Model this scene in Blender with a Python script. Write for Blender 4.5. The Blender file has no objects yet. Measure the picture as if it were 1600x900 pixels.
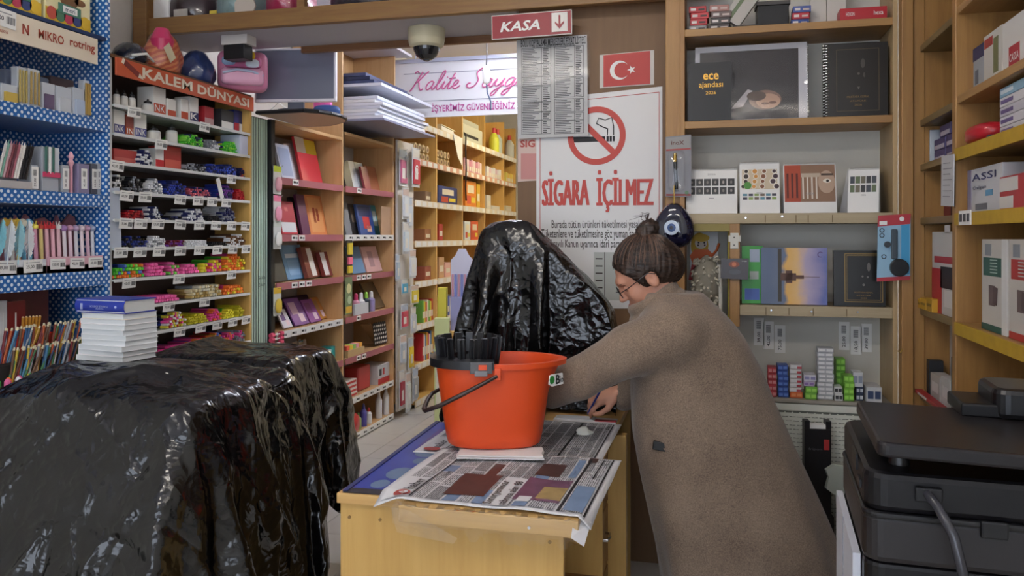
import bpy, bmesh, math, random
import numpy as np
from mathutils import Vector, Matrix, Euler
random.seed(7); np.random.seed(7)
SC = bpy.context.scene
COL = SC.collection
PI = math.pi
# ------------------------------------------------------------------ camera
FPX, HOR, EYE = 1270.0, 369.0, 1.47
YAW = math.atan(320/FPX)
CY, SY = math.cos(YAW), math.sin(YAW)
cam_d = bpy.data.cameras.new('camera'); cam = bpy.data.objects.new('camera', cam_d)
COL.objects.link(cam)
cam.location = (0, 0, EYE); cam.rotation_euler = (PI/2, 0, YAW)
cam_d.sensor_width = 36; cam_d.lens = FPX/1600*36
cam_d.shift_y = -(450-HOR)/1600
cam_d.clip_start = 0.05
SC.camera = cam
# ------------------------------------------------------------------ world, lights, exposure
W = bpy.data.worlds.new('world'); SC.world = W; W.use_nodes = True
W.node_tree.nodes['Background'].inputs[0].default_value = (.78, .86, 1, 1)
W.node_tree.nodes['Background'].inputs[1].default_value = 2.8
SC.view_settings.view_transform = 'Standard'; SC.view_settings.look = 'None'
SC.view_settings.exposure = 0.6; SC.view_settings.gamma = 1
SC.view_settings.use_curve_mapping = False
LAMPS = [  # ceiling tube fixtures: x, y, z, length, along-axis, strength
    (-1.35, 4.75, 2.98, 1.5, 'y', 29), (-1.35, 6.15, 3.02, 1.2, 'y', 26), (-1.25, 8.4, 3.02, 1.5, 'y', 46),
    (-0.75, 1.75, 2.98, 1.2, 'x', 20), (-1.2, 0.0, 2.98, 1.2, 'x', 25), (0.55, 0.0, 2.98, 1.2, 'x', 11),
]
# ------------------------------------------------------------------ pixel rays -> points on real planes
def ray(px, py):
    r = (px-800)/FPX
    return r*CY-SY, CY+r*SY, (HOR-py)/FPX
def at_t(px, py, t):
    a = ray(px, py); return Vector((a[0]*t, a[1]*t, EYE+a[2]*t))
def at_X(px, py, X): return at_t(px, py, X/ray(px, py)[0])
def at_Y(px, py, Y): return at_t(px, py, Y/ray(px, py)[1])
def at_Z(px, py, Z): return at_t(px, py, (Z-EYE)/ray(px, py)[2])
# ------------------------------------------------------------------ materials
def lin(c):
    return tuple(((v/12.92) if v <= .04045 else ((v+.055)/1.055)**2.4) for v in c)
def rgb(h):
    if isinstance(h, str):
        h = h.lstrip('#'); return tuple(int(h[i:i+2], 16)/255 for i in (0, 2, 4))
    return h
MATS = {}
def M(col, rough=.5, metal=0, var=0, bump=0, bscale=60, spec=.5, alpha=1, emit=0, key=None, coat=0):
    k = key or (str(col), rough, metal, var, bump, bscale, spec, alpha, emit, coat)
    if k in MATS: return MATS[k]
    m = bpy.data.materials.new('surface_%d' % len(MATS)); m.use_nodes = True
    nt = m.node_tree; b = nt.nodes['Principled BSDF']
    c = lin(rgb(col))
    b.inputs['Base Color'].default_value = (*c, 1)
    b.inputs['Roughness'].default_value = rough; b.inputs['Metallic'].default_value = metal
    b.inputs['Specular IOR Level'].default_value = spec
    b.inputs['Alpha'].default_value = alpha
    b.inputs['Coat Weight'].default_value = coat
    if emit:
        b.inputs['Emission Color'].default_value = (*c, 1); b.inputs['Emission Strength'].default_value = emit
    if var or bump:
        tc = nt.nodes.new('ShaderNodeTexCoord'); n = nt.nodes.new('ShaderNodeTexNoise')
        n.inputs['Scale'].default_value = bscale; n.inputs['Detail'].default_value = 4
        nt.links.new(tc.outputs['Object'], n.inputs['Vector'])
        if var:
            mx = nt.nodes.new('ShaderNodeMix'); mx.data_type = 'RGBA'
            mx.inputs[6].default_value = (*[x*(1-var) for x in c], 1)
            mx.inputs[7].default_value = (*[min(1, x*(1+var)) for x in c], 1)
            nt.links.new(n.outputs['Fac'], mx.inputs[0]); nt.links.new(mx.outputs[2], b.inputs['Base Color'])
        if bump:
            bp = nt.nodes.new('ShaderNodeBump'); bp.inputs['Strength'].default_value = bump
            bp.inputs['Distance'].default_value = .01
            nt.links.new(n.outputs['Fac'], bp.inputs['Height']); nt.links.new(bp.outputs[0], b.inputs['Normal'])
    MATS[k] = m
    return m
def nodes(m): return m.node_tree, m.node_tree.nodes['Principled BSDF']
def wood(key, c0, c1, axis='z', rough=.45, sc=1.0, knots=0):
    if key in MATS: return MATS[key]
    m = M(c0, rough, key=key); nt, b = nodes(m)
    tc = nt.nodes.new('ShaderNodeTexCoord'); mp = nt.nodes.new('ShaderNodeMapping')
    s = {'x': (2, 26, 26), 'y': (26, 2, 26), 'z': (26, 26, 2)}[axis]
    mp.inputs['Scale'].default_value = [v*sc for v in s]
    nt.links.new(tc.outputs['Object'], mp.inputs['Vector'])
    n = nt.nodes.new('ShaderNodeTexNoise'); n.inputs['Scale'].default_value = 1.3
    n.inputs['Detail'].default_value = 6; n.inputs['Roughness'].default_value = .65; n.inputs['Distortion'].default_value = .6
    nt.links.new(mp.outputs[0], n.inputs['Vector'])
    r = nt.nodes.new('ShaderNodeValToRGB')
    r.color_ramp.elements[0].position = .3; r.color_ramp.elements[1].position = .7
    r.color_ramp.elements[0].color = (*lin(rgb(c0)), 1); r.color_ramp.elements[1].color = (*lin(rgb(c1)), 1)
    nt.links.new(n.outputs['Fac'], r.inputs['Fac']); nt.links.new(r.outputs[0], b.inputs['Base Color'])
    bp = nt.nodes.new('ShaderNodeBump'); bp.inputs['Strength'].default_value = .08; bp.inputs['Distance'].default_value = .004
    nt.links.new(n.outputs['Fac'], bp.inputs['Height']); nt.links.new(bp.outputs[0], b.inputs['Normal'])
    return m
def film(key='film', a=.05, rough=.08):
    """clear packaging plastic: mostly see-through with a glossy skin"""
    if key in MATS: return MATS[key]
    m = bpy.data.materials.new('clear_plastic'); m.use_nodes = True; nt = m.node_tree
    nt.nodes.remove(nt.nodes['Principled BSDF'])
    out = nt.nodes['Material Output']; t = nt.nodes.new('ShaderNodeBsdfTransparent'); g = nt.nodes.new('ShaderNodeBsdfGlossy')
    g.inputs['Roughness'].default_value = rough
    fr0 = nt.nodes.new('ShaderNodeLayerWeight'); fr0.inputs[0].default_value = .5
    pw = nt.nodes.new('ShaderNodeMath'); pw.operation = 'POWER'; pw.inputs[1].default_value = 4; nt.links.new(fr0.outputs['Facing'], pw.inputs[0])
    fr = nt.nodes.new('ShaderNodeMath'); fr.operation = 'MULTIPLY'; fr.inputs[1].default_value = .6; nt.links.new(pw.outputs[0], fr.inputs[0])
    tc = nt.nodes.new('ShaderNodeTexCoord'); n = nt.nodes.new('ShaderNodeTexNoise'); n.inputs['Scale'].default_value = 9
    n.inputs['Detail'].default_value = 1; n.inputs['Distortion'].default_value = .6
    nt.links.new(tc.outputs['Object'], n.inputs['Vector'])
    bp = nt.nodes.new('ShaderNodeBump'); bp.inputs['Strength'].default_value = .25; bp.inputs['Distance'].default_value = .006
    nt.links.new(n.outputs['Fac'], bp.inputs['Height']); nt.links.new(bp.outputs[0], g.inputs['Normal'])
    ad = nt.nodes.new('ShaderNodeMath'); ad.operation = 'ADD'; ad.inputs[1].default_value = a
    nt.links.new(fr.outputs[0], ad.inputs[0])
    mx = nt.nodes.new('ShaderNodeMixShader')
    nt.links.new(ad.outputs[0], mx.inputs[0]); nt.links.new(t.outputs[0], mx.inputs[1]); nt.links.new(g.outputs[0], mx.inputs[2])
    nt.links.new(mx.outputs[0], out.inputs[0])
    MATS[key] = m; return m
def polka(key='polka', blue='#1f66b0', dot='#e8f2fa', pitch=.03, rad=.29):
    if key in MATS: return MATS[key]
    m = M(blue, .45, key=key); nt, b = nodes(m)
    tc = nt.nodes.new('ShaderNodeTexCoord'); sx = nt.nodes.new('ShaderNodeSeparateXYZ')
    nt.links.new(tc.outputs['Object'], sx.inputs[0])
    def mth(op, a, v=None):
        n = nt.nodes.new('ShaderNodeMath'); n.operation = op
        for i, q in enumerate((a, v)):
            if q is None: continue
            if isinstance(q, (int, float)): n.inputs[i].default_value = q
            else: nt.links.new(q, n.inputs[i])
        return n.outputs[0]
    u = mth('ADD', sx.outputs[0], sx.outputs[1]); v = sx.outputs[2]
    p = mth('ADD', u, v); q = mth('SUBTRACT', u, v)
    fs = []
    for w in (p, q):
        f = mth('SUBTRACT', mth('FRACT', mth('ADD', mth('DIVIDE', w, pitch), 100.0)), .5); fs.append(mth('MULTIPLY', f, f))
    d = mth('LESS_THAN', mth('SQRT', mth('ADD', fs[0], fs[1])), rad)
    mx = nt.nodes.new('ShaderNodeMix'); mx.data_type = 'RGBA'
    mx.inputs[6].default_value = (*lin(rgb(blue)), 1); mx.inputs[7].default_value = (*lin(rgb(dot)), 1)
    nt.links.new(d, mx.inputs[0]); nt.links.new(mx.outputs[2], b.inputs['Base Color'])
    return m
def black_plastic(key='binbag'):
    if key in MATS: return MATS[key]
    m = M('#08080a', .17, key=key, spec=.7); nt, b = nodes(m)
    tc = nt.nodes.new('ShaderNodeTexCoord')
    def bumpn(kind, scale, strength, dist, prev=None, stretch=None):
        vec = tc.outputs['Object']
        if stretch:
            mp = nt.nodes.new('ShaderNodeMapping'); mp.inputs['Scale'].default_value = stretch
            mp.inputs['Rotation'].default_value = (.5, .3, .7); nt.links.new(vec, mp.inputs[0]); vec = mp.outputs[0]
        if kind == 'v':
            n = nt.nodes.new('ShaderNodeTexVoronoi'); n.feature = 'F1'; n.inputs['Scale'].default_value = scale
            o = n.outputs['Distance']
            ns = nt.nodes.new('ShaderNodeTexNoise'); ns.inputs['Scale'].default_value = scale*.5
            nt.links.new(vec, ns.inputs[0])
            va = nt.nodes.new('ShaderNodeVectorMath'); va.operation = 'MULTIPLY_ADD'; va.inputs[1].default_value = (.25, .25, .25)
            nt.links.new(ns.outputs['Color'], va.inputs[0]); nt.links.new(vec, va.inputs[2]); nt.links.new(va.outputs[0], n.inputs['Vector'])
        else:
            n = nt.nodes.new('ShaderNodeTexNoise'); n.inputs['Scale'].default_value = scale; n.inputs['Detail'].default_value = 3
            n.inputs['Distortion'].default_value = .8
            nt.links.new(vec, n.inputs['Vector']); o = n.outputs['Fac']
        bp = nt.nodes.new('ShaderNodeBump'); bp.inputs['Strength'].default_value = strength; bp.inputs['Distance'].default_value = dist
        nt.links.new(o, bp.inputs['Height'])
        if prev: nt.links.new(prev, bp.inputs['Normal'])
        return bp.outputs[0]
    a = bumpn('v', 7, .5, .035, None, (1, 1.5, .8))
    a = bumpn('v', 19, .35, .012, a)
    a = bumpn('n', 60, .18, .004, a)
    nt.links.new(a, b.inputs['Normal'])
    return m
# ------------------------------------------------------------------ mesh builder
class MB:
    def __init__(s): s.v = []; s.f = []; s.mi = []; s.mats = []
    def mid(s, m):
        if m not in s.mats: s.mats.append(m)
        return s.mats.index(m)
    def add(s, vs, fs, m, T=None):
        o = len(s.v); k = s.mid(m)
        if T is not None: vs = [T @ Vector(q) for q in vs]
        s.v += [tuple(q) for q in vs]; s.f += [tuple(i+o for i in f) for f in fs]; s.mi += [k]*len(fs)
        return s
    def box(s, x0, x1, y0, y1, z0, z1, m, T=None):
        vs = [(x, y, z) for z in (z0, z1) for y in (y0, y1) for x in (x0, x1)]
        fs = [(0, 2, 3, 1), (4, 5, 7, 6), (0, 1, 5, 4), (2, 6, 7, 3), (0, 4, 6, 2), (1, 3, 7, 5)]
        return s.add(vs, fs, m, T)
    def cyl(s, c0, c1, r0, r1, m, n=10, caps=True, T=None, m2=None):
        c0 = Vector(c0); c1 = Vector(c1); d = (c1-c0).normalized()
        a = d.orthogonal().normalized(); b = d.cross(a)
        vs = []
        for c, r in ((c0, r0), (c1, r1)):
            for i in range(n):
                t = 2*PI*i/n; vs.append(c+a*(r*math.cos(t))+b*(r*math.sin(t)))
        s.add(vs, [(i, (i+1) % n, n+(i+1) % n, n+i) for i in range(n)], m, T)
        if caps:
            s.add(vs[:n], [tuple(range(n))[::-1]], m2 or m, T); s.add(vs[n:], [tuple(range(n))], m, T)
        return s
    def lathe(s, prof, m, n=16, T=None, sx=1, sy=1):
        """prof: list of (r, z) ; optional third entry = material from this ring upward"""
        vs = []
        for p in prof:
            for i in range(n):
                t = 2*PI*i/n; vs.append((p[0]*math.cos(t)*sx, p[0]*math.sin(t)*sy, p[1]))
        cur = m
        for k in range(len(prof)-1):
            if len(prof[k]) > 2: cur = prof[k][2]
            a = k*n
            s.add(vs[a:a+2*n], [(i, (i+1) % n, n+(i+1) % n, n+i) for i in range(n)], cur, T)
        if prof[-1][0] > 1e-5: s.add(vs[-n:], [tuple(range(n))], cur, T)
        if prof[0][0] > 1e-5: s.add(vs[:n], [tuple(range(n))[::-1]], m, T)
        return s
    def tube(s, pts, r, m, n=6, T=None):
        pts = [Vector(p) for p in pts]; N = len(pts); vs = []
        rr = r if isinstance(r, (list, tuple)) else [r]*N
        up = None
        for i, p in enumerate(pts):
            d = (pts[min(i+1, N-1)]-pts[max(i-1, 0)]).normalized()
            a = d.orthogonal().normalized() if up is None else (up-d*up.dot(d)).normalized()
            up = a; b = d.cross(a)
            for k in range(n):
                t = 2*PI*k/n; vs.append(p+a*(rr[i]*math.cos(t))+b*(rr[i]*math.sin(t)))
        fs = [(i*n+k, i*n+(k+1) % n, (i+1)*n+(k+1) % n, (i+1)*n+k) for i in range(N-1) for k in range(n)]
        fs += [tuple(range(n))[::-1], tuple(range((N-1)*n, N*n))]
        return s.add(vs, fs, m, T)
    def prism(s, poly, y0, y1, m, T=None):
        """polygon in local x,z extruded along y"""
        n = len(poly)
        vs = [(p[0], y0, p[1]) for p in poly]+[(p[0], y1, p[1]) for p in poly]
        ar = sum(poly[i][0]*poly[(i+1) % n][1]-poly[(i+1) % n][0]*poly[i][1] for i in range(n))
        fs = [tuple(range(n)), tuple(range(n, 2*n))[::-1]]+[(i, n+i, n+(i+1) % n, (i+1) % n) for i in range(n)]
        if ar < 0: fs = [f[::-1] for f in fs]
        return s.add(vs, fs, m, T)
    def disc(s, x, z, r, y0, y1, m, n=20, sx=1, sz=1):
        return s.prism([(x+r*sx*math.cos(2*PI*i/n), z+r*sz*math.sin(2*PI*i/n)) for i in range(n)], y0, y1, m)
    def ring(s, x, z, r0, r1, y0, y1, m, n=40, a0=0, a1=2*PI):
        for i in range(n):
            p, q = a0+(a1-a0)*i/n, a0+(a1-a0)*(i+1)/n
            s.prism([(x+r0*math.cos(p), z+r0*math.sin(p)), (x+r1*math.cos(p), z+r1*math.sin(p)),
                     (x+r1*math.cos(q), z+r1*math.sin(q)), (x+r0*math.cos(q), z+r0*math.sin(q))], y0, y1, m)
        return s
    def mesh(s, name='mesh', smooth=False):
        me = bpy.data.meshes.new(name); me.from_pydata(s.v, [], s.f)
        for m in s.mats: me.materials.append(m)
        me.polygons.foreach_set('material_index', s.mi)
        if smooth: me.polygons.foreach_set('use_smooth', [True]*len(s.f))
        me.update(); return me
def smooth_angle(ob, ang=40):
    me = ob.data
    me.polygons.foreach_set('use_smooth', [True]*len(me.polygons))
    try: me.set_sharp_from_angle(angle=math.radians(ang))
    except Exception: pass
def bevel(ob, w=.003, seg=2):
    b = ob.modifiers.new('bevel', 'BEVEL'); b.width = w; b.segments = seg; b.limit_method = 'ANGLE'; b.angle_limit = .7
    return ob
def link(name, me, parent=None, loc=(0, 0, 0), rot=(0, 0, 0)):
    o = bpy.data.objects.new(name, me); COL.objects.link(o)
    o.location = loc; o.rotation_euler = rot if hasattr(rot, '__len__') else (0, 0, rot)
    if parent: o.parent = parent
    return o
def tag(o, label, cat, group=None, kind=None):
    if label: o['label'] = label
    if cat: o['category'] = cat
    if group: o['group'] = group
    if kind: o['kind'] = kind
    return o
def thing(name, label, cat, loc=(0, 0, 0), rot=0, group=None):
    return tag(link(name, None, None, loc, rot), label, cat, group)
def part(name, mb, parent, loc=(0, 0, 0), rot=(0, 0, 0), sm=0, bev=0, label=None):
    me = mb.mesh(name) if isinstance(mb, MB) else mb
    o = link(name, me, parent, loc, rot)
    if sm: smooth_angle(o, sm)
    if bev: bevel(o, bev)
    if label: o['label'] = label
    return o
def solo(name, mb, label, cat, loc=(0, 0, 0), rot=0, group=None, sm=0, bev=0):
    o = part(name, mb, None, loc, rot, sm, bev); return tag(o, label, cat, group)
def struct(name, mb, loc=(0, 0, 0), rot=0, parent=None, bev=0):
    o = part(name, mb, parent, loc, rot, 0, bev)
    if not parent: o['kind'] = 'structure'
    return o
# ------------------------------------------------------------------ lettering: text turned to a flat mesh in local x,z (faces -y)
TXT = {}
def text(s, w=None, h=.02, m=None, bold=0, shear=0, align='c', thick=.0006, key=None):
    k = (s, w, h, m.name, bold, shear, align)
    if k in TXT: return TXT[k]
    cu = bpy.data.curves.new('lettering', 'FONT'); cu.body = s; cu.size = 1; cu.offset = bold; cu.shear = shear
    cu.resolution_u = 2; cu.fill_mode = 'FRONT'
    ob = bpy.data.objects.new('lettering', cu)
    me = bpy.data.meshes.new_from_object(ob); bpy.data.objects.remove(ob); bpy.data.curves.remove(cu)
    n = len(me.vertices); co = np.zeros(n*3); me.vertices.foreach_get('co', co); co = co.reshape(-1, 3)
    mn, mx = co.min(0), co.max(0)
    sz = h/(mx[1]-mn[1]); sx = sz if w is None else w/(mx[0]-mn[0])
    x = (co[:, 0]-(mn[0]+mx[0])/2)*sx; z = (co[:, 1]-mn[1])*sz
    if align == 'l': x += (mx[0]-mn[0])*sx/2
    out = np.stack([x, np.zeros(n), z], 1)
    me.vertices.foreach_set('co', out.ravel()); me.materials.clear(); me.materials.append(m); me.update()
    TXT[k] = me; return me
def letter(parent, s, x, z, y=-.001, w=None, h=.02, m=None, bold=0, shear=0, align='c', rot=(0, 0, 0), name='lettering'):
    return link(name, text(s, w, h, m, bold, shear, align), parent, (x, y, z), rot)
def merge_text(mb, s, x, z, y, w, h, m, bold=0, rotated=False, shear=0):
    me = text(s, w, h, m, bold, shear)
    vs = [v.co.copy() for v in me.vertices]
    if rotated: vs = [Vector((-(v.z-h/2), 0, v.x+h/2)) for v in vs]
    mb.add([(v.x+x, y, v.z+z) for v in vs], [tuple(p.vertices) for p in me.polygons], m)
    return mb
WHITE = M('#f1f0ec', .55); PAPER = M('#efeee9', .7); INK = M('#1b1b1f', .6); BLACK = M('#141417', .4)
DARK = M('#26221f', .6); RED = M('#c8202a', .45); CHROME = M('#c9ccd0', .22, 1)
CLEAR = film()
# ================================================================== the room
XF = -2.52          # front plane of the shelving on the left wall
XW = -2.93          # left wall
YC = 3.70           # face of the poster column
YS = 3.45           # front of the calendar shelves
XR = .737           # front plane of the shelving on the right wall
PINE = wood('pine', '#956b3c', '#ab8149', 'z'); PINEX = wood('pinex', '#987043', '#ae8650', 'x')
BEECH = wood('beech', '#c99e6c', '#d6ae7e', 'z', .4); BEECHX = wood('beechx', '#c99e6c', '#d6ae7e', 'x', .4)
YELW = wood('yelw', '#cfa257', '#ddb469', 'z', .4)
TILE = M('#c9c6bf', .3, var=.05, bscale=9); GROUT = M('#8d8983', .8)
fl = struct('floor', MB().box(XW, 1.25, -2.6, 10.6, -.05, -.004, GROUT))
tile_me = MB().box(-.163, .163, -.163, .163, -.004, .003, TILE).mesh('tile')
for i in range(12):
    for j in range(20):
        x = -2.76+.33*i; y = 1.2+.33*j
        if x < -.9 or y < 2.2: link('tile', tile_me, fl, (x, y, -.003))
big = MB()
big.box(-.9, 1.25, 2.2, 10.6, -.004, 0, TILE).box(XW, -.9, 7.9, 10.6, -.004, 0, TILE).box(XW, 1.25, -2.6, 1.03, -.004, 0, TILE)
struct('tile_field', big, parent=fl)
WALLM = M('#d9d6ce', .75, var=.04, bump=.15, bscale=40)
struct('wall_left', MB().box(XW-.1, XW, -2.6, 10.6, 0, 3.2, WALLM))
struct('wall_right', MB().box(1.25, 1.35, -2.6, 10.6, 0, 3.2, WALLM))
struct('wall_back', MB().box(XW, 1.25, 10.6, 10.7, 0, 3.2, WALLM))
struct('ceiling', MB().box(XW, 1.25, -2.6, 10.6, 3.2, 3.3, M('#e2e0ea', .8)))
# shop front behind the camera: a glazed opening in a wall
wf = MB(); wf.box(XW, 1.25, -2.7, -2.6, 0, .5, WALLM).box(XW, 1.25, -2.7, -2.6, 2.6, 3.2, WALLM)
wf.box(XW, -2.6, -2.7, -2.6, .5, 2.6, WALLM).box(1.0, 1.25, -2.7, -2.6, .5, 2.6, WALLM)
struct('wall_front', wf)
w1 = MB()
for x in (-2.6, -1.42, -.24, .94): w1.box(x, x+.06, -2.68, -2.62, .5, 2.6, M('#8b8d90', .4, .6))
w1.box(-2.6, 1.0, -2.68, -2.62, .5, .56, M('#8b8d90', .4, .6)).box(-2.6, 1.0, -2.68, -2.62, 2.54, 2.6, M('#8b8d90', .4, .6))
win = struct('window_1', w1)
pane = MB().box(-.56, .56, -.003, .003, 0, 1.98, film('glass', .02, .0)).mesh('pane')
for x in (-1.98, -.8, .38): link('pane', pane, win, (x, -2.65, .56))
# lamps
for i, (x, y, z, L, ax, st) in enumerate(LAMPS):
    lab = ['white twin-tube ceiling lamp over the book shelves', 'white twin-tube ceiling lamp before the lit banner', 'white twin-tube ceiling lamp deep in the back aisle',
           'white twin-tube ceiling lamp over the newspaper-covered desk', 'white twin-tube ceiling lamp behind the camera on the left', 'white twin-tube ceiling lamp behind the camera on the right'][i]
    t = thing('ceiling_light', lab, 'lamp', (x, y, z), 0 if ax == 'x' else PI/2, 'tube ceiling lamps')
    part('housing', MB().box(-L/2, L/2, -.09, .09, .04, .10, WHITE).box(-L/2, -L/2+.03, -.09, .09, -.02, .04, WHITE).box(L/2-.03, L/2, -.09, .09, -.02, .04, WHITE), t, bev=.004)
    part('suspension_rod', MB().cyl((-L/3, 0, .1), (-L/3, 0, 3.2-z), .006, .006, WHITE, 6).cyl((L/3, 0, .1), (L/3, 0, 3.2-z), .006, .006, WHITE, 6), t)
    em = M((.93, .95, 1) if i < 2 else ((1, .93, .76) if i == 2 else (1, .97, .93)), .4, emit=st, key='tube%d' % i)
    for s in (-.045, .045):
        part('lamp_tube', MB().cyl((-L/2+.03, s, 0), (L/2-.03, s, 0), .016, .016, em, 10), t, sm=50)
# overhead loft shelf (wooden fascia, white underside) from the left wall to the poster column
LZ = 2.50
BEAM = wood('beam', '#7d5835', '#94703f', 'x')
loft = MB(); loft.box(-2.90, .02, 3.58, 3.62, LZ, LZ+.085, BEAM)
loft_o = struct('trim_1', loft, bev=.004)
struct('soffit', MB().box(-2.90, -.9, 3.62, 4.02, LZ+.005, LZ+.025, M('#b9b5bb', .6)), parent=loft_o)
struct('lip_board', MB().box(-2.2, -.9, 4.02, 4.05, LZ-.03, LZ+.03, wood('lip', '#70492c', '#835a37', 'x')), parent=loft_o)
struct('shelf_post', MB().box(-1.985, -1.945, 3.585, 3.62, LZ+.085, LZ+.3, BEAM), parent=loft_o)
struct('trim_2', MB().box(-2.90, -2.82, 3.56, 3.62, 2.1, 3.0, BEAM), bev=.004)
# brown poster column with timber stud
BRB = wood('brownboard', '#75563a', '#7d5e3f', 'z', .55)
struct('wall_column', MB().box(-.905, -.215, YC, YC+.05, 0, 2.62, BRB))
struct('trim_3', MB().box(-.21, -.135, YS+.03, YS+.09, 0.9, 2.65, PINE), bev=.003)
# small white box seen under the loft
solo('utility_box', MB().box(-.075, .075, 0, .09, 0, .05, M('#cfcac6', .6)).box(-.06, .06, .0, .08, -.075, 0, BLACK),
     'white and black box fixed under the overhead shelf above the pink backpack', 'box', (-2.40, 3.69, LZ-.046), .0, bev=.003)

# ------------------------------------------------------------------ shelving helpers
PRICES = ['39,00', '42,00', '75,00', '25,00', '18,50', '60,00', '120,00', '15,00']
TAGM = []
for p in PRICES:
    b = MB().box(-.04, .04, -.0012, 0, -.022, .022, WHITE)
    merge_text(b, p, -.013, -.009, -.0016, .034, .013, INK, .01)
    for k in range(9): b.box(.012+k*.0028, .012+k*.0028+(.0016 if k % 3 else .0008), -.0018, -.0012, -.012, .006, M('#55565a', .7))
    b.box(-.03, .028, -.0018, -.0012, .011, .0135, M('#9a9a9e', .7))
    TAGM.append(b.mesh('price_tag'))
def ptag(parent, x, z, y=-.004, sc=1.0, tilt=0):
    o = link('price_tag', random.choice(TAGM), parent, (x, y, z), (tilt, random.uniform(-.03, .03), 0)); o.scale = (sc, 1, sc); return o
vtag_me = []
for p in PRICES[:5]:
    b = MB().box(-.016, .016, -.0012, 0, -.04, .04, WHITE)
    merge_text(b, p, 0, -.022, -.0016, .03, .011, INK, .01, rotated=True)
    for k in range(8): b.box(-.008, .006, -.0018, -.0012, .008+k*.0028, .0096+k*.0028, M('#55565a', .7))
    vtag_me.append(b.mesh('price_tag'))
def box_item(name, label, cat, w, d, h, body, loc, rot, group=None, panels=(), bev=.0015, words=()):
    """carton: body + printed panels (x0,x1,z0,z1,mat) on its front face + words (text,x,z,w,h,mat)"""
    t = thing(name, label, cat, loc, rot, group)
    part('carton', MB().box(-w/2, w/2, 0, d, 0, h, body), t, bev=bev)
    for (x0, x1, z0, z1, m) in panels:
        part('printed_panel', MB().box(x0*w-w/2, x1*w-w/2, -.0008, .0005, z0*h, z1*h, m), t)
    for (s, x, z, tw, th, m) in words:
        letter(t, s, x*w-w/2, z*h, -.0014, tw*w, th*h, m, .005)
    return t
def book(name, label, w, h, th, col, loc, rot, lean=.25, group=None, pages='#ece8dc', cat='book', deco=None, rough=.4):
    """standing book leaning back; front cover faces local -y"""
    t = thing(name, label, cat, (loc[0], loc[1], loc[2]+th*math.sin(lean)+.0008), (-lean, 0, rot), group)
    cm = M(col, rough); c = .0022
    b = MB().box(-w/2, w/2, 0, c, 0, h, cm).box(-w/2, w/2, th-c, th, 0, h, cm).box(-w/2, -w/2+c, c, th-c, 0, h, cm)
    part('cover', b, t)
    part('pages', MB().box(-w/2+c, w/2-.003, c, th-c, .003, h-.003, M(pages, .8)), t)
    if deco:
        for (x0, x1, z0, z1, mm) in deco:
            part('cover_print', MB().box(x0*w-w/2, x1*w-w/2, -.0007, .0003, z0*h, z1*h, M(mm, .45)), t)
    return t
def spiral(t, x, h, n, r=.006, along='z', w=None):
    b = MB()
    for i in range(n):
        q = (i+.5)/n
        for k in range(8):
            a0, a1 = 2*PI*k/8, 2*PI*(k+1)/8
            if along == 'z': c = lambda a: (x+r*math.cos(a), .004+r*math.sin(a), h*q)
            else: c = lambda a: (x+w*(q-.5), .004+r*math.sin(a), h+r*math.cos(a))
            b.cyl(c(a0), c(a1), .0009, .0009, CHROME, 4, False)
    o = part('wire_binding', b, t); return o
# ================================================================== left wall: placement helpers
RL = PI/2
AEDGE = [6.52, 7.10, 7.88, 8.70, 9.54, 10.13]
BAYS = [(2.226, 2.929), (2.981, 4.024), (4.307, 5.174), (5.227, 6.089)]+[(AEDGE[k]+.004, AEDGE[k+1]-.034) for k in range(5)]
def bay(y0, y1):
    """keep a pair of y values inside the shelf bay that holds their middle"""
    m = (y0+y1)/2; lo, hi = min(BAYS, key=lambda b: max(b[0]-m, m-b[1], 0)); w = min(y1-y0, hi-lo)
    y0 = min(max(y0, lo), hi-w*.55); y1 = max(min(y1, hi), y0+w*.45); return y0, min(y1, hi)
def litem(px0, px1, ytop, z, X=-2.56):
    y0, y1 = bay(at_X(px0, 369, X).y, at_X(px1, 369, X).y); z += .0012
    return (X, (y0+y1)/2, z), y1-y0, at_X((px0+px1)/2, ytop, X).z-z
def pen_mesh(body, cap, L=.135, r=.0058, n=8):
    return MB().cyl((0, 0, 0), (0, .035, 0), r*.86, r*1.1, cap, n).cyl((0, .035, 0), (0, L, 0), r, r, body, n, True).mesh('pen')
def upright_pen(body, top, kind, L=.13, r=.005):
    b = MB().cyl((0, 0, 0), (0, 0, L), r, r, body, 8)
    if kind == 'crown': b.lathe([(r*1.6, L), (r*2.2, L+.02), (r*.4, L+.03)], top, 6)
    elif kind == 'ball': b.lathe([(r, L), (r*2.0, L+.008), (r*2.0, L+.018), (r*.6, L+.026)], top, 8)
    elif kind == 'ear': b.cyl((-.003, 0, L), (-.009, 0, L+.022), .004, .002, top, 6).cyl((.003, 0, L), (.009, 0, L+.022), .004, .002, top, 6).lathe([(r*1.7, L-.008), (r*1.8, L+.006), (r*.5, L+.01)], top, 8)
    else: b.cyl((0, 0, L), (0, 0, L+.014), r*.5, r*.4, top, 6).box(-.0015, .0015, -r-.003, -r, L*.6, L, top)
    return b.mesh('pen')
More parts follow.
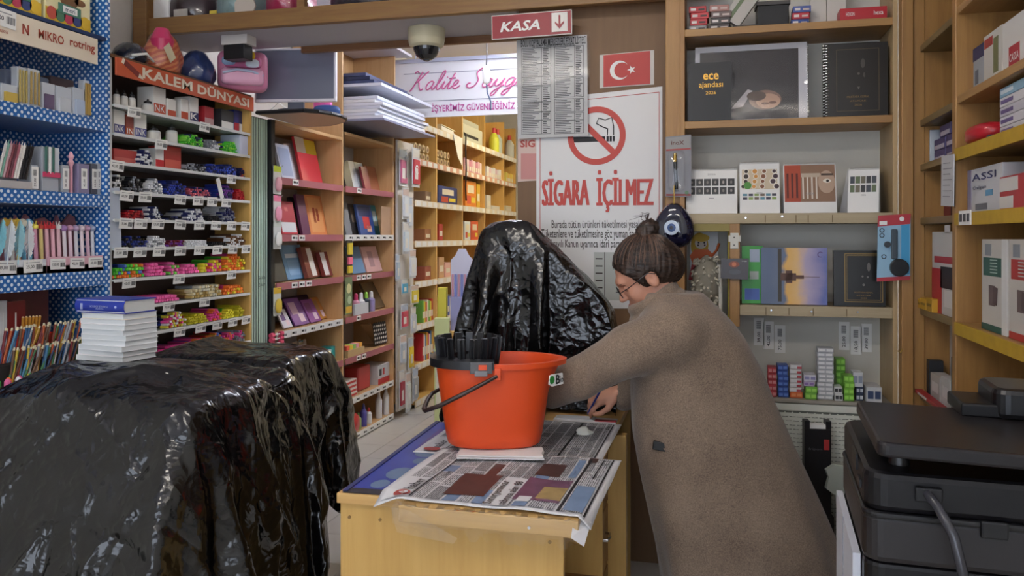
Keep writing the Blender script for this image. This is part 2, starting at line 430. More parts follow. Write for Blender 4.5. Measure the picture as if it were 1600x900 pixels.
# ------------------------------------------------------------------ blue polka-dot display unit
PY0, PW = 2.20, .755
PK = polka(); PKD = M('#16305c', .6)
pu = thing('display_shelf', 'blue polka-dot display shelf at the left edge beside the pen trays', 'shelf', (XF, PY0, 0), RL)
part('side_panel', MB().box(PW-.022, PW, 0, .38, .0, 2.62, PK), pu)
part('side_panel', MB().box(0, .022, 0, .38, .0, 2.62, PK), pu)
part('back_panel', MB().box(.022, PW-.022, .36, .38, .0, 2.62, PK), pu)
for z0, z1 in ((1.915, 1.965), (1.592, 1.645), (1.262, 1.325)):
    part('shelf', MB().box(.022, PW-.022, .0, .36, z0, z1, PK), pu)
part('base_cabinet', MB().box(.022, PW-.022, .03, .36, 0, .92, M('#2c2a2c', .6)), pu)
part('top_board', MB().box(.022, PW-.022, 0, .36, 2.30, 2.315, PKD), pu)
hd = part('header_board', MB().box(.0, PW-.085, -.012, 0, 2.187, 2.292, M('#e9dcc6', .5)), pu, label='cream header board with red lettering')
OR = M('#a8432a', .5)
letter(hd, 'MIKRO', .425, 2.225, -.0135, .125, .036, OR, .02)
letter(hd, 'rotring', .585, 2.222, -.0135, .135, .042, OR, .02)
part('logo_mark', MB().box(.29, .296, -.0135, -.012, 2.224, 2.262, OR).box(.313, .319, -.0135, -.012, 2.224, 2.262, OR).prism([(.29, 2.262), (.296, 2.262), (.319, 2.224), (.313, 2.224)], -.0135, -.012, OR), hd)
letter(hd, 'SCRIKSS', .20, 2.207, -.0135, .05, .011, OR, .01)
ptag(hd, .20, 2.262, -.0135, 1.5)
part('red_sticker', MB().box(.06, .145, -.0135, -.012, 2.205, 2.262, M('#d8472c', .5)), hd)
part('acrylic_front', MB().box(.0, PW-.03, -.008, -.005, 1.95, 2.187, film('acryl', .01, .05)), pu)
# toy boxes on top
YEL = M('#d9c878', .5)
for (x0, w, lab) in ((.18, .23, 'cream toy carton with brown bear print nearest the left edge'), (.43, .235, 'cream toy carton with brown bear print beside the dark bag')):
    t = thing('toy_box', lab, 'box', (XF-.02, PY0+x0+w/2, 2.316), RL, 'bear toy cartons')
    part('carton', MB().box(-w/2, w/2, 0, .22, 0, .3, M('#e8dfae', .5)), t, bev=.003)
    part('base_band', MB().box(-w/2, w/2, -.001, 0, 0, .055, M('#d7b21f', .5)), t)
    for k in range(5): part('printed_block', MB().disc(-w/2+.03+k*(w-.06)/4, .035, .026, -.002, 0, M(['#c04a34', '#4a7d5a', '#bd3552', '#2f3f78', '#e0b92a'][k], .5), 14), t)
    bear = MB()
    bm_ = M('#7a5634', .7)
    bear.disc(0, .12, .05, -.003, -.0005, bm_).disc(0, .19, .037, -.004, -.001, bm_).disc(-.032, .22, .014, -.003, -.0005, bm_).disc(.032, .22, .014, -.003, -.0005, bm_).disc(-.055, .13, .02, -.003, -.0005, bm_, 12, 1.5, .7).disc(.058, .11, .02, -.003, -.0005, bm_, 12, 1.5, .7).disc(0, .18, .015, -.005, -.003, M('#c9a878', .7))
    part('printed_bear', bear, t)
    part('name_plate', MB().box(-.055, .06, -.005, -.001, .045, .085, M('#3f7a63', .5)).box(-.035, .04, -.006, -.005, .052, .078, WHITE), t)
    letter(t, 'mori', .002, .056, -.0068, .05, .018, M('#39566b', .5), .01)
# row 1 behind acrylic: clear packs
PKW = M('#d6dde6', .45)
specs = [(2, 30, 132, '#e4c45c', 'yellow sponge pack'), (27, 42, 105, '#c9b26a', 'gold tube set in clear sleeve'), (44, 62, 108, '#b99d5e', 'brass compass set in clear sleeve'), (66, 86, 130, '#6d5a7a', 'violet eraser pack'),
         (88, 112, 136, '#dfe4e8', 'white drawing kit pack with diagonal pencil'), (114, 134, 138, '#c7d6ea', 'pale blue refill pack'), (137, 153, 128, '#c6a052', 'gold nib set in clear bag')]
for (a, b_, yt, c, lab) in specs:
    loc, w, h = litem(a, b_, yt, 1.965, -2.60)
    t = thing('stationery_pack', lab+' on the top polka-dot shelf', 'pack', loc, RL, 'packs behind the acrylic front')
    part('card', MB().box(-w/2, w/2, 0, .03, 0, h, PKW), t, bev=.002)
    cm = M(c, .4)
    if 'set' in lab:
        for k in range(3): part('tool', MB().cyl((-w/3+k*w/3, -.006, .02), (-w/3+k*w/3, -.006, h*.92), .005, .004, cm, 6), t)
    else: part('contents', MB().box(-w*.36, w*.36, -.008, .004, h*.1, h*.62, cm), t, bev=.003)
loc, w, h = litem(10, 78, 78, 2.12, -2.68)
solo('stationery_pouch', MB().box(-w/2, w/2, 0, .05, -.1, h*.6, M('#8e9bb4', .5)), 'grey zip pouch behind the lettered header board', 'pouch', (loc[0], loc[1], 2.066), RL, bev=.01)
loc, w, h = litem(80, 125, 88, 2.06, -2.68)
solo('storage_tin', MB().box(-w/2, w/2, 0, .06, 0, h, M('#6e5a5c', .5)), 'brown rectangular tin behind the lettered header board', 'tin', (loc[0], loc[1], 1.966), RL, bev=.004)
# row 2: leaning pens, clear pen cases with bar-code stickers
tr = solo('pen_tray', MB().box(-.088, .088, 0, .12, 0, .03, M('#b8b4b2', .5)).box(-.086, .086, .07, .12, .03, .12, M('#9c9aa2', .5)), 'white pen tray with leaning click pens on the middle polka-dot shelf', 'tray', (XF-.01, at_X(14, 300, -2.55).y, 1.6462), RL, bev=.003)
for k, (c, nm) in enumerate([('#d8d4d0', 'white'), ('#7fae9c', 'sage green'), ('#cfa5ad', 'pale pink'), ('#8e4f58', 'dusty rose'), ('#6b3f49', 'plum'), ('#b06a77', 'rose pink'), ('#e9e6e0', 'ivory'), ('#f1eee6', 'cream'), ('#242428', 'black'), ('#1b1b1f', 'jet black'), ('#2c2523', 'dark brown')]):
    y = at_X(-6+k*4.3, 300, -2.55).y
    o = solo('click_pen', upright_pen(M(c, .35), M(c, .3), 'click', .135, .0046), nm+' click pen leaning in the white tray on the polka-dot shelf', 'pen', (XF-.022, y, 1.686), (-.08, .33, RL), 'leaning click pens')
cases = [(48, 60, 258, 'small'), (66, 92, 230, 'white striped'), (97, 108, 258, 'clear'), (110, 118, 242, 'pink figure'), (122, 140, 256, 'violet'), (143, 153, 256, 'dark'), (156, 166, 256, 'grey')]
for (a, b_, yt, nm) in cases:
    loc, w, h = litem(a, b_, yt, 1.645, -2.545)
    t = thing('pen_case', {'small': 'small white pen case with a bar-code sticker beside the pen tray', 'white striped': 'wide clear case of green striped pens on polka-dot shelf', 'clear': 'clear case with upright price sticker next to a pink figure', 'pink figure': 'slim pink figure pen standing between clear cases', 'violet': 'violet tinted case with upright price sticker', 'dark': 'dark clear case with sticker, second from the polka-dot side panel', 'grey': 'grey clear case with sticker beside the polka-dot side panel'}[nm], 'case', loc, RL, 'clear pen cases')
    if nm == 'pink figure':
        part('stem', MB().cyl((0, .01, 0), (0, .01, h*.8), .006, .006, M('#e7a6b4', .4), 8), t); part('figure', MB().lathe([(.006, h*.7), (.012, h*.8), (.007, h*.88), (.012, h*.95), (.004, h*1.08)], M('#f0b3bd', .4), 10, Matrix.Translation((0, .01, 0))), t)
        continue
    part('case_body', MB().box(-w/2, w/2, 0, .06, 0, h, M({'violet': '#8f86a6', 'dark': '#555863'}.get(nm, '#aab0b8'), .25)), t, bev=.003)
    if nm == 'white striped':
        for k in range(3): part('pen', MB().cyl((-w*.32+k*.018, -.004, h*.4), (-w*.32+k*.018, -.004, h), .005, .005, WHITE if k % 2 else M('#3d6b5e', .4), 8), t)
        part('card', MB().box(-.01, w/2, -.002, 0, h*.45, h, PKW), t); part('pink_band', MB().box(-w/2, w/2, -.008, -.002, h*.32, h*.43, M('#d9416b', .5)), t)
    else:
        o = link('price_sticker', vtag_me[len(nm) % 5], t, (0, -.0015, h*.5)); o.scale = (min(1, w/.036), 1, min(1.05, h/.09))
# row 3: pink cards, feather pens, topper pens
PINKB = M('#e3b3c1', .5)
for (a, b_, yt, lab) in ((0, 50, 334, 'dusty pink bow-shaped backing card behind the feather pens'), (56, 122, 334, 'dusty pink bow-shaped backing card behind the topper pens')):
    loc, w, h = litem(a, b_, yt, 1.325, -2.66)
    poly = [(-w*.5, h*.55), (-w*.48, h*.9), (-w*.3, h*.93), (-w*.08, h*.8), (0, h*.98), (w*.1, h*.8), (w*.3, h*1.0), (w*.42, h*.95), (w*.5, h*.6), (w*.4, h*.5), (w*.4, 0), (-w*.4, 0)]
    solo('backing_card', MB().prism(poly, 0, .012, M('#a9727c', .6)), lab, 'card', loc, RL, 'bow cards')
bs = solo('display_tray', MB().box(-.145, .145, 0, .1, 0, .028, PINKB).box(-.145, .145, .0, .008, 0, .062, PINKB), 'pink counter tray of topper pens on the lower polka-dot shelf', 'tray', (XF-.005, at_X(112, 420, -2.55).y, 1.3262), RL)
bs2 = solo('display_tray', MB().box(-.125, .125, 0, .1, 0, .028, M('#dfe3ea', .3)).box(-.125, .125, 0, .006, 0, .055, M('#dfe3ea', .3)), 'clear counter tray of feather pens on the lower polka-dot shelf', 'tray', (XF-.005, at_X(22, 420, -2.55).y, 1.3262), RL)
for k, x in enumerate((-.1, 0, .1)): ptag(bs, x, .034, -.002, .95)
for k, x in enumerate((-.06, .06)): ptag(bs2, x, .03, -.002, 1.1)
tops = [('#b8c6dd', '#c8a13a', 'crown', 'pale blue pen with gold crown'), ('#e8e4dc', '#c9a84e', 'crown', 'white pen with gold crown'), ('#ecd9a0', '#e2c04c', 'crown', 'cream pen with gold crown'), ('#6fb6d6', '#e9e2cf', 'crown', 'bright blue pen with white tip'), ('#79c0dc', '#7fc0e0', 'crown', 'sky blue pen with blue tip'),
        ('#e6a6c0', '#f0e060', 'ear', 'pink pen with yellow ears'), ('#e9d48c', '#b8443c', 'ear', 'yellow pen with red ears'), ('#e8b7c3', '#d23b45', 'ear', 'rose pen with red ears'), ('#efb9c6', '#cf3a44', 'ear', 'light pink pen with red ears'), ('#eec4cd', '#e9e6e6', 'ear', 'blush pen with white ears'),
        ('#e9e2e6', '#b48ac2', 'ball', 'white pen with violet ball'), ('#e7ccd8', '#d7a3bb', 'ball', 'pale pink pen with pink ball'), ('#d9d9de', '#c9b0cf', 'ball', 'silver pen with lilac ball'), ('#eddde4', '#e8d7e0', 'ball', 'off-white pen with pale ball'), ('#e2bccb', '#caa0bb', 'ball', 'mauve pen with mauve ball'), ('#dfe3ea', '#b6c0d8', 'ball', 'clear pen with grey ball')]
for k, (c, tc_, kd, lab) in enumerate(tops):
    px = 11+k*9.1
    solo('topper_pen', upright_pen(M(c, .35), M(tc_, .4), kd, .152 if k < 10 else .135, .0075), lab+' topper standing in the polka-dot shelf tray', 'pen', (XF-.05, min(2.915, at_X(px, 400, XF-.05).y), 1.3555), (-.05, 0, RL), 'topper pens')
for k, (px, c, nm) in enumerate(((0, '#8fd3e2', 'aqua'), (16, '#e8f0f4', 'white'), (32, '#a7dbe6', 'pale aqua'), (48, '#f2f2f4', 'snow white'))):
    fb = MB(); fm = M(c, .8)
    for j in range(26):
        q = j/25; L = .019*math.sin(PI*(.12+.8*q))+.004
        for s in (-1, 1):
            fb.add([(0, 0, q*.12), (s*L, -.006*random.random(), q*.12-.018+.008*random.random()), (s*L*.9, .003, q*.12-.026), (0, .002, q*.12-.006)], [(0, 1, 2, 3)], fm)
    fb.cyl((0, 0, -.05), (0, 0, .12), .002, .001, fm, 5)
    solo('feather_pen', fb, nm+' fluffy feather pen in the clear counter tray', 'pen', (XF+.012, at_X(px, 400, XF+.02).y, 1.414), (.06, .12-.06*k, RL), 'feather pens')
# bottom: pencil rack
rk = thing('pencil_rack', 'dark tiered rack of pencils under the polka-dot shelf', 'rack', (XF, PY0, 0), RL)
part('backboard', MB().box(.05, .55, .12, .135, .9215, 1.255, M('#5b1a1c', .5)), rk)
part('tier', MB().box(.05, .66, -.02, .12, .9215, 1.0, M('#33302f', .6)), rk)
part('tier', MB().box(.05, .70, -.09, -.02, .86, .93, M('#33302f', .6)), rk)
for (a, b_, c) in ((12, 40, '#7d1e20'), (0, 11, '#d8d8da')):
    loc, w, h = litem(a, b_, 470, 1.0, -2.60)
    solo('pencil_box', MB().box(-w/2, w/2, 0, .025, 0, h, M(c, .45)).box(-w*.1, -w*.02, -.001, 0, h*.3, h*.8, WHITE), ('tall dark red pencil box on the rack below the polka-dot shelf' if c == '#7d1e20' else 'tall white ruler box at the left edge of the pencil rack'), 'box', loc, RL, 'boxes on the pencil rack', bev=.002)
for (a, b_, lab) in ((40, 60, 'left'), (76, 95, 'right')):
    loc, w, h = litem(a, b_, 500, 1.0, -2.55)
    t = thing('pencil_cup', 'red and yellow carton of wooden pencils, %s of the two on the rack' % lab, 'carton', loc, RL, 'pencil cartons')
    part('carton', MB().box(-w/2, w/2, 0, .003, 0, .085, M('#c33526', .5)).box(-w/2, w/2, .047, .05, 0, .085, M('#c33526', .5)).box(-w/2, -w/2+.003, .003, .047, 0, .085, M('#c33526', .5)).box(w/2-.003, w/2, .003, .047, 0, .085, M('#c33526', .5)).box(-w/2, w/2, 0, .05, 0, .003, M('#c33526', .5)), t); part('yellow_arc', MB().disc(w*.3, .085, .028, -.001, 0, M('#e6b32e', .5), 16), t)
    link('price_sticker', vtag_me[1], t, (w*.75, -.002, .044))
    if lab == 'left':
        for k in range(6):
            solo('pencil', MB().cyl((0, 0, 0), (0, 0, .15), .0055, .0055, M('#c78a2e', .45), 6).cyl((0, 0, .15), (0, 0, .155), .0055, .003, M('#dcb98a', .6), 6), 'ochre wooden pencil fanned in the red carton', 'pencil', (loc[0]-.026, loc[1]-.022+k*.0115, loc[2]+.006), (.0, .04+.03*k, RL), 'ochre pencils')
PCOL = ['#8a3b2a', '#2e5c8c', '#c9612e', '#3d7a4d', '#6a4a32', '#b58a3a', '#23395e', '#a3a7ad', '#7b2a30', '#d2b53c', '#4f86a8', '#5a3422']
PNAM = ['brick red', 'blue', 'orange', 'green', 'brown', 'ochre', 'navy', 'silver', 'wine red', 'yellow', 'light blue', 'dark brown']
pmesh = [MB().cyl((0, 0, 0), (0, 0, .12), .0048, .0048, M(c, .4), 7).cyl((0, 0, .12), (0, 0, .13), .0046, .003, M('#d9cfae', .5), 7).mesh('coloured_pen') for c in PCOL]
for k in range(84):
    px = -2+k*1.42+random.uniform(-.4, .4); row = k % 2
    ci = random.randrange(len(pmesh)); o = solo('coloured_pen', pmesh[ci], PNAM[ci]+' pen crammed upright into the tiered rack under the polka-dot shelf', 'pen', (XF+(-.004 if row else .04), at_X(px, 540, XF).y+.0, 1.006 if row else .936), (random.uniform(0, .08), random.uniform(.05, .45), RL), '%s pens in the tiered rack' % PNAM[ci])
clip = [('#3fae49', 'lime green'), ('#e86aa0', 'pink'), ('#f06a2a', 'orange'), ('#efefef', 'white'), ('#d63a86', 'magenta'), ('#e8dd3c', 'yellow')]
for k in range(14):
    c, nm = clip[k % 6]
    solo('novelty_eraser', MB().lathe([(.006, 0), (.011, .006), (.011, .022), (.004, .032)], M(c, .5), 8), nm+' novelty eraser at the foot of the pencil rack', 'eraser', (XF+.055+.02*(k % 2), at_X(-2+k*8.4, 570, XF+.06).y, .9312), RL, 'novelty erasers '+nm)
# stack of books with dictionary on top
yaw_s = -.13
sx, sy = -2.09, 2.50
zb = 1.03
cols = ['#f4f5f6', '#f0e9ea', '#f3f4f6', '#eceff2', '#f5f5f4', '#eef1f4', '#f2f2f2', '#f3eef0', '#efe9cf']
for k in range(9):
    th = .0185 if k < 8 else .02; ww, dd = (.205, .15) if k < 8 else (.2, .15)
    if k < 3: ww, dd = .215, .155
    lab = 'white paperback lying in the stack, %s' % ['lowest of the pile', 'second from the bottom', 'third from the bottom', 'fourth from the bottom', 'middle of the pile', 'sixth from the bottom', 'seventh from the bottom', 'just below the cream book', ''][k] if k < 8 else 'cream paperback lying directly under the blue dictionary'
    t = thing('paperback_book', lab, 'book', (sx+random.uniform(-.004, .004)-(.012 if k < 2 else 0), sy+random.uniform(-.004, .004), zb), yaw_s+random.uniform(-.05, .05), 'stacked paperbacks')
    c = M(cols[k], .6)
    part('cover', MB().box(-ww/2, ww/2, -dd/2, dd/2, 0, .0012, c).box(-ww/2, ww/2, -dd/2, dd/2, th-.0014, th-.0002, c).box(-ww/2, -ww/2+.0012, -dd/2, dd/2, .0012, th-.0014, c), t)
    part('pages', MB().box(-ww/2+.001, ww/2-.002, -dd/2+.002, dd/2-.002, .0012, th-.0014, M('#dfe3e4', .8)), t)
    zb += th
t = thing('dictionary', 'thick blue hardcover dictionary with silver lettering lying on top of the stack', 'book', (sx-.01, sy-.008, zb), yaw_s+.03)
DB = M('#2c3fa6', .4); ww, dd, th = .225, .15, .05
pr = [(-ww/2-.0, .0), (-ww/2+.02, 0)]
cov = MB().box(-ww/2, ww/2, -dd/2+.008, dd/2, 0, .004, DB).box(-ww/2, ww/2, -dd/2+.008, dd/2, th-.004, th, DB)
arc = [(-dd/2+.010-.010*math.sin(PI*i/8), th*(i/8)) for i in range(9)]
for i in range(8): cov.add([(-ww/2, arc[i][0], arc[i][1]), (ww/2, arc[i][0], arc[i][1]), (ww/2, arc[i+1][0], arc[i+1][1]), (-ww/2, arc[i+1][0], arc[i+1][1])], [(0, 1, 2, 3)], DB)
part('cover', cov, t, sm=40)
part('pages', MB().box(-ww/2+.004, ww/2-.004, -dd/2+.006, dd/2-.004, .004, th-.004, M('#d9dbd8', .8)), t)
SIL = M('#b9c2e0', .4)
letter(t, 'TÜRKÇE SÖZLÜK', 0, .029, -dd/2-.0016, .085, .009, SIL, .0, rot=(0, PI, 0)); letter(t, 'Türk Dil', .005, .019, -dd/2-.0016, .035, .005, SIL, rot=(0, PI, 0))
for q in (-.085, -.079): part('spine_mark', MB().box(q, q+.003, -dd/2-.0012, -dd/2, .012, .034, SIL), t)
part('spine_emblem', MB().disc(.075, .024, .005, -dd/2-.0012, -dd/2, SIL, 6), t)
# ------------------------------------------------------------------ pen tray unit
QY0, QW = 2.978, 1.07
RZ = [2.04, 1.916, 1.792, 1.665, 1.544, 1.417, 1.282, 1.155, 1.027, .889, .76]
qu = thing('pen_shelf', 'tall shelf of pen trays under the orange lettered sign', 'shelf', (XF, QY0, 0), RL)
part('back_panel', MB().box(0, QW, .22, .24, .0, 2.24, M('#4a3c38', .6, var=.08, bscale=6)), qu)
part('side_panel', MB().box(QW-.02, QW, 0, .24, 0, 2.24, YELW), qu)
part('side_panel', MB().box(-.018, 0, 0.01, .24, 0, 2.24, M('#c9ccce', .5)), qu)
part('base', MB().box(0, QW, .02, .24, 0, .74, M('#4a3c38', .6)), qu)
part('top_board', MB().box(-.018, QW, 0, .40, 2.24, 2.255, M('#6b4a2c', .5)), qu)
GLS = M('#d3dcd8', .15, spec=.8)
shelves = []
for z in RZ:
    s_ = part('shelf', MB().box(0, QW-.02, .0, .22, z-.008, z, GLS), qu); shelves.append(s_)
    part('price_rail', MB().box(0, QW-.02, -.004, .0, z-.012, z+.002, M('#dcdedd', .3)), s_)
sg = part('sign_board', MB().box(.0, QW-.0, -.014, -.004, 2.165, 2.243, M('#c75a36', .5)), qu, label='orange sign board with white lettering', bev=.002)
CRM = M('#e8dcc8', .5)
letter(sg, 'KALEM', .34, 2.182, -.0155, .36, .048, CRM, .03); letter(sg, 'DÜNYASI', .79, 2.180, -.0155, .46, .056, CRM, .03)
pc = MB(); pT = Matrix.Translation((.1, -.0155, 2.205)) @ Euler((0, .42, 0)).to_matrix().to_4x4()
pc.box(-.06, .04, -.001, 0, -.012, .012, M('#7c2f2a', .5), pT).prism([(.04, -.012), (.04, .012), (.075, 0)], -.001, 0, CRM, pT).box(-.075, -.06, -.001, 0, -.012, .012, CRM, pT)
part('pencil_drawing', pc, sg)
taglist = {0: (208, 318), 1: (250,), 2: (181, 360), 3: (196, 225, 280, 308, 330, 352), 4: (195, 218, 245, 280, 310, 336, 360, 382), 5: (187, 217, 247, 280, 310, 338, 362, 383), 6: (200, 278, 360), 7: (262, 318), 8: (279, 312, 338, 362, 383), 9: (318, 340, 362, 383)}
for k, L in taglist.items():
    for px in L: ptag(shelves[k], at_X(px, 400, XF).y-QY0, RZ[k]-.018, -.006, 1.05, .12)
# pens in bins
PENM = {}
def pmesh_for(c1, c2, r):
    k = (c1, c2, r)
    if k not in PENM: PENM[k] = pen_mesh(M(c1, .35), M(c2, .35), .135, r)
    return PENM[k]
ROWN = ['top', 'second', 'third', 'fourth', 'fifth', 'sixth', 'seventh', 'eighth', 'ninth', 'tenth']
NPEN = [0]
def cname(h):
    import colorsys
    r, g, b = rgb(h); H, L, S_ = colorsys.rgb_to_hls(r, g, b)
    if S_ < .16: return 'black' if L < .2 else ('grey' if L < .72 else 'white')
    hue = [(.03, 'red'), (.075, 'orange'), (.12, 'tan'), (.19, 'yellow'), (.45, 'green'), (.55, 'teal'), (.7, 'blue'), (.82, 'purple'), (.95, 'pink'), (1.1, 'red')]
    n = next(v for k, v in hue if H <= k)
    return ('dark ' if L < .3 else ('light ' if L > .66 else ''))+n
def bin_of(row, px0, px1, cols, nm, hpx=20, r=.0058, solo_n=0, hor=False):
    """a bin of pens lying end-on; the nearest ones are objects of their own, the rest one heap"""
    X = XF-.018; y0, y1 = bay(at_X(px0, 400, X).y, at_X(px1, 400, X).y); y0 += .001; y1 -= .003; z = RZ[row]+.0005
    hh = hpx/FPX*(X/ray((px0+px1)/2, 400)[0])
    nx = max(1, int((y1-y0)/(2*r)-.1)); nz = max(1, int(hh/(1.75*r)))
    spots = []
    for j in range(nz):
        for i in range(nx-(j % 2)):
            edge = min(i, nx-1-i)/max(1, nx/2)
            if j > nz*(.55+.5*edge)+random.uniform(-.6, .6): continue
            spots.append((y0+r+(2*r)*(i+.5*(j % 2)), z+r*1.12+j*1.78*r))
    spots.sort(key=lambda q: -q[1])
    gname = '%s in the %s tray row' % (nm, ROWN[row])
    singles = spots[:solo_n]; rest = spots[solo_n:]
    for (y, zz) in singles:
        c = random.choice(cols); NPEN[0] += 1
        solo('marker_pen' if r > .007 else 'pen', pmesh_for(c[0], c[1], r), '%s pen with %s end among the %s ones, %s tray row' % (cname(c[0]), cname(c[1]), nm, ROWN[row]), 'pen', (X-.004+random.uniform(-.006, .006), y, zz), (0, 0, RL+random.uniform(-.03, .03)), '%s %s in %s' % (cname(c[0]), cname(c[1]), gname))
    if rest:
        mb = MB()
        for (y, zz) in rest:
            c = random.choice(cols)
            T = Matrix.Translation((random.uniform(-.006, .006)-.004, y-y0, zz-z)) @ Euler((0, 0, RL+random.uniform(-.03, .03))).to_matrix().to_4x4()
            mb.cyl((0, 0, 0), (0, .035, 0), r*.86, r*1.1, M(c[1], .35), 6, True, T).cyl((0, .035, 0), (0, .135, 0), r, r, M(c[0], .35), 6, False, T)
        o = link('pen_heap', mb.mesh('pen_heap'), None, (X, y0, z))
        tag(o, 'heap of %s pens lying end-on in the %s tray row of the pen shelf' % (nm, ROWN[row]), 'pens', None, 'stuff')
K = '#1b1b22'; N = '#23295c'; Wt = '#e6e6ea'; BL = '#2f45b0'; RD = '#b3262e'; GR = '#4fc23a'; PKc = '#e84a9a'; ORc = '#f07a32'; YLc = '#e3d63a'; PUR = '#7a3a9c'; BR = '#6e4a30'; GY = '#8b8f98'; MR = '#6d1f2c'
bins = [
 (1, 288, 322, [(GR, '#86d34e'), (N, GR), (GR, N)], 'green capped', 20, 10), (1, 323, 346, [(Wt, GY), (GY, Wt)], 'grey and white', 17, 6), (1, 352, 374, [(GR, '#9fe04a'), (YLc, GR), (BL, GR)], 'bright green', 20, 8), (1, 347, 351, [(BL, N)], 'dark blue capped', 18, 0),
 (2, 218, 241, [(N, Wt), (Wt, N)], 'navy and white', 26, 10), (2, 290, 325, [(K, GY), (GY, K)], 'black glitter', 15, 0), (2, 327, 347, [(BL, N), (N, BL)], 'royal blue', 16, 6), (2, 348, 374, [(BL, '#4a63d0'), (BL, N)], 'cobalt blue', 20, 8), (2, 375, 390, [(RD, N), (BL, RD)], 'red and blue', 20, 4),
 (3, 176, 197, [(K, Wt), (K, K)], 'black white-tipped', 26, 10), (3, 199, 228, [(GY, K), (K, GY), (Wt, K)], 'charcoal', 27, 10), (3, 232, 258, [(K, GY), (K, Wt)], 'black and grey', 27, 8), (3, 261, 294, [(BL, N), (N, BL)], 'ultramarine', 24, 8), (3, 296, 334, [(N, '#c05a6a'), (MR, N)], 'maroon and navy', 18, 6), (3, 349, 367, [(BL, PUR), (BL, N)], 'blue violet', 24, 4), (3, 368, 391, [(PUR, RD), (BL, RD)], 'purple and red', 20, 4),
 (4, 197, 230, [(MR, RD), (N, MR)], 'dark red', 16, 6), (4, 231, 258, [(Wt, N), (N, Wt)], 'white navy-dotted', 21, 10), (4, 263, 290, [(K, K), (K, N)], 'plain black', 7, 0), (4, 292, 321, [(N, Wt), (Wt, N)], 'indigo and white', 20, 8), (4, 325, 345, [(MR, K)], 'wine red', 10, 0), (4, 347, 370, [(Wt, N), (Wt, GY)], 'pale striped', 24, 6),
 (5, 194, 233, [(N, '#2b3a88'), (N, K)], 'navy blue', 18, 8), (5, 234, 261, [(K, Wt), (K, GY)], 'black chrome-tipped', 20, 8), (5, 262, 291, [(PUR, MR), (MR, PUR)], 'plum', 10, 4), (5, 293, 326, [(N, Wt), (K, Wt)], 'ink blue', 12, 4), (5, 328, 358, [(N, K)], 'midnight', 9, 0), (5, 359, 391, [(BR, Wt), (Wt, BR)], 'brown and white', 18, 6)]
for b_ in bins: bin_of(*b_[:6], .0058, b_[6])
HL = {'multi': [(ORc, '#f5863c'), (BL, '#5a7ad8'), (GR, '#8be05a'), (RD, ORc), ('#3c8f5a', GR)], 'pinkgreen': [(PKc, '#f06ab0'), (GR, '#6ed04c')], 'pink': [(PKc, '#f46aae')], 'warm': [(YLc, ORc), (ORc, PKc), (GR, YLc), (PKc, PKc)], 'gold': [('#b89a5a', '#d8c9a0'), (GY, '#cfcab8'), (BR, '#b89a5a')], 'neon': [(ORc, ORc), (PKc, ORc), (GR, YLc)],
      'dark': [(N, PKc), (K, YLc), (GR, RD), (BL, Wt)], 'yellow': [(YLc, '#c9bd2e')], 'candy': [(PUR, PKc), (PKc, ORc), (BL, PKc)], 'lime': [(GR, YLc)], 'white': [(Wt, GY), (Wt, PKc)], 'magenta': [('#b32a6e', PKc), (PUR, PKc), (MR, PKc)]}
mk = [(6, 176, 228, 'multi', 'multicoloured fat', 22, 12), (6, 232, 262, 'pink', 'pink highlighter', 20, 6), (6, 266, 284, 'pinkgreen', 'pink and green highlighter', 20, 4), (6, 285, 314, 'pink', 'hot pink felt', 17, 8), (6, 315, 326, 'lime', 'lime', 19, 4), (6, 327, 350, 'warm', 'warm mixed highlighter', 22, 6), (6, 352, 390, 'neon', 'neon felt', 26, 10),
      (7, 204, 284, 'pink', 'magenta felt', 14, 14), (7, 298, 350, 'gold', 'metallic gold marker', 20, 14), (7, 351, 390, 'neon', 'neon orange marker', 17, 10),
      (8, 260, 293, 'dark', 'dark multicoloured', 26, 12), (8, 295, 328, 'yellow', 'yellow', 18, 10), (8, 329, 349, 'candy', 'violet and pink', 20, 10), (8, 350, 370, 'lime', 'green and yellow', 14, 6), (8, 371, 391, 'yellow', 'mustard', 20, 5),
      (9, 258, 298, 'magenta', 'magenta mixed', 16, 10), (9, 299, 328, 'candy', 'candy coloured', 20, 8), (9, 329, 350, 'multi', 'rainbow', 22, 8), (9, 351, 369, 'candy', 'pink and lilac', 18, 5), (9, 370, 391, 'white', 'white and pink', 20, 5)]
for (r_, a, b_, ck, nm, h_, ns) in mk: bin_of(r_, a, b_, HL[ck], nm, h_, .0085 if r_ < 8 else .0068, ns)
# cartons and bottles on the two upper glass shelves
def ink_bottle(px, row, w, h, lab, cap='#1b1b1f', lblc='#dcd9d2'):
    X = XF-.06
    t = thing('ink_bottle', lab, 'bottle', (X, at_X(px, 400, X).y, RZ[row]+.0005), RL, 'ink bottles')
    part('bottle_body', MB().lathe([(w*.5, 0), (w*.5, h*.62), (w*.4, h*.68)], M('#cfd0ce', .3), 12), t, sm=50)
    part('label', MB().lathe([(w*.51, h*.1), (w*.51, h*.55)], M(lblc, .6), 12), t, sm=50)
    part('cap', MB().lathe([(w*.34, h*.66), (w*.34, h*.82), (w*.1, h*.9), (w*.06, h)], M(cap, .4), 10), t, sm=50)
    return t
for (px, row, w, h, lab) in [(182, 0, .03, .085, 'white ink bottle with pointed black cap, first in the top tray row'), (194, 0, .032, .085, 'white ink bottle with pointed black cap, second in the top tray row'), (206, 0, .034, .085, 'white ink bottle with pointed black cap, third in the top tray row'), (231, 0, .055, .07, 'squat white ink bottle beside the tall orange ink carton'),
                              (240, 1, .062, .075, 'wide white ink bottle in the second tray row'), (268, 1, .055, .1, 'white ink bottle with tall black nozzle in the second tray row')]:
    ink_bottle(px, row, w, h, lab)
OI = M('#c9502e', .5); NV = M('#2b3166', .5)
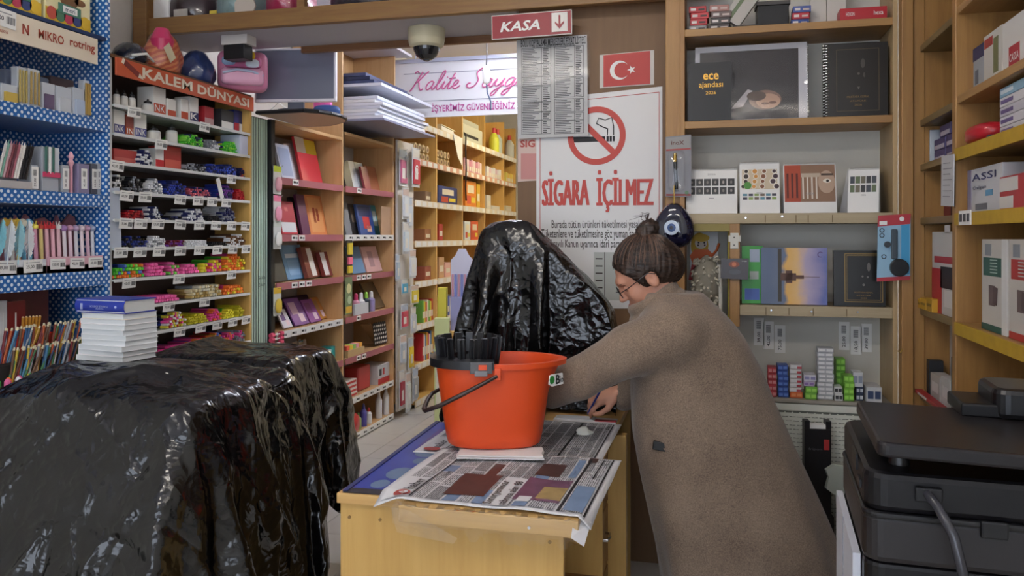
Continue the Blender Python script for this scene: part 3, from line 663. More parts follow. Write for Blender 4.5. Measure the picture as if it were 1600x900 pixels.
cart = [(0, 240, 259, 137, 'tall white and orange ink carton on the top glass shelf', WHITE, OI, 'NK'), (0, 262, 275, 155, 'small white ink carton with orange base right of the tall carton', WHITE, OI, None), (0, 283, 294, 155, 'white ink carton with red band on the top glass shelf', WHITE, OI, None), (0, 297, 310, 152, 'navy and white ink carton on the top glass shelf', WHITE, NV, 'K'), (0, 320, 334, 167, 'crimson ink carton on the top glass shelf', M('#a82a34', .4), M('#c9a0a0', .5), None), (0, 346, 365, 172, 'black carton with white base at the right of the top glass shelf', M('#3a3b40', .4), WHITE, None), (0, 366, 374, 172, 'blue and red carton near the end of the top glass shelf', M('#28307a', .4), M('#b02a38', .5), None), (0, 377, 386, 175, 'dark blue carton at the end of the top glass shelf', M('#232a62', .4), WHITE, None),
        (1, 178, 195, 172, 'white and violet ink carton at the left end of the second tray row', WHITE, M('#4a4a86', .5), 'INK'), (1, 197, 209, 180, 'brown red ink carton in the second tray row', M('#8c3b2c', .5), M('#b55a3a', .5), 'IN'), (1, 211, 229, 178, 'white ink carton with big blue letters in the second tray row', WHITE, M('#4f5296', .5), 'INK'),
        (2, 178, 214, 234, 'red plastic refill pack at the left of the third tray row', M('#b23a36', .4), M('#c9605a', .5), None), (2, 243, 256, 232, 'white refill carton beside the red tin in the third tray row', WHITE, RED, None), (2, 257, 283, 229, 'red rectangular lead tin in the third tray row', M('#b3302c', .3), M('#cf5a4a', .4), None)]
for (row, a, b_, yt, lab, bc, pc_, wd) in cart:
    loc, w, h = litem(a, b_, yt, RZ[row]+.0005, -2.565)
    box_item('ink_carton', lab, 'carton', w, min(.09, w*1.6), h, bc, loc, RL, 'cartons on the pen shelf', [(0.02, .98, .05, .42, pc_)], .0012, [(wd, .5, .14, .8, .24, WHITE)] if wd else ())
loc, w, h = litem(376, 399, 213, RZ[1]+.0005, -2.528)
box_item('ink_carton', 'white carton jutting out at the right end of the second tray row', 'carton', w, .12, h, M('#cfd5ea', .4), loc, RL)
solo('paper_slip', MB().box(-.016, .016, 0, .002, 0, .11, WHITE), 'white paper slip tilted over the pens in the fourth tray row', 'slip', (XF+.002, at_X(347, 400, XF).y, RZ[3]+.004), (0, -.38, RL))
solo('paper_sheet', MB().box(-.035, .035, 0, .002, 0, .26, M('#b9c3d2', .5)), 'pale blue sheet standing at the left end of the pen trays', 'sheet', (XF-.006, at_X(183, 400, XF).y, RZ[5]+.002), (0, -.05, RL))
# bagged goods on top of the pen unit
def bag(name, lab, cat, px0, px1, ytop, ybot, X, mat_, squash=.7, seed=0, extra=None, dz=0):
    p0 = at_X(px0, ybot, X); p1 = at_X(px1, ybot, X); zc = 2.256+dz
    w = p1.y-p0.y; h = max(.1, at_X((px0+px1)/2, ytop, X).z-zc)
    rnd = np.random.RandomState(seed); n, k = 28, 16; vs = []
    ph = rnd.rand(6)*6.28
    for j in range(k+1):
        v = j/k
        for i in range(n):
            a = 2*PI*i/n
            rad = (math.sin(PI*min(1, v*.86+.14)))**.45*(1-.35*v)
            cr = 1+.07*math.sin(5*a+ph[0]+v*6)+.05*math.sin(9*a+ph[1]-v*9)+.04*math.sin(14*a+ph[2])
            vs.append((w*.44*rad*cr*math.cos(a), .10*rad*cr*math.sin(a), h*v))
    fs = [(j*n+i, j*n+(i+1) % n, (j+1)*n+(i+1) % n, (j+1)*n+i) for j in range(k) for i in range(n)]+[tuple(range(n))[::-1], tuple(range(k*n, (k+1)*n))]
    t = thing(name, lab, cat, (X, (p0.y+p1.y)/2, zc+.001), RL)
    part('bundle', MB().add(vs, fs, mat_), t, sm=80)
    part('clear_bag', MB().add([(x*1.03, y*1.04, z*1.02) for x, y, z in vs], fs, CLEAR), t, sm=80)
    return t, w, h
def striped(key, a, b, sc):
    m = M(a, .35, key=key); nt, bs_ = nodes(m); tc = nt.nodes.new('ShaderNodeTexCoord')
    mp = nt.nodes.new('ShaderNodeMapping'); mp.inputs['Rotation'].default_value = (0, .6, 0); nt.links.new(tc.outputs['Object'], mp.inputs[0])
    w_ = nt.nodes.new('ShaderNodeTexWave'); w_.bands_direction = 'Z'; w_.inputs['Scale'].default_value = sc; nt.links.new(mp.outputs[0], w_.inputs['Vector'])
    r = nt.nodes.new('ShaderNodeValToRGB'); r.color_ramp.elements[0].color = (*lin(rgb(a)), 1); r.color_ramp.elements[1].color = (*lin(rgb(b)), 1)
    r.color_ramp.elements[0].position = .45; r.color_ramp.elements[1].position = .55
    nt.links.new(w_.outputs['Fac'], r.inputs[0]); nt.links.new(r.outputs[0], bs_.inputs['Base Color']); return m
BAGX = -2.63
t, w, h = bag('wrapped_hat', 'dark navy cap in a clear bag at the left end above the orange sign', 'bag', 181, 222, 66, 100, BAGX, M('#1f2230', .25), seed=1)
part('white_trim', MB().tube([(-.07, -.075, .03), (0, -.093, .05), (.07, -.075, .03)], .006, WHITE, 6), t)
t, w, h = bag('bagged_scarf', 'pink and orange striped textile in a clear bag above the orange sign', 'bag', 226, 280, 48, 112, BAGX, striped('stripe1', '#c4614a', '#d98a5e', 15), seed=2)
part('pink_part', MB().lathe([(.05, h*.5), (.055, h*.75), (.03, h*1.0)], M('#d03a68', .35), 14, Matrix.Translation((-.03, -.02, 0))), t, sm=70)
part('paper_label', MB().box(-.025, .025, 0, .002, -.04, .04, M('#d9cfae', .6), Matrix.Translation((-.07, -.095, .09)) @ Euler((0, -.7, 0)).to_matrix().to_4x4()), t)
t, w, h = bag('bagged_cloth', 'navy blue cloth in a clear bag between striped bundle and pink backpack', 'bag', 284, 329, 78, 135, BAGX, M('#2c3f73', .28, var=.2, bscale=12), seed=3)
# pink backpack
t = thing('backpack', 'pink child backpack with coloured badges above the end of the orange sign', 'backpack', (XF+.02, 3.93, 2.2565), .55)
pk = M('#d886a8', .4); w, h = .26, .212
def pillow(w, h, d, m, n=20, e=3.2):
    b = MB(); vs = []; fs = []
    ks = 8
    for j in range(ks+1):
        v = -1+2*j/ks; s_ = (1-abs(v)**2.5)**.4 if abs(v) < 1 else .001
        for i in range(n):
            a = 2*PI*i/n; ca, sa = math.cos(a), math.sin(a)
            q = (abs(ca)**e+abs(sa)**e)**(-1/e)
            vs.append((w/2*q*ca*max(s_, .02), v*d/2, h/2+h/2*q*sa*max(s_, .02)))
    for j in range(ks):
        for i in range(n): fs.append((j*n+i, j*n+(i+1) % n, (j+1)*n+(i+1) % n, (j+1)*n+i))
    fs += [tuple(range(n))[::-1], tuple(range(ks*n, (ks+1)*n))]
    return b.add(vs, fs, m)
def padded(name, w, h, d, m, loc, r):
    o = part(name, MB().box(-w/2, w/2, -d/2, d/2, 0, h, m), t, loc); b = bevel(o, r, 5); smooth_angle(o, 80); return o
padded('body', w, h, .15, pk, (0, 0, 0), .045); padded('front_pocket', w*.84, h*.42, .06, M('#e0a6c4', .4), (0, -.085, .02), .025); padded('flap_pocket', w*.74, h*.3, .05, M('#c96d9a', .4), (0, -.08, h*.53), .022)
part('zip_trim', MB().tube([(-w*.38, -.115, h*.36), (-w*.1, -.125, h*.45), (w*.2, -.12, h*.42), (w*.4, -.1, h*.34)], .007, M('#b9c4de', .4), 6), t)
for (x, z, c) in ((.03, .155, '#e8c22e'), (-.07, .12, '#8aa6c8'), (.05, .112, '#d6e0ee')): part('badge', pillow(.07, .045, .02, M(c, .4)), t, (x, -.105, z), sm=70)
part('carry_loop', MB().tube([(-.03, 0, h-.01), (-.02, 0, h+.02), (.02, 0, h+.02), (.03, 0, h-.01)], .006, M('#b3568a', .5), 6), t)
# loft goods in plastic on the overhead shelf
for k, (x, w, c, lab) in enumerate([(-2.68, .25, '#3a2a30', 'dark bagged bundle at the left end of the overhead shelf'), (-2.40, .25, '#8fa7a6', 'grey green bagged soft toy on the overhead shelf'), (-2.13, .22, '#a3294f', 'crimson bagged textile on the overhead shelf'), (-1.72, .34, '#2f2a38', 'dark violet bagged textile right of the post on the overhead shelf')]):
    t = thing('bagged_textile', lab, 'bag', (x, 3.8, LZ+.0255), 0)
    part('bundle', pillow(w, .26, .3, M(c, .35, var=.25, bscale=14)), t, sm=70)
    part('clear_bag', pillow(w*1.03, .27, .32, CLEAR), t, sm=70)
    if k == 1:
        part('white_lace', MB().disc(.1, .1, .06, -.17, -.16, M('#c9bdb0', .7), 9), t); part('yellow_tag', MB().box(-.1, -.06, -.17, -.165, .05, .09, M('#d9c34a', .5)), t)
    if k == 0: part('white_sticker', MB().box(-.03, .05, -.17, -.165, .06, .11, M('#b9b4ac', .5)), t)
# ================================================================== fluted panel beside the book shelves
fp = thing('slatted_panel', 'pale green and black fluted upright panel between pen shelf and book shelf', 'panel', (XF, 4.058, 0), RL)
GPA = M('#b9cfc0', .4); GPB = M('#1c2422', .5)
part('board', MB().box(0, .215, .01, .06, 0, 2.145, GPB), fp)
for k in range(7): part('slat', MB().box(.003+k*.0245, .0165+k*.0245, .0065, .0105, 0, 2.14, GPA), fp)
part('edge_post', MB().box(.176, .215, -.012, .01, 0, 2.15, BLACK), fp)
letter(fp, 'Sakla', .085, 1.225, -.0065, .07, .02, INK); letter(fp, 'Zekâm', .085, 1.185, -.0065, .07, .02, INK)
# cards on hooks along the panel's black edge
for (py, c, c2, lab, tc_) in ((282, '#e8e9e4', '#cfe23a', 'white blister card with lime top hanging at the edge of the fluted panel', '#e8a8b4'), (328, '#d8d4d0', '#e87a9a', 'clear blister card with pink puff hanging on the fluted panel', '#f0a0b8'), (368, '#d2d4d2', '#c9d0c8', 'clear blister card with white brush hanging on the fluted panel', '#e8e8e4'), (472, '#cfd2cc', '#d9b53a', 'clear blister card with yellow mitt hanging on the fluted panel', '#e0c04a')):
    p = at_X(433, py, XF+.02)
    t = thing('blister_card', lab, 'card', (XF+.022, p.y, p.z), RL, 'cards on the fluted panel')
    part('card', MB().box(-.042, .042, 0, .003, -.08, .085, M(c, .4)), t)
    part('header', MB().box(-.042, .042, -.001, 0, .05, .085, M(c2, .5)), t)
    part('contents', pillow(.06, .085, .022, M(tc_, .5), 12), t, (0, -.01, -.065), sm=70)
    part('hook', MB().tube([(0, .012, .08), (0, -.03, .08), (0, -.036, .088)], .0015, CHROME, 5), t)
for k in range(3):
    p = at_X(430, 523+k*7, XF+.03)
    solo('lint_roller', MB().cyl((-.05, 0, 0), (-.02, 0, 0), .014, .014, M('#d8476e', .4), 8).cyl((-.02, 0, 0), (.05, 0, 0), .004, .004, WHITE, 6).cyl((.05, 0, 0), (.08, 0, 0), .014, .014, M('#d8476e', .4), 8), 'pink and white roller clipped by the black shelf edge, %s of three' % ('top', 'middle', 'bottom')[k], 'roller', (XF+.03, p.y, p.z), RL, 'pink rollers')
# ================================================================== book shelf units
ROSE = M('#a8626a', .45); RAILW = M('#e9e8e6', .4)
def strip_tags(s_, x0, x1, z, n):
    for k in range(n):
        x = x0+(x1-x0)*(k+.5)/n
        b = part('price_tag', MB().box(-.036, .036, -.0015, 0, -.017, .017, WHITE).box(-.025, .002, -.0022, -.0015, -.006, .007, INK).box(.01, .028, -.0022, -.0015, -.008, .006, M('#777a80', .6)), s_, (x, -.0085, z))
def book_unit(lab, Y0, w, zs, top, full=()):
    u = thing('book_shelf', lab, 'shelf', (XF, Y0, 0), RL)
    part('side_panel', MB().box(w-.022, w, 0, .36, 0, 2.95 if Y0 < 5 else 2.262, BEECH), u, bev=.002)
    part('side_panel', MB().box(0, .018, 0.004, .36, 0, top, M('#2c2622', .5)), u, bev=.002)
    part('back_panel', MB().box(.018, w-.022, .345, .36, 0, top, M('#cbc6c4', .6)), u)
    part('top_board', MB().box(.018, w-.022, 0, .345, top-.02, top, BEECHX), u)
    part('plinth', MB().box(.018, w-.022, .02, .04, 0, zs[-1]-.03, wood('plinth', '#7d5b36', '#8d6b42', 'x')), u)
    for k, z in enumerate(zs):
        s_ = part('shelf', MB().box(.018, w-.022, .0, .345, z-.022, z, BEECHX), u)
        part('rail', MB().box(.018, w-.022, -.007, 0, z-.036, z+.006, RAILW if k in full else ROSE), s_)
        if k in full: strip_tags(s_, .04, w-.04, z-.015, 7)
        else: strip_tags(s_, .18 if k else .2, .18+.09*(1+k % 3), z-.015, 1+k % 3)
    return u
ZS = [1.815, 1.474, 1.185, .893, .605, .31, .045]
u1 = book_unit('first wooden book shelf right of the fluted panel', 4.285, .915, ZS, 2.155, (3,))
u2 = book_unit('second wooden book shelf nearer the back aisle', 5.205, .91, ZS, 2.20, (1, 5, 6))
# --- books, unit one
NB_ = {}
LEAN = {0: .23, 1: .2, 2: .3, 3: .5}
def lbook(px0, px1, ytop, lev, col, lab, lean=.3, th=.018, deco=None, X=-2.60, sp=0, pages='#ece8dc', name='notebook', cat='book'):
    lean = LEAN[lev]; u_ = (lev, px0 > 537); NB_[u_] = NB_.get(u_, -1)+1
    if X > -2.66: X = -2.585-.042*(NB_[u_] % 2)
    loc, w, h = litem(px0, px1, ytop, ZS[lev]+.001, X); w -= .004; h -= .012
    ll = math.cos(lean)
    t = book(name, lab, w, h/ll*.97, th, col, (loc[0], loc[1], loc[2]+.001), RL, lean, 'books on the two book shelves', pages, cat, deco)
    if sp: spiral(t, -w/2, h/ll*.97, sp)
    return t
lbook(441, 462, 222, 0, '#c3cbe0', 'pale blue patterned notebook leaning at the left of the top book shelf', .22, deco=[(.1, .9, .1, .9, '#9aa9cc')], X=-2.585)
for k in range(4): lbook(455+k*4.0, 474+k*4.0, 222, 0, '#d9d6dc', 'white spined notebook behind the red one, %s of four' % ('first', 'second', 'third', 'fourth')[k], .22, .02, X=-2.672-.0235*k)
lbook(474, 505, 212, 0, '#c8323c', 'red notebook with a yellow sticker leaning on the top book shelf', .22, deco=[(.45, 1, .66, .98, '#e6cf3a'), (0, .45, .66, 1, '#dcd6c8')], X=-2.59)
lbook(441, 466, 312, 1, '#b03046', 'crimson diary with white label on the second book shelf', .2, .03, deco=[(.05, .95, .05, .36, '#d9dfe6'), (.4, .6, .7, .82, '#cf6a72')])
lbook(462, 480, 305, 1, '#1f2130', 'black notebook behind the crimson diary', .2, X=-2.64)
lbook(473, 486, 300, 1, '#5c2550', 'purple notebook between black and orange ones', .2, X=-2.62)
lbook(486, 519, 302, 1, '#d98a52', 'orange notebook with red arabesque ornament', .2, deco=[(.12, .88, .06, .94, '#e3a36a'), (.32, .46, .3, .68, '#b5302c'), (.52, .66, .34, .66, '#b5302c'), (.3, .7, .47, .52, '#b5302c')])
lbook(428, 450, 384, 2, '#3d3d38', 'mottled dark notebook at the left of the third book shelf', .3)
lbook(450, 483, 380, 2, '#6f9cc4', 'light blue spiral notebook with white bands', .3, deco=[(.15, .85, .62, .74, '#d6e4ee'), (.15, .85, .12, .55, '#86add0')], sp=20, X=-2.585)
lbook(482, 497, 384, 2, '#7d3f33', 'brown notebook with a white side strip', .32, .03, deco=[(.5, 1, .05, .95, '#e6e1da')])
lbook(496, 513, 390, 2, '#8a4c3a', 'cinnamon notebook in the middle of the third book shelf', .32, .03, X=-2.62)
lbook(510, 531, 392, 2, '#843c3a', 'maroon notebook with white front half by the side panel', .12, .03, deco=[(.0, .6, .04, .98, '#e8e4e2')])
cc = ['#5d3b7a', '#8e4f9a', '#c9a9c2', '#3c4a8c', '#7a3f70', '#b58a5a']
for k, (a, b_, yt, c, nm) in enumerate([(444, 458, 482, '#d3cfdc', 'white'), (452, 472, 470, '#3b55a0', 'blue'), (462, 484, 464, '#7a4a94', 'violet'), (474, 494, 470, '#c5b89e', 'beige'), (486, 503, 466, '#8a4a92', 'purple'), (500, 520, 462, '#c98a3c', 'amber')]):
    lbook(a, b_, yt, 3, c, nm+' cartoon comic lying back on the fourth book shelf', .55, .01, deco=[(.15, .6, .4, .85, cc[k]), (.5, .85, .1, .4, '#e2c9d6')], X=-2.575-.02*(k % 2), name='comic_book')
lbook(448, 500, 462, 3, '#3a2440', 'dark violet comic standing behind the row of comics', .15, .02, X=-2.70, name='comic_book')
def lbox(px0, px1, ytop, lev, col, lab, d=.1, X=-2.56, panels=(), words=(), name='carton', cat='box', bev=.0015, zs=ZS):
    loc, w, h = litem(px0, px1, ytop, zs[lev]+.001, X)
    return box_item(name, lab, cat, w, d, h, M(col, .4), loc, RL, 'cartons on the book shelves', [(a, b, c_, d_, M(m_, .45)) for (a, b, c_, d_, m_) in panels], bev, words)
for (a, b_, yt, lab) in ((462, 483, 532, 'wooden clipboard with steel clip standing left on the fifth book shelf'), (484, 521, 528, 'wide white clipboard with steel clip on the fifth book shelf')):
    loc, w, h = litem(a, b_, yt, ZS[4]+.002, -2.70)
    t = thing('clipboard', lab, 'clipboard', loc, (-.15, 0, RL))
    part('board', MB().box(-w/2, w/2, 0, .006, 0, h, M('#cdb8a6' if a < 480 else '#d6d2cc', .5)), t, bev=.002)
    part('clip', MB().box(-.03, .03, -.012, 0, h-.025, h, CHROME).cyl((-.012, -.012, h), (.012, -.012, h), .012, .012, CHROME, 8), t)
    part('paper', MB().box(-w*.4, w*.4, -.001, 0, h*.1, h*.8, WHITE), t)
lbox(474, 490, 548, 4, '#3f9e94', 'teal carton on the fifth book shelf', .09, panels=[(.2, .9, .4, .9, '#d6e6df')])
lbox(490, 503, 552, 4, '#69c23a', 'lime green carton on the fifth book shelf', .09, panels=[(.4, .95, .2, .9, '#e8e04a')])
lbox(504, 518, 548, 4, '#d9e6e8', 'white carton with green leaf pattern on the fifth book shelf', .09, panels=[(.1, .8, .1, .8, '#5fb0a0')])
lbox(519, 531, 540, 4, '#2fa3a0', 'turquoise carton next to the side panel', .08, X=-2.57)
for k in range(3): lbox(509+k*7, 515+k*7, 602, 5, '#c4302c', 'small red box on the sixth book shelf, %s of three' % ('left', 'middle', 'right')[k], .08, panels=[(0, 1, .45, .55, '#8c1f20')])
lbox(511, 521, 664, 6, '#d9d4d0', 'white and red carton on the lowest shelf behind the covered machine', .1, panels=[(.1, .9, .3, .5, '#c23a36')])
lbox(522, 532, 672, 6, '#b9b6ba', 'grey carton on the lowest shelf behind the covered machine', .1)
# --- unit two
lbook(541, 553, 248, 0, '#26242a', 'black notebook at the left of the upper second shelf', .25)
lbook(550, 575, 250, 0, '#c4ccd2', 'silver notebook with soft sheen', .25, deco=[(.45, .5, 0, 1, '#9aa2aa')])
lbook(571, 581, 258, 0, '#8c2f3e', 'slim wine red notebook', .28, X=-2.62); lbook(578, 597, 258, 0, '#a8694a', 'brown notebook leaning beside the wine red one', .3)
lbook(541, 551, 312, 1, '#7c8088', 'grey spiral notebook on the second unit', .12, sp=16); lbook(551, 566, 316, 1, '#3b3838', 'dark notebook with animal print', .18, deco=[(.2, .9, .4, .9, '#8a7a6a')])
lbook(564, 587, 317, 1, '#35508e', 'blue notebook with a red figure printed on it', .2, deco=[(.3, .75, .2, .6, '#c83a3c'), (.1, .9, .62, .95, '#22315e'), (.5, .8, .1, .3, '#e2b7a0')])
lbook(586, 597, 318, 1, '#4aa8b4', 'turquoise notebook with white lettering', .22, deco=[(.2, .8, .3, .8, '#d8eef0')])
loc, w, h = litem(596, 613, 323, ZS[1]+.001, -2.54); solo('cardboard_sheet', MB().box(-w/2, w/2, 0, .006, 0, h, M('#b9977a', .7)), 'plain brown cardboard sheet at the right end of the second shelf', 'sheet', loc, RL)
lbook(552, 572, 383, 2, '#5f86b0', 'steel blue notebook leaning on the third shelf of the second unit', .4); lbook(566, 583, 385, 2, '#6e3f42', 'dark red notebook behind the pink one', .35, X=-2.63)
lbook(574, 598, 383, 2, '#cfa7a6', 'dusty pink notebook with grey lettering', .38, deco=[(.3, .6, .2, .8, '#a8868a')])
for k, (yt, c1, c2) in enumerate(((376, '#dcc23a', '#e86a8a'),)):
    p = at_X(546, 402, XF+.02); t = thing('blister_card', 'yellow and pink blister strip hanging by the black edge of the second unit', 'card', (XF+.02, p.y, p.z), RL)
    part('card', MB().box(-.045, .045, 0, .003, -.12, .12, M('#2a2826', .4)), t); part('contents', MB().box(-.03, .03, -.012, 0, .02, .10, M(c1, .5)).box(-.03, .03, -.012, 0, -.05, .0, M(c2, .5)).box(-.03, .03, -.012, 0, -.11, -.06, M(c1, .5)), t)
p = at_X(545, 462, XF+.02); t = thing('blister_card', 'garden picture card with yellow base hanging by the black edge of the second unit', 'card', (XF+.02, p.y, p.z), RL)
part('card', MB().box(-.055, .055, 0, .003, -.13, .13, M('#6f7f5c', .5)), t); part('printed_panel', MB().disc(0, .05, .035, -.001, 0, M('#d8d3a0', .5)).disc(.01, -.03, .03, -.001, 0, M('#b2c4a0', .5)).box(-.045, .045, -.0015, 0, -.12, -.075, M('#d6a93a', .5)), t)
for (px, c, cap, lab) in ((556, '#e6a3b8', '#d9447a', 'pink glue bottle with magenta cap'), (564, '#e8e8ea', '#e8e8ea', 'white correction bottle'), (572, '#2e3a4c', '#8fc84a', 'dark bottle with green cap'), (580, '#9a8fc0', '#e8e8ea', 'lilac bottle with white cap')):
    X = -2.58; t = thing('glue_bottle', lab+' on the fourth shelf of the second unit', 'bottle', (X, at_X(px, 400, X).y, ZS[3]+.001), RL)
    part('body', MB().lathe([(.03, 0), (.03, .09), (.016, .105)], M(c, .35), 10), t, sm=50); part('cap', MB().lathe([(.016, .105), (.014, .145), (.006, .155)], M(cap, .35), 10), t, sm=50)
lbox(555, 576, 474, 3, '#cfd4da', 'low white display tray in front of the small bottles', .018, X=-2.525)
lbook(583, 606, 440, 3, '#6e5a40', 'wood-grain brown notebook leaning at the right of the fourth shelf', .3)
t = thing('display_tray', 'kraft cardboard tray of coloured sticky notes on the fifth shelf', 'tray', (-2.53, at_X(562, 400, -2.53).y, ZS[4]+.001), RL)
part('tray', MB().box(-.19, .08, 0, .1, 0, .05, M('#c9ae7e', .7)), t)
for k, (c, nm) in enumerate((('#e2604a', 'coral'), ('#e8d24a', 'yellow'), ('#8fc46a', 'green'), ('#e8a0b8', 'pink'), ('#f0b04a', 'orange'))):
    solo('sticky_note_pad', MB().box(-.024, .024, 0, .06, 0, .03, M(c, .6)), nm+' sticky note pad in the kraft tray', 'note pad', (-2.545, at_X(562, 400, -2.53).y-.16+k*.053, ZS[4]+.0515), RL, bev=.001)
loc, w, h = litem(582, 606, 500, ZS[4]+.002, -2.58)
t = thing('bookmark_display', 'black and white patterned bookmarks fanned in a kraft stand on the fifth shelf', 'display', loc, (0, 0, RL))
part('stand', MB().prism([(-w*.5, h*.95), (w*.45, .02), (w*.45, 0), (-w*.5, h*.88)], .02, .1, M('#a98a62', .7)), t)
for k in range(6):
    T = Matrix.Translation((-w*.32+k*w*.12, -.004*k, h*.5)) @ Euler((0, -.25, 0)).to_matrix().to_4x4()
    b = MB().box(-.022, .022, 0, .002, -h*.45, h*.45, M('#232326', .5), T)
    for q in range(5): b.box(-.016, .016-.006*(q % 2), -.0008, 0, -h*.4+q*h*.17, -h*.4+q*h*.17+.014, M('#d4d2cc', .5), T)
    part('bookmark', b, t)
for k in range(4): box_item('carton', 'white and red staple box in the low stack, %s' % ('bottom', 'second', 'third', 'top')[k], 'box', .2, .1, .03, M('#dcd8d4', .4), (-2.545-.002*k, at_X(549, 400, -2.545).y, ZS[5]+.001+.031*k), RL, None, [(.05, .95, .2, .7, M('#c23a36', .45))])
lbox(560, 579, 572, 5, '#b23a3a', 'red bagged parcel on the sixth shelf of the second unit', .14, X=-2.58, bev=.012)
lbox(591, 611, 568, 5, '#cfd0d4', 'white carton with dark lettering and red base on the sixth shelf', .16, X=-2.55, panels=[(0, 1, 0, .3, '#c43a3a'), (.1, .3, .45, .8, '#2c2c30'), (.4, .55, .45, .8, '#b23030')])
t = thing('wrapped_parcel', 'crumpled red plastic parcel on the lowest shelf', 'parcel', (-2.56, at_X(546, 400, -2.56).y, ZS[6]+.001), RL)
part('bundle', pillow(.2, .15, .12, M('#c22a2c', .3, var=.3, bscale=30)), t, sm=60)
for (px, h, r, c, cap, lab) in ((560, .12, .022, '#a9c27a', '#5f8a3a', 'green glue bottle on the lowest shelf'), (568, .17, .026, '#5a55a8', '#3f3a94', 'violet glue bottle on the lowest shelf'), (576, .12, .024, '#e4e6e2', '#c23a36', 'white glue bottle with red tip'), (592, .22, .026, '#e9eaec', '#e9eaec', 'tall white spray bottle left'), (603, .23, .026, '#eceded', '#e9eaec', 'tall white spray bottle right')):
    X = -2.57; t = thing('glue_bottle', lab+', bottom of the second unit', 'bottle', (X, at_X(px, 400, X).y, ZS[6]+.001), RL)
    part('body', MB().lathe([(r, 0), (r, h*.62), (r*.55, h*.75)], M(c, .35), 12), t, sm=50); part('cap', MB().lathe([(r*.5, h*.75), (r*.4, h*.9), (r*.2, h)], M(cap, .35), 10), t, sm=50)
# boards and folders stacked on top of unit two
def slab(name, lab, x0, x1, y0, y1, z, h, c, grp, rz=0.0):
    return solo(name, MB().box(x0, x1, y0, y1, 0, h, M(c, .45)), lab, 'board', (0, 0, z), rz, grp, bev=.002)
sup = thing('board_rack', 'white rack of flat boards above the second book shelf', 'rack', (0, 0, 0))
part('shelf', MB().box(-2.879, -2.24, 5.21, 6.25, 2.51, 2.53, M('#dfe2ee', .4)), sup)
part('shelf', MB().box(-2.879, -2.22, 5.21, 6.25, 2.27, 2.285, M('#8a8da6', .4)), sup)
part('upright', MB().box(-2.92, -2.88, 5.21, 6.25, 2.266, 3.0, BEECH), sup)
part('upright', MB().box(-2.92, -2.52, 6.12, 6.14, 2.65, 3.05, BEECH), sup)
part('cap_board', MB().box(-2.879, -2.4, 5.21, 6.2, 2.92, 2.94, M('#d8d5dc', .5)), sup)
for k, c in enumerate(('#e9ebf2', '#dfe3ee', '#eef0f4', '#d6dae6', '#e4e7f0', '#f0f1f4', '#dadeea')):
    slab('foam_board', 'pale foam board in the lower rack stack, %s' % ('lowest', 'second', 'third', 'fourth', 'fifth', 'sixth', 'topmost')[k], -2.87, -2.23-.02*((k*3) % 4), 5.215, 6.05+.045*((k*5) % 4), 2.2862+k*.0225, .021, c, 'foam boards', 0)
for k, c in enumerate(('#3a4468', '#2c3452', '#434b70')):
    slab('portfolio_case', 'dark blue portfolio case on the upper rack shelf, %s' % ('bottom', 'middle', 'top')[k], -2.86, -2.30-.03*k, 5.22, 6.1-.05*k, 2.5312+k*.026, .024, c, 'portfolio cases')
# monitor on its rounded shelf
ms = thing('monitor_shelf', 'rounded dark-edged shelf board carrying the screen', 'shelf', (-2.44, 4.26, 2.152), 0)
pts = [(-.06, -.19), (-.06, .34), (.12, .34)]+[(.17+.17*math.cos(a), .03+.24*math.sin(a)) for a in (1.2, .8, .4, 0, -.4, -.8, -1.2)]+[(.16, -.19)]
sh = MB(); n = len(pts)
pts = pts[::-1]
sh.add([(x, y, 0) for x, y in pts]+[(x, y, .022) for x, y in pts], [tuple(range(n))[::-1], tuple(range(n, 2*n))]+[(i, (i+1) % n, n+(i+1) % n, n+i) for i in range(n)], M('#c4a98e', .5))
part('board', sh, ms); sh2 = MB()
for i in range(n):
    a, b_ = Vector((*pts[i], 0)), Vector((*pts[(i+1) % n], 0)); sh2.cyl(a+Vector((0, 0, .011)), b_+Vector((0, 0, .011)), .012, .012, BLACK, 6)
part('edge_band', sh2, ms)
mon = thing('monitor', 'switched-off grey flat monitor with white frame on the rounded shelf', 'monitor', (-2.315, 4.16, 2.1745), .16)
FR = M('#e4e2ea', .35); w, h = .475, .305
part('frame', MB().box(-w/2, w/2, 0, .03, .055, .055+h, FR), mon, bev=.005)
part('screen', MB().box(-w/2+.012, w/2-.012, -.002, .002, .072, .055+h-.012, M('#747889', .16, spec=.6)), mon)
part('back_shell', MB().box(-w*.36, w*.36, .03, .06, .1, h, FR), mon, bev=.01)
part('stand_neck', MB().box(-.045, .045, .01, .035, .01, .07, M('#555b6a', .4)), mon); part('stand_base', MB().lathe([(.1, 0), (.1, .008), (.03, .014)], M('#555b6a', .4), 20, sx=1, sy=.8), mon)
letter(mon, 'SAMSUNG', 0, .061, -.001, .04, .005, M('#7a7a86', .4))
t = thing('cable_clutter', 'blue pouch of pens and cables under the screen', 'pouch', (-2.25, 4.42, 2.1745), .3); part('pouch', pillow(.16, .075, .08, M('#2b4a80', .5)), t, sm=60); part('white_cable', MB().tube([(-.32, -.06, .03), (-.26, -.1, .07), (-.18, -.06, .015), (-.09, -.03, .03)], .004, WHITE, 6), t)
t = thing('hanging_bag', 'pink plastic bag hanging behind the screen', 'bag', (-2.40, 4.66, 2.177), .4); part('bundle', pillow(.12, .42, .1, M('#e263a8', .35, var=.2, bscale=20)), t, sm=60)
part('strap', MB().tube([(-.02, 0, .4), (-.015, 0, .46), (.015, 0, .46), (.02, 0, .4)], .004, M('#c84a90', .4), 6), t)
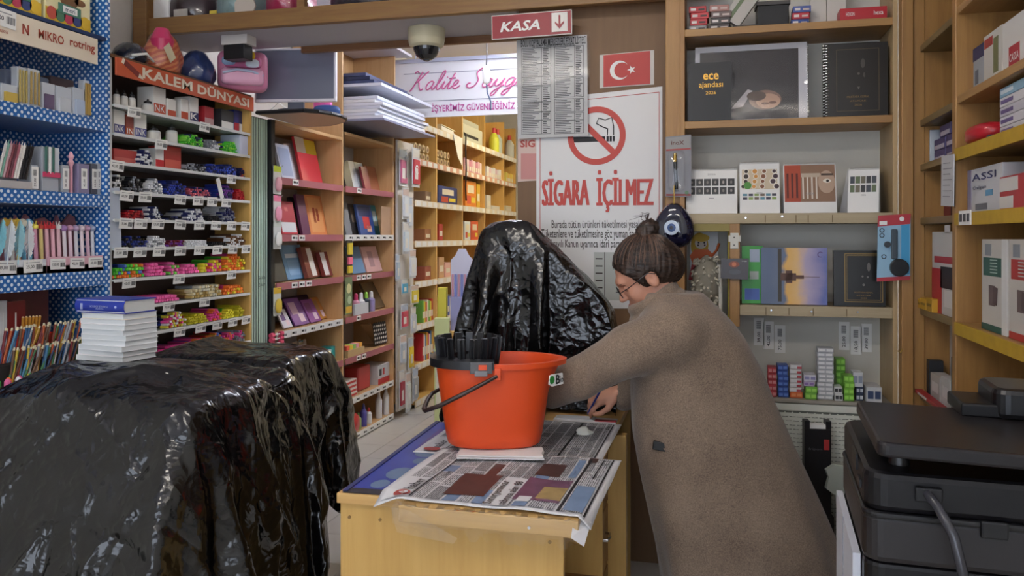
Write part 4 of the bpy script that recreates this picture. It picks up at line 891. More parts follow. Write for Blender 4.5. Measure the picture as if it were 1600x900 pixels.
# ================================================================== hook panel with hanging packs
hk = thing('hook_panel', 'white peg panel with hanging stationery packs beside the back aisle', 'panel', (-2.50, 6.14, 0), RL)
part('board', MB().box(0, .36, 0, .02, .05, 2.25, M('#d9d2c9', .5)), hk, bev=.002)
packs = [(630, 262, .16, .3, '#c76a8c', 'pink scissors and pencil pack'), (650, 262, .17, .33, '#c43a48', 'red flag pack'), (634, 318, .13, .25, '#dfe3e6', 'clear ruler pack'), (640, 332, .11, .26, '#cdd6e0', 'pale blue sleeve pack'), (634, 372, .12, .26, '#d0dbe4', 'clear sleeve pack of white cards'), (645, 412, .14, .24, '#e0e2e4', 'white notepad pack'), (621, 418, .07, .22, '#bccad6', 'grey blue sleeve pack'), (632, 448, .12, .12, '#5aa8c8', 'multicoloured sticker pack'), (648, 460, .17, .16, '#d8c23a', 'yellow tape pack'), (632, 494, .15, .2, '#c9485a', 'red framed label pack'), (646, 500, .11, .22, '#c8ccd2', 'grey refill pack'), (630, 546, .12, .24, '#b9c4d0', 'slate blue sleeve pack'), (642, 552, .1, .27, '#e0c23a', 'yellow pointer pack'), (628, 608, .1, .3, '#a83a48', 'dark red pen pack'), (638, 612, .1, .32, '#d6d9d2', 'white brush pack'), (649, 600, .12, .28, '#aeb2b6', 'silver crinkled pack')]
for k, (px, py, w, h, c, lab) in enumerate(packs):
    X = -2.47+.012*(k % 3); p = at_X(px, py, X)
    t = thing('hanging_pack', lab+' on the peg panel', 'pack', (X, p.y, p.z), RL, 'packs on the peg panel')
    part('sleeve', MB().box(-w/2, w/2, 0, .004, -h/2, h/2, M('#dfe2e6', .25)), t)
    part('contents', MB().box(-w*.4, w*.4, -.012, 0, -h*.42, h*.2, M(c, .4)).box(-w*.3, w*.1, -.013, -.012, -h*.3, -h*.02, M('#e6e4de', .4)), t, bev=.002); part('header_card', MB().box(-w*.46, w*.46, -.003, 0, h*.26, h*.46, M(('#b9c6d6', '#d9d6cf', '#c9b3a8')[k % 3], .5)), t)
    part('hook', MB().tube([(0, .0299+.012*(k % 3), h*.46), (0, -.03, h*.46), (0, -.036, h*.5)], .0022, CHROME, 5), t)
    if 'flag' in lab:
        b = MB().ring(-.02, -.02, .028, .04, -.018, -.016, WHITE, 14, .7, 5.6); part('crescent', b, t)
    if 'scissors' in lab: part('scissor_loops', MB().ring(.03, .08, .014, .022, -.02, -.016, M('#a9adb2', .3), 12).ring(.06, .08, .014, .022, -.02, -.016, M('#a9adb2', .3), 12).box(.03, .06, -.02, -.016, -.08, .06, M('#b9bdc2', .3, .8)), t)
# ================================================================== back aisle shelving
AX = -2.5
AZ = [2.45, 2.13, 1.77, 1.42, 1.07, .70, .36, .05]
edges = AEDGE
alab = ['narrow beech shelf bay next to the peg panel', 'yellow lit shelf bay behind the covered till, first', 'yellow lit shelf bay behind the covered till, second', 'yellow lit shelf bay with white paper boxes down the aisle', 'yellow lit shelf bay farthest down the aisle']
bays = []
for k in range(5):
    y0, y1 = edges[k], edges[k+1]; w = y1-y0
    u = thing('aisle_shelf', alab[k], 'shelf', (AX, y0, 0), RL); bays.append(u)
    part('side_panel', MB().box(w-.03, w, 0, .36, 0, 2.85, YELW), u)
    part('back_panel', MB().box(0, w-.03, .35, .36, 0, 2.85, wood('aisleback', '#b98f52', '#c79c5e', 'z')), u)
    for z in AZ:
        s_ = part('shelf', MB().box(0, w-.03, 0, .35, z-.022, z, YELW), u)
        part('rail', MB().box(0, w-.03, -.008, 0, z-.045, z+.01, M('#d9a88e', .5) if z in (2.13,) else M('#eadfca', .5)), s_)
        for q in range(4): part('price_tag', MB().box(-.05, .05, -.0015, 0, -.02, .02, WHITE), s_, (w*(q+.5)/4, -.0085, z-.018))
def aitem(px0, px1, ytop, lev, col, lab, d=.16, X=AX-.05, panels=(), name='carton', cat='box'):
    if lev == 1: X = AX-.15
    loc, w, h = litem(px0, px1, ytop, AZ[lev]+.001, X)
    return box_item(name, lab, cat, w, d, max(.03, h), M(col, .45), loc, RL, 'goods in the back aisle', [(a, b, c_, e_, M(m_, .45)) for (a, b, c_, e_, m_) in panels])
ai = [(664, 680, 213, 1, '#b23a36', 'red file box'), (665, 680, 300, 2, '#8a7058', 'brown file box'), (685, 716, 292, 2, '#2f3c7a', 'wide gift box with balloon print'), (727, 744, 283, 2, '#e08a2e', 'orange paint carton'), (746, 755, 288, 2, '#d9b23a', 'amber carton'),
      (761, 767, 305, 2, '#dcdad2', 'upright white carton'), (768, 785, 322, 2, '#e3e2dc', 'low white carton'), (726, 735, 346, 3, '#d9e2e6', 'pale carton'), (736, 747, 346, 3, '#d2572e', 'orange-red carton'), (686, 692, 350, 3, '#b23a30', 'slim red folder box'), (791, 803, 322, 2, '#e4dfc8', 'cream carton'),
      (686, 694, 402, 4, '#c9a07a', 'tan notebook box'), (696, 704, 410, 4, '#e8b8b0', 'salmon carton'), (686, 693, 462, 5, '#e0d04a', 'yellow carton'), (664, 680, 416, 4, '#a05a48', 'rust pencil box'), (664, 680, 358, 3, '#9c6a4a', 'cinnamon paper box')]
for k, (a, b_, yt, lv, c, lab) in enumerate(ai):
    loc, w, h = litem(a, b_, yt, AZ[lv]+.001, AX-.05)
    t = aitem(a, b_, yt, lv, c, lab+' in the back aisle shelves', panels=[(.2, .8, .55, .85, '#e9e0c8'), (.15, .5, .15, .45, '#c8503c'), (.55, .9, .2, .4, '#e8d84a')] if k in (2, 3, 7, 8) else [(.15, .85, .3, .6, '#ece6d8')])
def books_row(px0, px1, ytop, lev, cols, n, nm):
    X = AX-.03; y0, y1 = bay(at_X(px0, 400, X).y, at_X(px1, 400, X).y)
    h = at_X((px0+px1)/2, ytop, X).z-AZ[lev]
    for k in range(n):
        c = cols[k % len(cols)]; w = (y1-y0)/n
        solo('spine_box', MB().box(-w*.46, w*.46, 0, .18, 0, h*(1-.05*(k % 3)), M(c[0], .5)).box(-w*.36, w*.36, -.001, 0, h*.2, h*.5, M('#efe9dc', .5)), '%s %s in the back aisle row, %s from the near end' % (c[1], nm, ['first', 'second', 'third', 'fourth', 'fifth', 'sixth', 'seventh', 'eighth'][k]), 'box', (X, y0+w*(k+.5), AZ[lev]+.001), RL, '%s row' % nm, bev=.002)
books_row(726, 755, 251, 1, [('#e0b0c0', 'pink'), ('#ecd6da', 'pale pink'), ('#d68aa4', 'rose')], 8, 'envelope box')
books_row(761, 785, 263, 1, [('#eef0f2', 'white'), ('#e2c4d2', 'blush'), ('#e8e4ea', 'ivory')], 7, 'paper box')
books_row(791, 804, 271, 1, [('#e8d872', 'yellow'), ('#ecc85a', 'gold')], 5, 'file box')
books_row(660, 681, 468, 5, [('#6fae4a', 'green'), ('#d9c83a', 'yellow'), ('#c83a34', 'red'), ('#e8e2d0', 'cream')], 7, 'glue carton')
books_row(660, 681, 518, 6, [('#c8323a', 'red'), ('#e8e6e0', 'white'), ('#3a6a9c', 'blue'), ('#e0b03a', 'amber')], 8, 'story book')
books_row(698, 716, 462, 5, [('#5a6ac0', 'blue'), ('#d8d6e0', 'white')], 4, 'gel pen carton')
for lv in range(2):
    for k in range(4):
        for sgn in range(2):
            p = Vector((0, (6.60 if not sgn else 7.18)+k*.1, 0))
            solo('rolled_ribbon', MB().cyl((0, 0, 0), (0, .1, 0), .035, .035, M('#cbb489', .5), 10).cyl((0, -.001, 0), (0, .0, 0), .018, .018, M('#6e4a2c', .5), 8), 'beige spool stored in the top of the back aisle, %s tier %s' % (('lower', 'upper')[lv], ('by the peg panel', 'in the next bay')[sgn]), 'spool', (AX-.02, p.y, AZ[1]+.04+lv*.075), RL, 'spools tier %d bay %d' % (lv, sgn))
# cluttered grey device and bottles on the tops
loc, w, h = litem(722, 762, 190, AZ[0]+.001, AX-.0)
t = thing('receipt_printer', 'grey tangled office machine on top of the back aisle shelves', 'machine', (AX-.012, 8.26, AZ[0]+.001), RL)
part('body', MB().box(-.34, .38, 0, .3, 0, .18, M('#c3c4b4', .5)).box(-.3, .3, .02, .25, .16, .24, M('#a9aa9c', .5)), t, bev=.015); part('slot', MB().box(-.3, .2, -.004, 0, .05, .08, DARK), t)
part('cable', MB().tube([(-.3, -.0, .08), (-.33, -.03, .06), (-.36, -.035, -.1), (-.34, -.035, -.3), (-.36, -.035, -.5), (-.34, -.035, -.62)], .008, BLACK, 6), t)
part('paper_sheet', MB().add([(-.75, -.03, .02), (-.45, -.03, 0), (-.45, -.03, -.28), (-.6, -.03, -.2)], [(0, 3, 2, 1)], PAPER), t)
t = thing('binder', 'cream ring binder lying on top of the back aisle shelves', 'binder', (AX-.012, 7.45, AZ[0]+.012), (0, .03, RL)); part('cover', MB().box(-.2, .22, 0, .3, 0, .008, M('#d9d3b4', .5)).box(-.2, .22, 0, .3, .05, .058, M('#d9d3b4', .5)).box(-.2, -.19, 0, .3, .008, .05, M('#d9d3b4', .5)), t); part('pages', MB().box(-.18, .2, .01, .29, .008, .048, PAPER), t)
for (px, c, lab) in ((772, '#d9e04a', 'lime'), (777, '#b9c4bc', 'grey'), (796, '#c9ccc6', 'white')):
    X = AX-.06; t = thing('cleaner_bottle', lab+' bottle on an upper far aisle shelf', 'bottle', (X, at_X(px, 400, X).y, AZ[0]+.001), RL)
    part('body', MB().lathe([(.06, 0), (.06, .18), (.025, .24)], M(c, .4), 10), t, sm=50); part('cap', MB().lathe([(.025, .24), (.022, .3)], M('#c83a3a', .4), 8), t, sm=50)
# pen stand in front of aisle (white header, blue pens)
p = at_t(722, 455, 5.8)
t = thing('pen_stand', 'white counter pen stand with rounded header behind the covered till', 'stand', (p.x, p.y, .8), .24)
part('header_card', MB().prism([(-.08, .22), (-.08, .5), (-.05, .53), (-.025, .58), (.025, .58), (.05, .53), (.08, .5), (.08, .22)], 0, .01, M('#d8d8ea', .5)), t)
part('box', MB().box(-.08, .08, -.05, .1, 0, .24, M('#9a9cc8', .5)), t, bev=.003)
for k in range(7): part('pen', MB().cyl((-.066+k*.022, -.02, .2), (-.066+k*.022, -.02, .4), .008, .008, M('#8a96d8' if k % 2 else '#e0a8b8', .4), 6), t)
tb = thing('aisle_table', 'small table under the counter pen stand in the aisle', 'table', (p.x, p.y, 0), .24)
part('table_top', MB().box(-.16, .3, -.1, .3, .77, .8, YELW), tb)
for (x, y) in ((-.14, -.08), (.26, -.08), (-.14, .26), (.26, .26)): part('leg', MB().box(x, x+.03, y, y+.03, 0, .77, YELW), tb)
for k, (dx, c, nm) in enumerate(((-.13, '#e0d44a', 'yellow'), (.17, '#3a55a8', 'blue'))):
    solo('display_box', MB().box(-.03, .03, 0, .12, 0, .3-.1*k, M(c, .5)), nm+' upright carton beside the counter pen stand', 'carton', (p.x+dx, p.y-.06, .801), .24, bev=.002)
for (px, c, nm, yt) in ((690, '#d7e0a0', 'pale green', 0), (714, '#c8402e', 'red', 0)):
    q = at_t(px, 560, 5.6); solo('display_box', MB().box(-.05, .05, 0, .08, 0, .9-.25*(nm == 'red'), M(c, .5)).box(-.04, .04, -.001, 0, .3, .6, M('#efe8d0', .5)), nm+' tall display carton on the aisle floor behind the bucket', 'carton', (q.x, q.y, .003), .24, bev=.003)
# white plastic bin on the aisle floor
q = at_Z(664, 645, 0); t = thing('waste_bin', 'white plastic bin on the tiled aisle floor', 'bin', (q.x+.16, q.y+.2, .003), .1)
part('bin_body', MB().lathe([(.13, 0), (.165, .5), (.15, .5), (.12, .02)], M('#c7cdd4', .4), 4, Matrix.Rotation(PI/4, 4, 'Z')), t, bev=.01); part('rim', MB().lathe([(.165, .49), (.175, .5), (.175, .52), (.15, .52)], M('#c7cdd4', .4), 4, Matrix.Rotation(PI/4, 4, 'Z')), t)
# ================================================================== lit banner across the aisle
BY = 6.33
bn = thing('hanging_banner', 'white hanging banner with pink script lettering across the aisle', 'banner', (0, BY, 0))
bx0, bx1 = at_Y(596, 130, BY).x, .6
z0, z1 = at_Y(700, 182, BY).z, at_Y(700, 96, BY).z
part('cloth', MB().box(bx0, bx1, 0, .02, z0, z1, M('#f4f3f7', .5)), bn)
part('top_rail', MB().box(bx0-.05, bx1, -.02, .03, z1, z1+.03, M('#b9bcd0', .4)), bn)
for x in (bx0+.3, bx1-.3): part('hanger', MB().cyl((x, .01, z1+.03), (x, .01, 3.2), .006, .006, M('#b9bcd0', .4), 6), bn)
zl = at_Y(700, 157, BY).z
part('border_line', MB().box(bx0+.08, bx1, -.003, 0, zl, zl+.005, M('#8a8a9a', .5)).box(bx0+.2, bx1, -.003, 0, z1-.09, z1-.085, M('#8a8a9a', .5)), bn)
PNK = M('#d06a9a', .5); MAG = M('#b9328c', .5)
x_a, x_b = at_Y(655, 168, BY).x, at_Y(808, 168, BY).x
letter(bn, 'İŞYERİMİZ GÜVENLİĞİNİZ İÇİN KAPALI DEVRE', (x_a+x_b)/2+.31, at_Y(720, 176, BY).z, -.004, (x_b-x_a)*1.48, .085, MAG, .012)
# script lettering as pen strokes, built letter by letter in a unit box
STROKES = {
 'K': [[(.0, .95), (.12, 1.02), (.22, .95)], [(.42, 1.0), (.32, .7), (.2, .3), (.08, 0), (0, -.02)], [(.75, 1.0), (.6, .85), (.35, .5), (.28, .46), (.4, .4), (.5, .15), (.62, .0), (.74, .06)]],
 'a': [[(.42, .4), (.3, .46), (.14, .36), (.08, .15), (.16, .01), (.28, .04), (.4, .22), (.44, .42), (.4, .12), (.46, .0), (.58, .08)]],
 'l': [[(.0, .08), (.2, .4), (.34, .85), (.3, 1.0), (.2, .85), (.12, .3), (.16, .02), (.26, .0), (.36, .1)]],
 'i': [[(.0, .1), (.14, .42), (.1, .14), (.16, .0), (.28, .08)], [(.2, .62), (.22, .66)]],
 't': [[(.0, .1), (.2, .45), (.3, .85), (.18, .3), (.16, .05), (.24, 0), (.36, .1)], [(.08, .55), (.42, .58)]],
 'e': [[(.0, .12), (.2, .2), (.3, .36), (.22, .46), (.1, .34), (.08, .12), (.18, .0), (.32, .04), (.46, .16)]],
 'S': [[(.62, .9), (.56, 1.02), (.4, 1.0), (.28, .8), (.36, .6), (.46, .4), (.4, .12), (.2, .0), (.04, .1), (.06, .24), (.16, .26)]],
 'y': [[(.0, .12), (.12, .42), (.1, .14), (.2, .04), (.34, .2), (.44, .44), (.36, .0), (.22, -.4), (.08, -.44), (.14, -.22), (.5, .1)]],
 'g': [[(.42, .4), (.3, .46), (.14, .36), (.08, .15), (.16, .02), (.3, .1), (.44, .42), (.36, -.1), (.22, -.42), (.08, -.4), (.16, -.18), (.54, .1)]],
 'ı': [[(.0, .1), (.14, .42), (.1, .14), (.16, .0), (.28, .08)]]}
ADV = {'K': .8, 'a': .55, 'l': .34, 'i': .26, 't': .34, 'e': .42, 'S': .66, 'y': .48, 'g': .5, 'ı': .3, ' ': .35}
def catmull(p, n=5):
    o = []; q = [p[0]]+list(p)+[p[-1]]
    for i in range(1, len(q)-2):
        for k in range(n):
            t = k/n; o.append(tuple(.5*((2*q[i][d])+(-q[i-1][d]+q[i+1][d])*t+(2*q[i-1][d]-5*q[i][d]+4*q[i+1][d]-q[i+2][d])*t*t+(-q[i-1][d]+3*q[i][d]-3*q[i+1][d]+q[i+2][d])*t**3) for d in range(2)))
    o.append(tuple(p[-1])); return o
def script(parent, s, x0, z0_, sz, m, y=-.006, sh=.35, sxx=1.25, r=.011):
    x = x0
    for ch in s:
        if ch in STROKES:
            mb = MB()
            for st in STROKES[ch]: mb.tube([((a+b*sh)*sz*sxx+x, y, z0_+b*sz) for a, b in catmull(st)], r, m, 5)
            part('script_letter', mb, parent)
        x += ADV[ch]*sz*sxx
xs = at_Y(640, 140, BY).x; script(bn, 'Kalite', xs, at_Y(700, 139, BY).z, .15, PNK, sxx=1.05, r=.006)
xs = at_Y(727, 140, BY).x; script(bn, 'Saygı', xs, at_Y(700, 139, BY).z, .15, PNK, sxx=1.25, r=.006)
# small hanging white sensor on a cord
q = at_Y(760, 118, 5.4)
t = thing('hanging_sensor', 'white capsule hanging on a thin dark cord before the banner', 'pendant', (q.x, q.y, q.z)); part('capsule', pillow(.055, .13, .03, WHITE), t, (0, 0, -.06), sm=60)
part('cord', MB().tube([(0, 0, .06), (.004, 0, .15), (0, 0, .28), (0, 0, 3.2-q.z)], .004, M('#3c3c48', .5), 5).tube([(0, 0, -.06), (.006, 0, -.12), (.03, 0, -.18), (.03, 0, -.24)], .005, M('#4a5a7a', .5), 5), t)
# ================================================================== dome camera, till sign
q = at_Z(656, 38, LZ+.004)
t = thing('dome_camera', 'beige dome security camera under the overhead shelf', 'camera', (q.x, 3.83, LZ+.004)); BE = M('#c9c2a4', .45)
part('housing', MB().lathe([(.092, 0), (.092, -.055), (.085, -.085), (.07, -.095)][::-1], BE, 28), t, sm=50)
part('dome', MB().lathe([(.002, -.158), (.03, -.152), (.052, -.135), (.064, -.11), (.068, -.088)], M('#16181e', .06, spec=.8), 28), t, sm=70)
part('lens', MB().lathe([(.014, -.16), (.02, -.15)], M('#6a6f7c', .1, .5), 14), t)
ks = thing('till_sign', 'red till sign with white letters and a down arrow on the overhead shelf', 'sign', (at_Y(840, 38, 3.56).x, 3.56, 0), (0, -.012, 0))
zt, zb_ = at_Y(840, 19, 3.56).z, at_Y(840, 57, 3.56).z; w = at_Y(903, 38, 3.56).x-at_Y(777, 38, 3.56).x
part('border', MB().box(-w/2, w/2, 0, .008, zb_, zt, M('#ded5cf', .45)), ks)
part('plate', MB().box(-w/2+.004, w/2-.004, -.002, 0, zb_+.004, zt-.004, M('#941c2a', .4)), ks)
letter(ks, 'KASA', -w*.14, zb_+.03, -.0035, .185, .046, WHITE, .025, .25)
xa = w*.35
part('arrow_field', MB().box(xa-.036, xa+.036, -.004, -.002, zb_+.014, zt-.01, M('#e6e1dc', .5)), ks)
part('arrow', MB().prism([(xa-.004, zt-.022), (xa+.004, zt-.022), (xa+.004, zb_+.045), (xa+.02, zb_+.06), (xa+.02, zb_+.05), (xa, zb_+.026), (xa-.02, zb_+.05), (xa-.02, zb_+.06), (xa-.004, zb_+.045)], -.006, -.004, M('#941c2a', .4)), ks)
# ================================================================== posters on the brown column
class Pl:
    """a thing hung on a plane y=Y: px -> local coordinates"""
    def __init__(s, Y, cx, cy): s.Y = Y; p = at_Y(cx, cy, Y); s.o = Vector((p.x, Y, p.z))
    def __call__(s, px, py): p = at_Y(px, py, s.Y); return (p.x-s.o.x, p.z-s.o.z)
def quadp(L, pts): return [L(*p) for p in pts]
GREYP = M('#c2c1c1', .5); SW = M('#dfdedd', .35)
Yp = YC-.006
L = Pl(Yp, 938, 470); sg = thing('warning_sign', 'large white no-smoking poster with red ring on the brown column', 'sign', L.o)
part('sheet', MB().prism(quadp(L, [(838, 482), (838, 156), (1035, 135), (1035, 482)]), 0, .004, SW), sg)
RS = M('#c33a2c', .45)
bd = MB(); a, b_, c, d = quadp(L, [(844, 482), (844, 163), (1030, 144), (1030, 482)])
for p, q in ((a, b_), (b_, c), (c, d)): bd.tube([(p[0], -.001, p[1]), (q[0], -.001, q[1])], .0016, RS, 4)
part('border_line', bd, sg)
x, z = L(932, 212); r = .0029*46
part('ring', MB().ring(x, z, r*.8, r, -.003, 0, RS, 48), sg)
part('slash', MB().prism([(x-r*.66, z+r*.52), (x-r*.52, z+r*.66), (x+r*.66, z-r*.52), (x+r*.52, z-r*.66)], -.0035, 0, RS), sg)
cg = MB(); cg.box(x-.115, x+.04, -.002, 0, z-.028, z-.004, INK)
for k in range(3): cg.box(x+.046+k*.014, x+.056+k*.014, -.002, 0, z-.028, z-.004, INK)
part('cigarette', cg, sg)
sm_ = MB(); sm_.tube([(x+.05, -.002, z+.0), (x+.052, -.002, z+.03), (x+.03, -.002, z+.038), (x+.0, -.002, z+.055), (x+.01, -.002, z+.08), (x+.04, -.002, z+.07), (x+.07, -.002, z+.08), (x+.078, -.002, z+.04), (x+.078, -.002, z+.0)], .0025, INK, 5)
part('smoke_line', sm_, sg)
def ltxt(parent, L, s, pxl, pxr, yt, yb, m, bold=0, y=-.002, cap=True):
    (x0, zt), (x1, zb) = L(pxl, yt), L(pxr, yb); letter(parent, s, (x0+x1)/2, zb, y, x1-x0, zt-zb, m, bold)
for dx in (-1.4, -.5, .5, 1.4): ltxt(sg, L, 'SİGARA', 848+dx, 920+dx, 268, 321, RS, 0, -.002-.0004*(dx+1.4)); ltxt(sg, L, 'İÇİLMEZ', 933+dx, 1020+dx, 266, 331, RS, 0, -.002-.0004*(dx+1.4))
TB = M('#3a322c', .5)
ltxt(sg, L, 'Burada tütün ürünleri tüketilmesi yasaktır.', 862, 1012, 344, 360, TB, .008); ltxt(sg, L, 'Tüketenlere ve tüketilmesine göz yuman sorumlulara', 846, 1024, 358, 376, TB, .008); ltxt(sg, L, '4207 sayılı Kanun uyarınca idari para cezası verilir.', 846, 1016, 374, 391, TB, .008)
tb = MB(); (x0, zt), (x1, zb) = L(928, 394), L(1004, 470)
tb.box(x0, x1, -.0015, 0, zb, zt, M('#b9bdb8', .5))
for k in range(6): tb.box(x0+.008, x0+.04, -.003, -.0015, zb+.02+k*(zt-zb-.02)/6, zb+.026+k*(zt-zb-.02)/6, TB)
tb.box(x0+.048, x0+.05, -.003, -.0015, zb, zt, TB)
part('fee_table', tb, sg)
# small pink sign behind
L = Pl(YC-.004, 824, 282); t = thing('small_notice', 'small faded pink notice half hidden behind the price list', 'notice', L.o)
part('sheet', MB().prism(quadp(L, [(809, 284), (809, 216), (840, 214), (840, 282)]), 0, .003, M('#d3b9b0', .5)), t)
part('print', MB().prism(quadp(L, [(814, 280), (814, 240), (838, 240), (838, 280)]), -.001, 0, M('#c98a86', .5)), t); ltxt(t, L, 'SIG', 813, 836, 219, 230, M('#b5443c', .5), .03)
# flag
L = Pl(YC-.006, 980, 136); t = thing('flag_print', 'red flag print with white crescent and star on the brown column', 'flag', L.o)
part('sheet', MB().prism(quadp(L, [(937, 138), (937, 86), (1022, 78), (1022, 132)]), 0, .003, M('#cfc9c2', .5)), t)
part('red_field', MB().prism(quadp(L, [(943, 136), (943, 86.5), (1016, 79.5), (1016, 131)]), -.0015, 0, M('#b8261f', .45)), t)
x, z = L(968, 110); R = .0029*15
cr = []
for i in range(25):
    a = .62+(2*PI-1.24)*i/24; cr.append((x+R*math.cos(a), z+R*math.sin(a)))
for i in range(25):
    a = (2*PI-.82)-(2*PI-1.64)*i/24; cr.append((x+R*.25+R*.8*math.cos(a), z+R*.8*math.sin(a)))
cb = MB()
for i in range(24): cb.prism([cr[i], cr[i+1], cr[48-i], cr[49-i]], -.003, -.0015, WHITE)
part('crescent', cb, t)
x2 = x+R*1.25; st = [(x2+(R*.46 if i % 2 == 0 else R*.18)*math.cos(PI+i*PI/5), z+(R*.46 if i % 2 == 0 else R*.18)*math.sin(PI+i*PI/5)) for i in range(10)]
sb = MB()
for i in range(10): sb.prism([(x2, z), st[i], st[(i+1) % 10]], -.003, -.0015, WHITE)
part('star', sb, t)
# price list in clear sleeve
L = Pl(YC-.03, 865, 216); t = thing('price_list', 'grey printed price list in a clear sleeve hung from the overhead shelf', 'price list', L.o)
part('sheet', MB().prism(quadp(L, [(809, 217), (807, 63), (917, 54), (919, 212)]), 0, .002, GREYP), t)
ltxt(t, L, 'BOLU KOPYALAMA MERKEZLERİ FİYAT LİSTESİ', 814, 915, 59, 68, INK, .01, -.001); ltxt(t, L, 'A4 KAĞIT ÜZERİNDEN FİYATLANDIRMA', 832, 898, 69.5, 72, INK, 0, -.001)
rs = random.Random(3); DG = M('#5c5c60', .6)
for (pa, pb, secs) in ((815, 861, ((76, 99), (101, 119), (121, 133), (136, 159), (160, 174), (176, 187), (189, 209))), (866, 912, ((73, 119), (122, 151), (155, 174), (177, 187), (189, 208)))):
    for (ya, yb) in secs:
        (x0, zt), (x1, zb) = L(pa, ya), L(pb, yb); fr = MB()
        for (u0, u1, v0, v1) in ((x0, x1, zt-.002, zt), (x0, x1, zb, zb+.002), (x0, x0+.002, zb, zt), (x1-.002, x1, zb, zt), (x0+(x1-x0)*.68, x0+(x1-x0)*.69, zb, zt)): fr.box(u0, u1, -.001, 0, v0, v1, INK)
        part('table_frame', fr, t)
        ln = MB(); n = int((zt-zb)/.0075)
        for k in range(1, n):
            zz = zt-k*(zt-zb)/n
            ln.box(x0+.005, x0+(x1-x0)*rs.uniform(.35, .64), -.001, 0, zz-.0015, zz+.0018, DG).box(x0+(x1-x0)*.73, x0+(x1-x0)*rs.uniform(.85, .96), -.001, 0, zz-.0018, zz+.002, INK)
        part('text_rows', ln, t)
part('clear_sleeve', MB().prism(quadp(L, [(805, 219), (803, 60), (921, 50), (922, 214)]), -.006, -.005, film('sleeve', .01, .1)), t)
part('sleeve_crease', MB().tube([(*[v for v in (L(809, 166)[0], -.007, L(809, 166)[1])],), (L(840, 158)[0], -.009, L(840, 158)[1]), (L(880, 156)[0], -.009, L(880, 156)[1]), (L(920, 160)[0], -.007, L(920, 160)[1])], .002, CLEAR, 5), t)
# evil-eye bead
L = Pl(YS-.04, 1053, 388); t = thing('eye_bead', 'dark blue glass eye bead hanging by the timber stud', 'ornament', L.o, 0); NB = M('#12142e', .06, spec=.8, coat=.5)
vs = []; n = 32; ks = 10
out = [(0, .185), (.02, .183), (.05, .155), (.075, .115), (.083, .075), (.07, .03), (.035, .004), (0, 0)]
prof = catmull(out, 4)
b = MB()
ringv = []
full = [(px_, pz_) for px_, pz_ in prof]+[(-px_, pz_) for px_, pz_ in prof[::-1]][1:-1]
m_ = len(full)
for (s, dep) in ((.0, -.03), (.45, -.028), (.75, -.022), (.93, -.012), (1, 0), (.93, .008), (0, .01)):
    for (x_, z_) in full: ringv.append((x_*s, dep, .088+(z_-.088)*s))
fs = [(j*m_+i, j*m_+(i+1) % m_, (j+1)*m_+(i+1) % m_, (j+1)*m_+i) for j in range(6) for i in range(m_)]
part('bead', MB().add(ringv, fs, NB), t, sm=80)
part('eye_white', MB().disc(-.008, .085, .030, -.034, -.026, M('#c9d6e8', .25), 24), t); part('iris', MB().disc(-.008, .085, .017, -.036, -.034, M('#2a4a86', .2), 20), t); part('pupil', MB().disc(-.008, .085, .008, -.0375, -.036, M('#10142c', .2), 14), t)
part('cord', MB().tube([(0, 0, .183), (0, .015, .26)], .002, M('#caa64a', .5), 5), t)
# pen blister hanging on the stud
L = Pl(YS-.005, 1058, 306); t = thing('blister_pack', 'gold and black pen in a clear blister pack hanging on the timber stud', 'blister pack', L.o)
part('card', MB().prism(quadp(L, [(1040, 307), (1040, 214), (1080, 210), (1080, 308)]), 0, .003, M('#77757a', .35)), t)
part('header', MB().prism(quadp(L, [(1041, 236), (1041, 216), (1079, 212), (1079, 233)]), -.0015, 0, M('#8a8784', .4)), t); ltxt(t, L, 'inoX', 1049, 1069, 220, 226, M('#5a2c24', .5), .02)
part('red_line', MB().prism(quadp(L, [(1041, 236), (1041, 233.5), (1079, 231), (1079, 233.5)]), -.002, 0, M('#9a3a34', .5)), t); part('red_line', MB().prism(quadp(L, [(1041, 306), (1041, 303), (1079, 303), (1079, 306)]), -.002, 0, M('#8a3a34', .5)), t)
x, z = L(1055, 240); x1, z1_ = L(1057, 296)
part('pen_barrel', MB().cyl((x, -.008, z-.03), (x1, -.008, z1_), .0085, .007, M('#15161a', .25), 10), t, sm=50); part('pen_top', MB().cyl((x, -.008, z), (x, -.008, z-.035), .007, .0088, M('#c9a54a', .25, .9), 10), t, sm=50)
part('blister', pillow(.075, .17, .03, CLEAR, 16, 6), t, (L(1057, 296)[0], -.012, L(1057, 296)[1]-.01), sm=60)
part('tick_badge', MB().disc(*L(1073, 301), .008, -.003, -.001, M('#5a7a5a', .5), 12), t)
# ================================================================== calendar shelf
cs = thing('calendar_shelf', 'white-backed pine wall shelf with calendars and diaries behind the person', 'shelf', (0, YS, 0))
CX0, CX1 = -.129, .668
WBK = M('#cfccc2', .6, var=.05, bscale=7)
part('back_panel', MB().box(CX0, CX1, .26, .275, .2, 2.8, WBK), cs)
part('side_panel', MB().box(CX0-.02, CX0+.0, 0.0, .26, .2, 2.8, PINE), cs, bev=.002); 
part('side_panel', MB().box(CX1, CX1+.018, .0, .26, .2, 2.8, wood('sidein', '#a98f66', '#b89e74', 'z')), cs, bev=.002)
STB = wood('stained', '#a69678', '#b7a88a', 'x', .6)
SZ = [2.328, 1.946, 1.563, 1.189, .812]
xd = at_Y(1148, 400, YS).x
for k, z in enumerate(SZ):
    x0 = CX0 if k < 3 else (xd+.02 if k == 3 else CX0)
    part('shelf', MB().box(x0, CX1, 0, .26, z-(.03 if k < 2 else .042 if k < 4 else .014), z, PINEX if k < 2 else STB if k < 4 else M('#9a9488', .6)), cs, bev=.002)
sp_ = MB(); rs = random.Random(5)
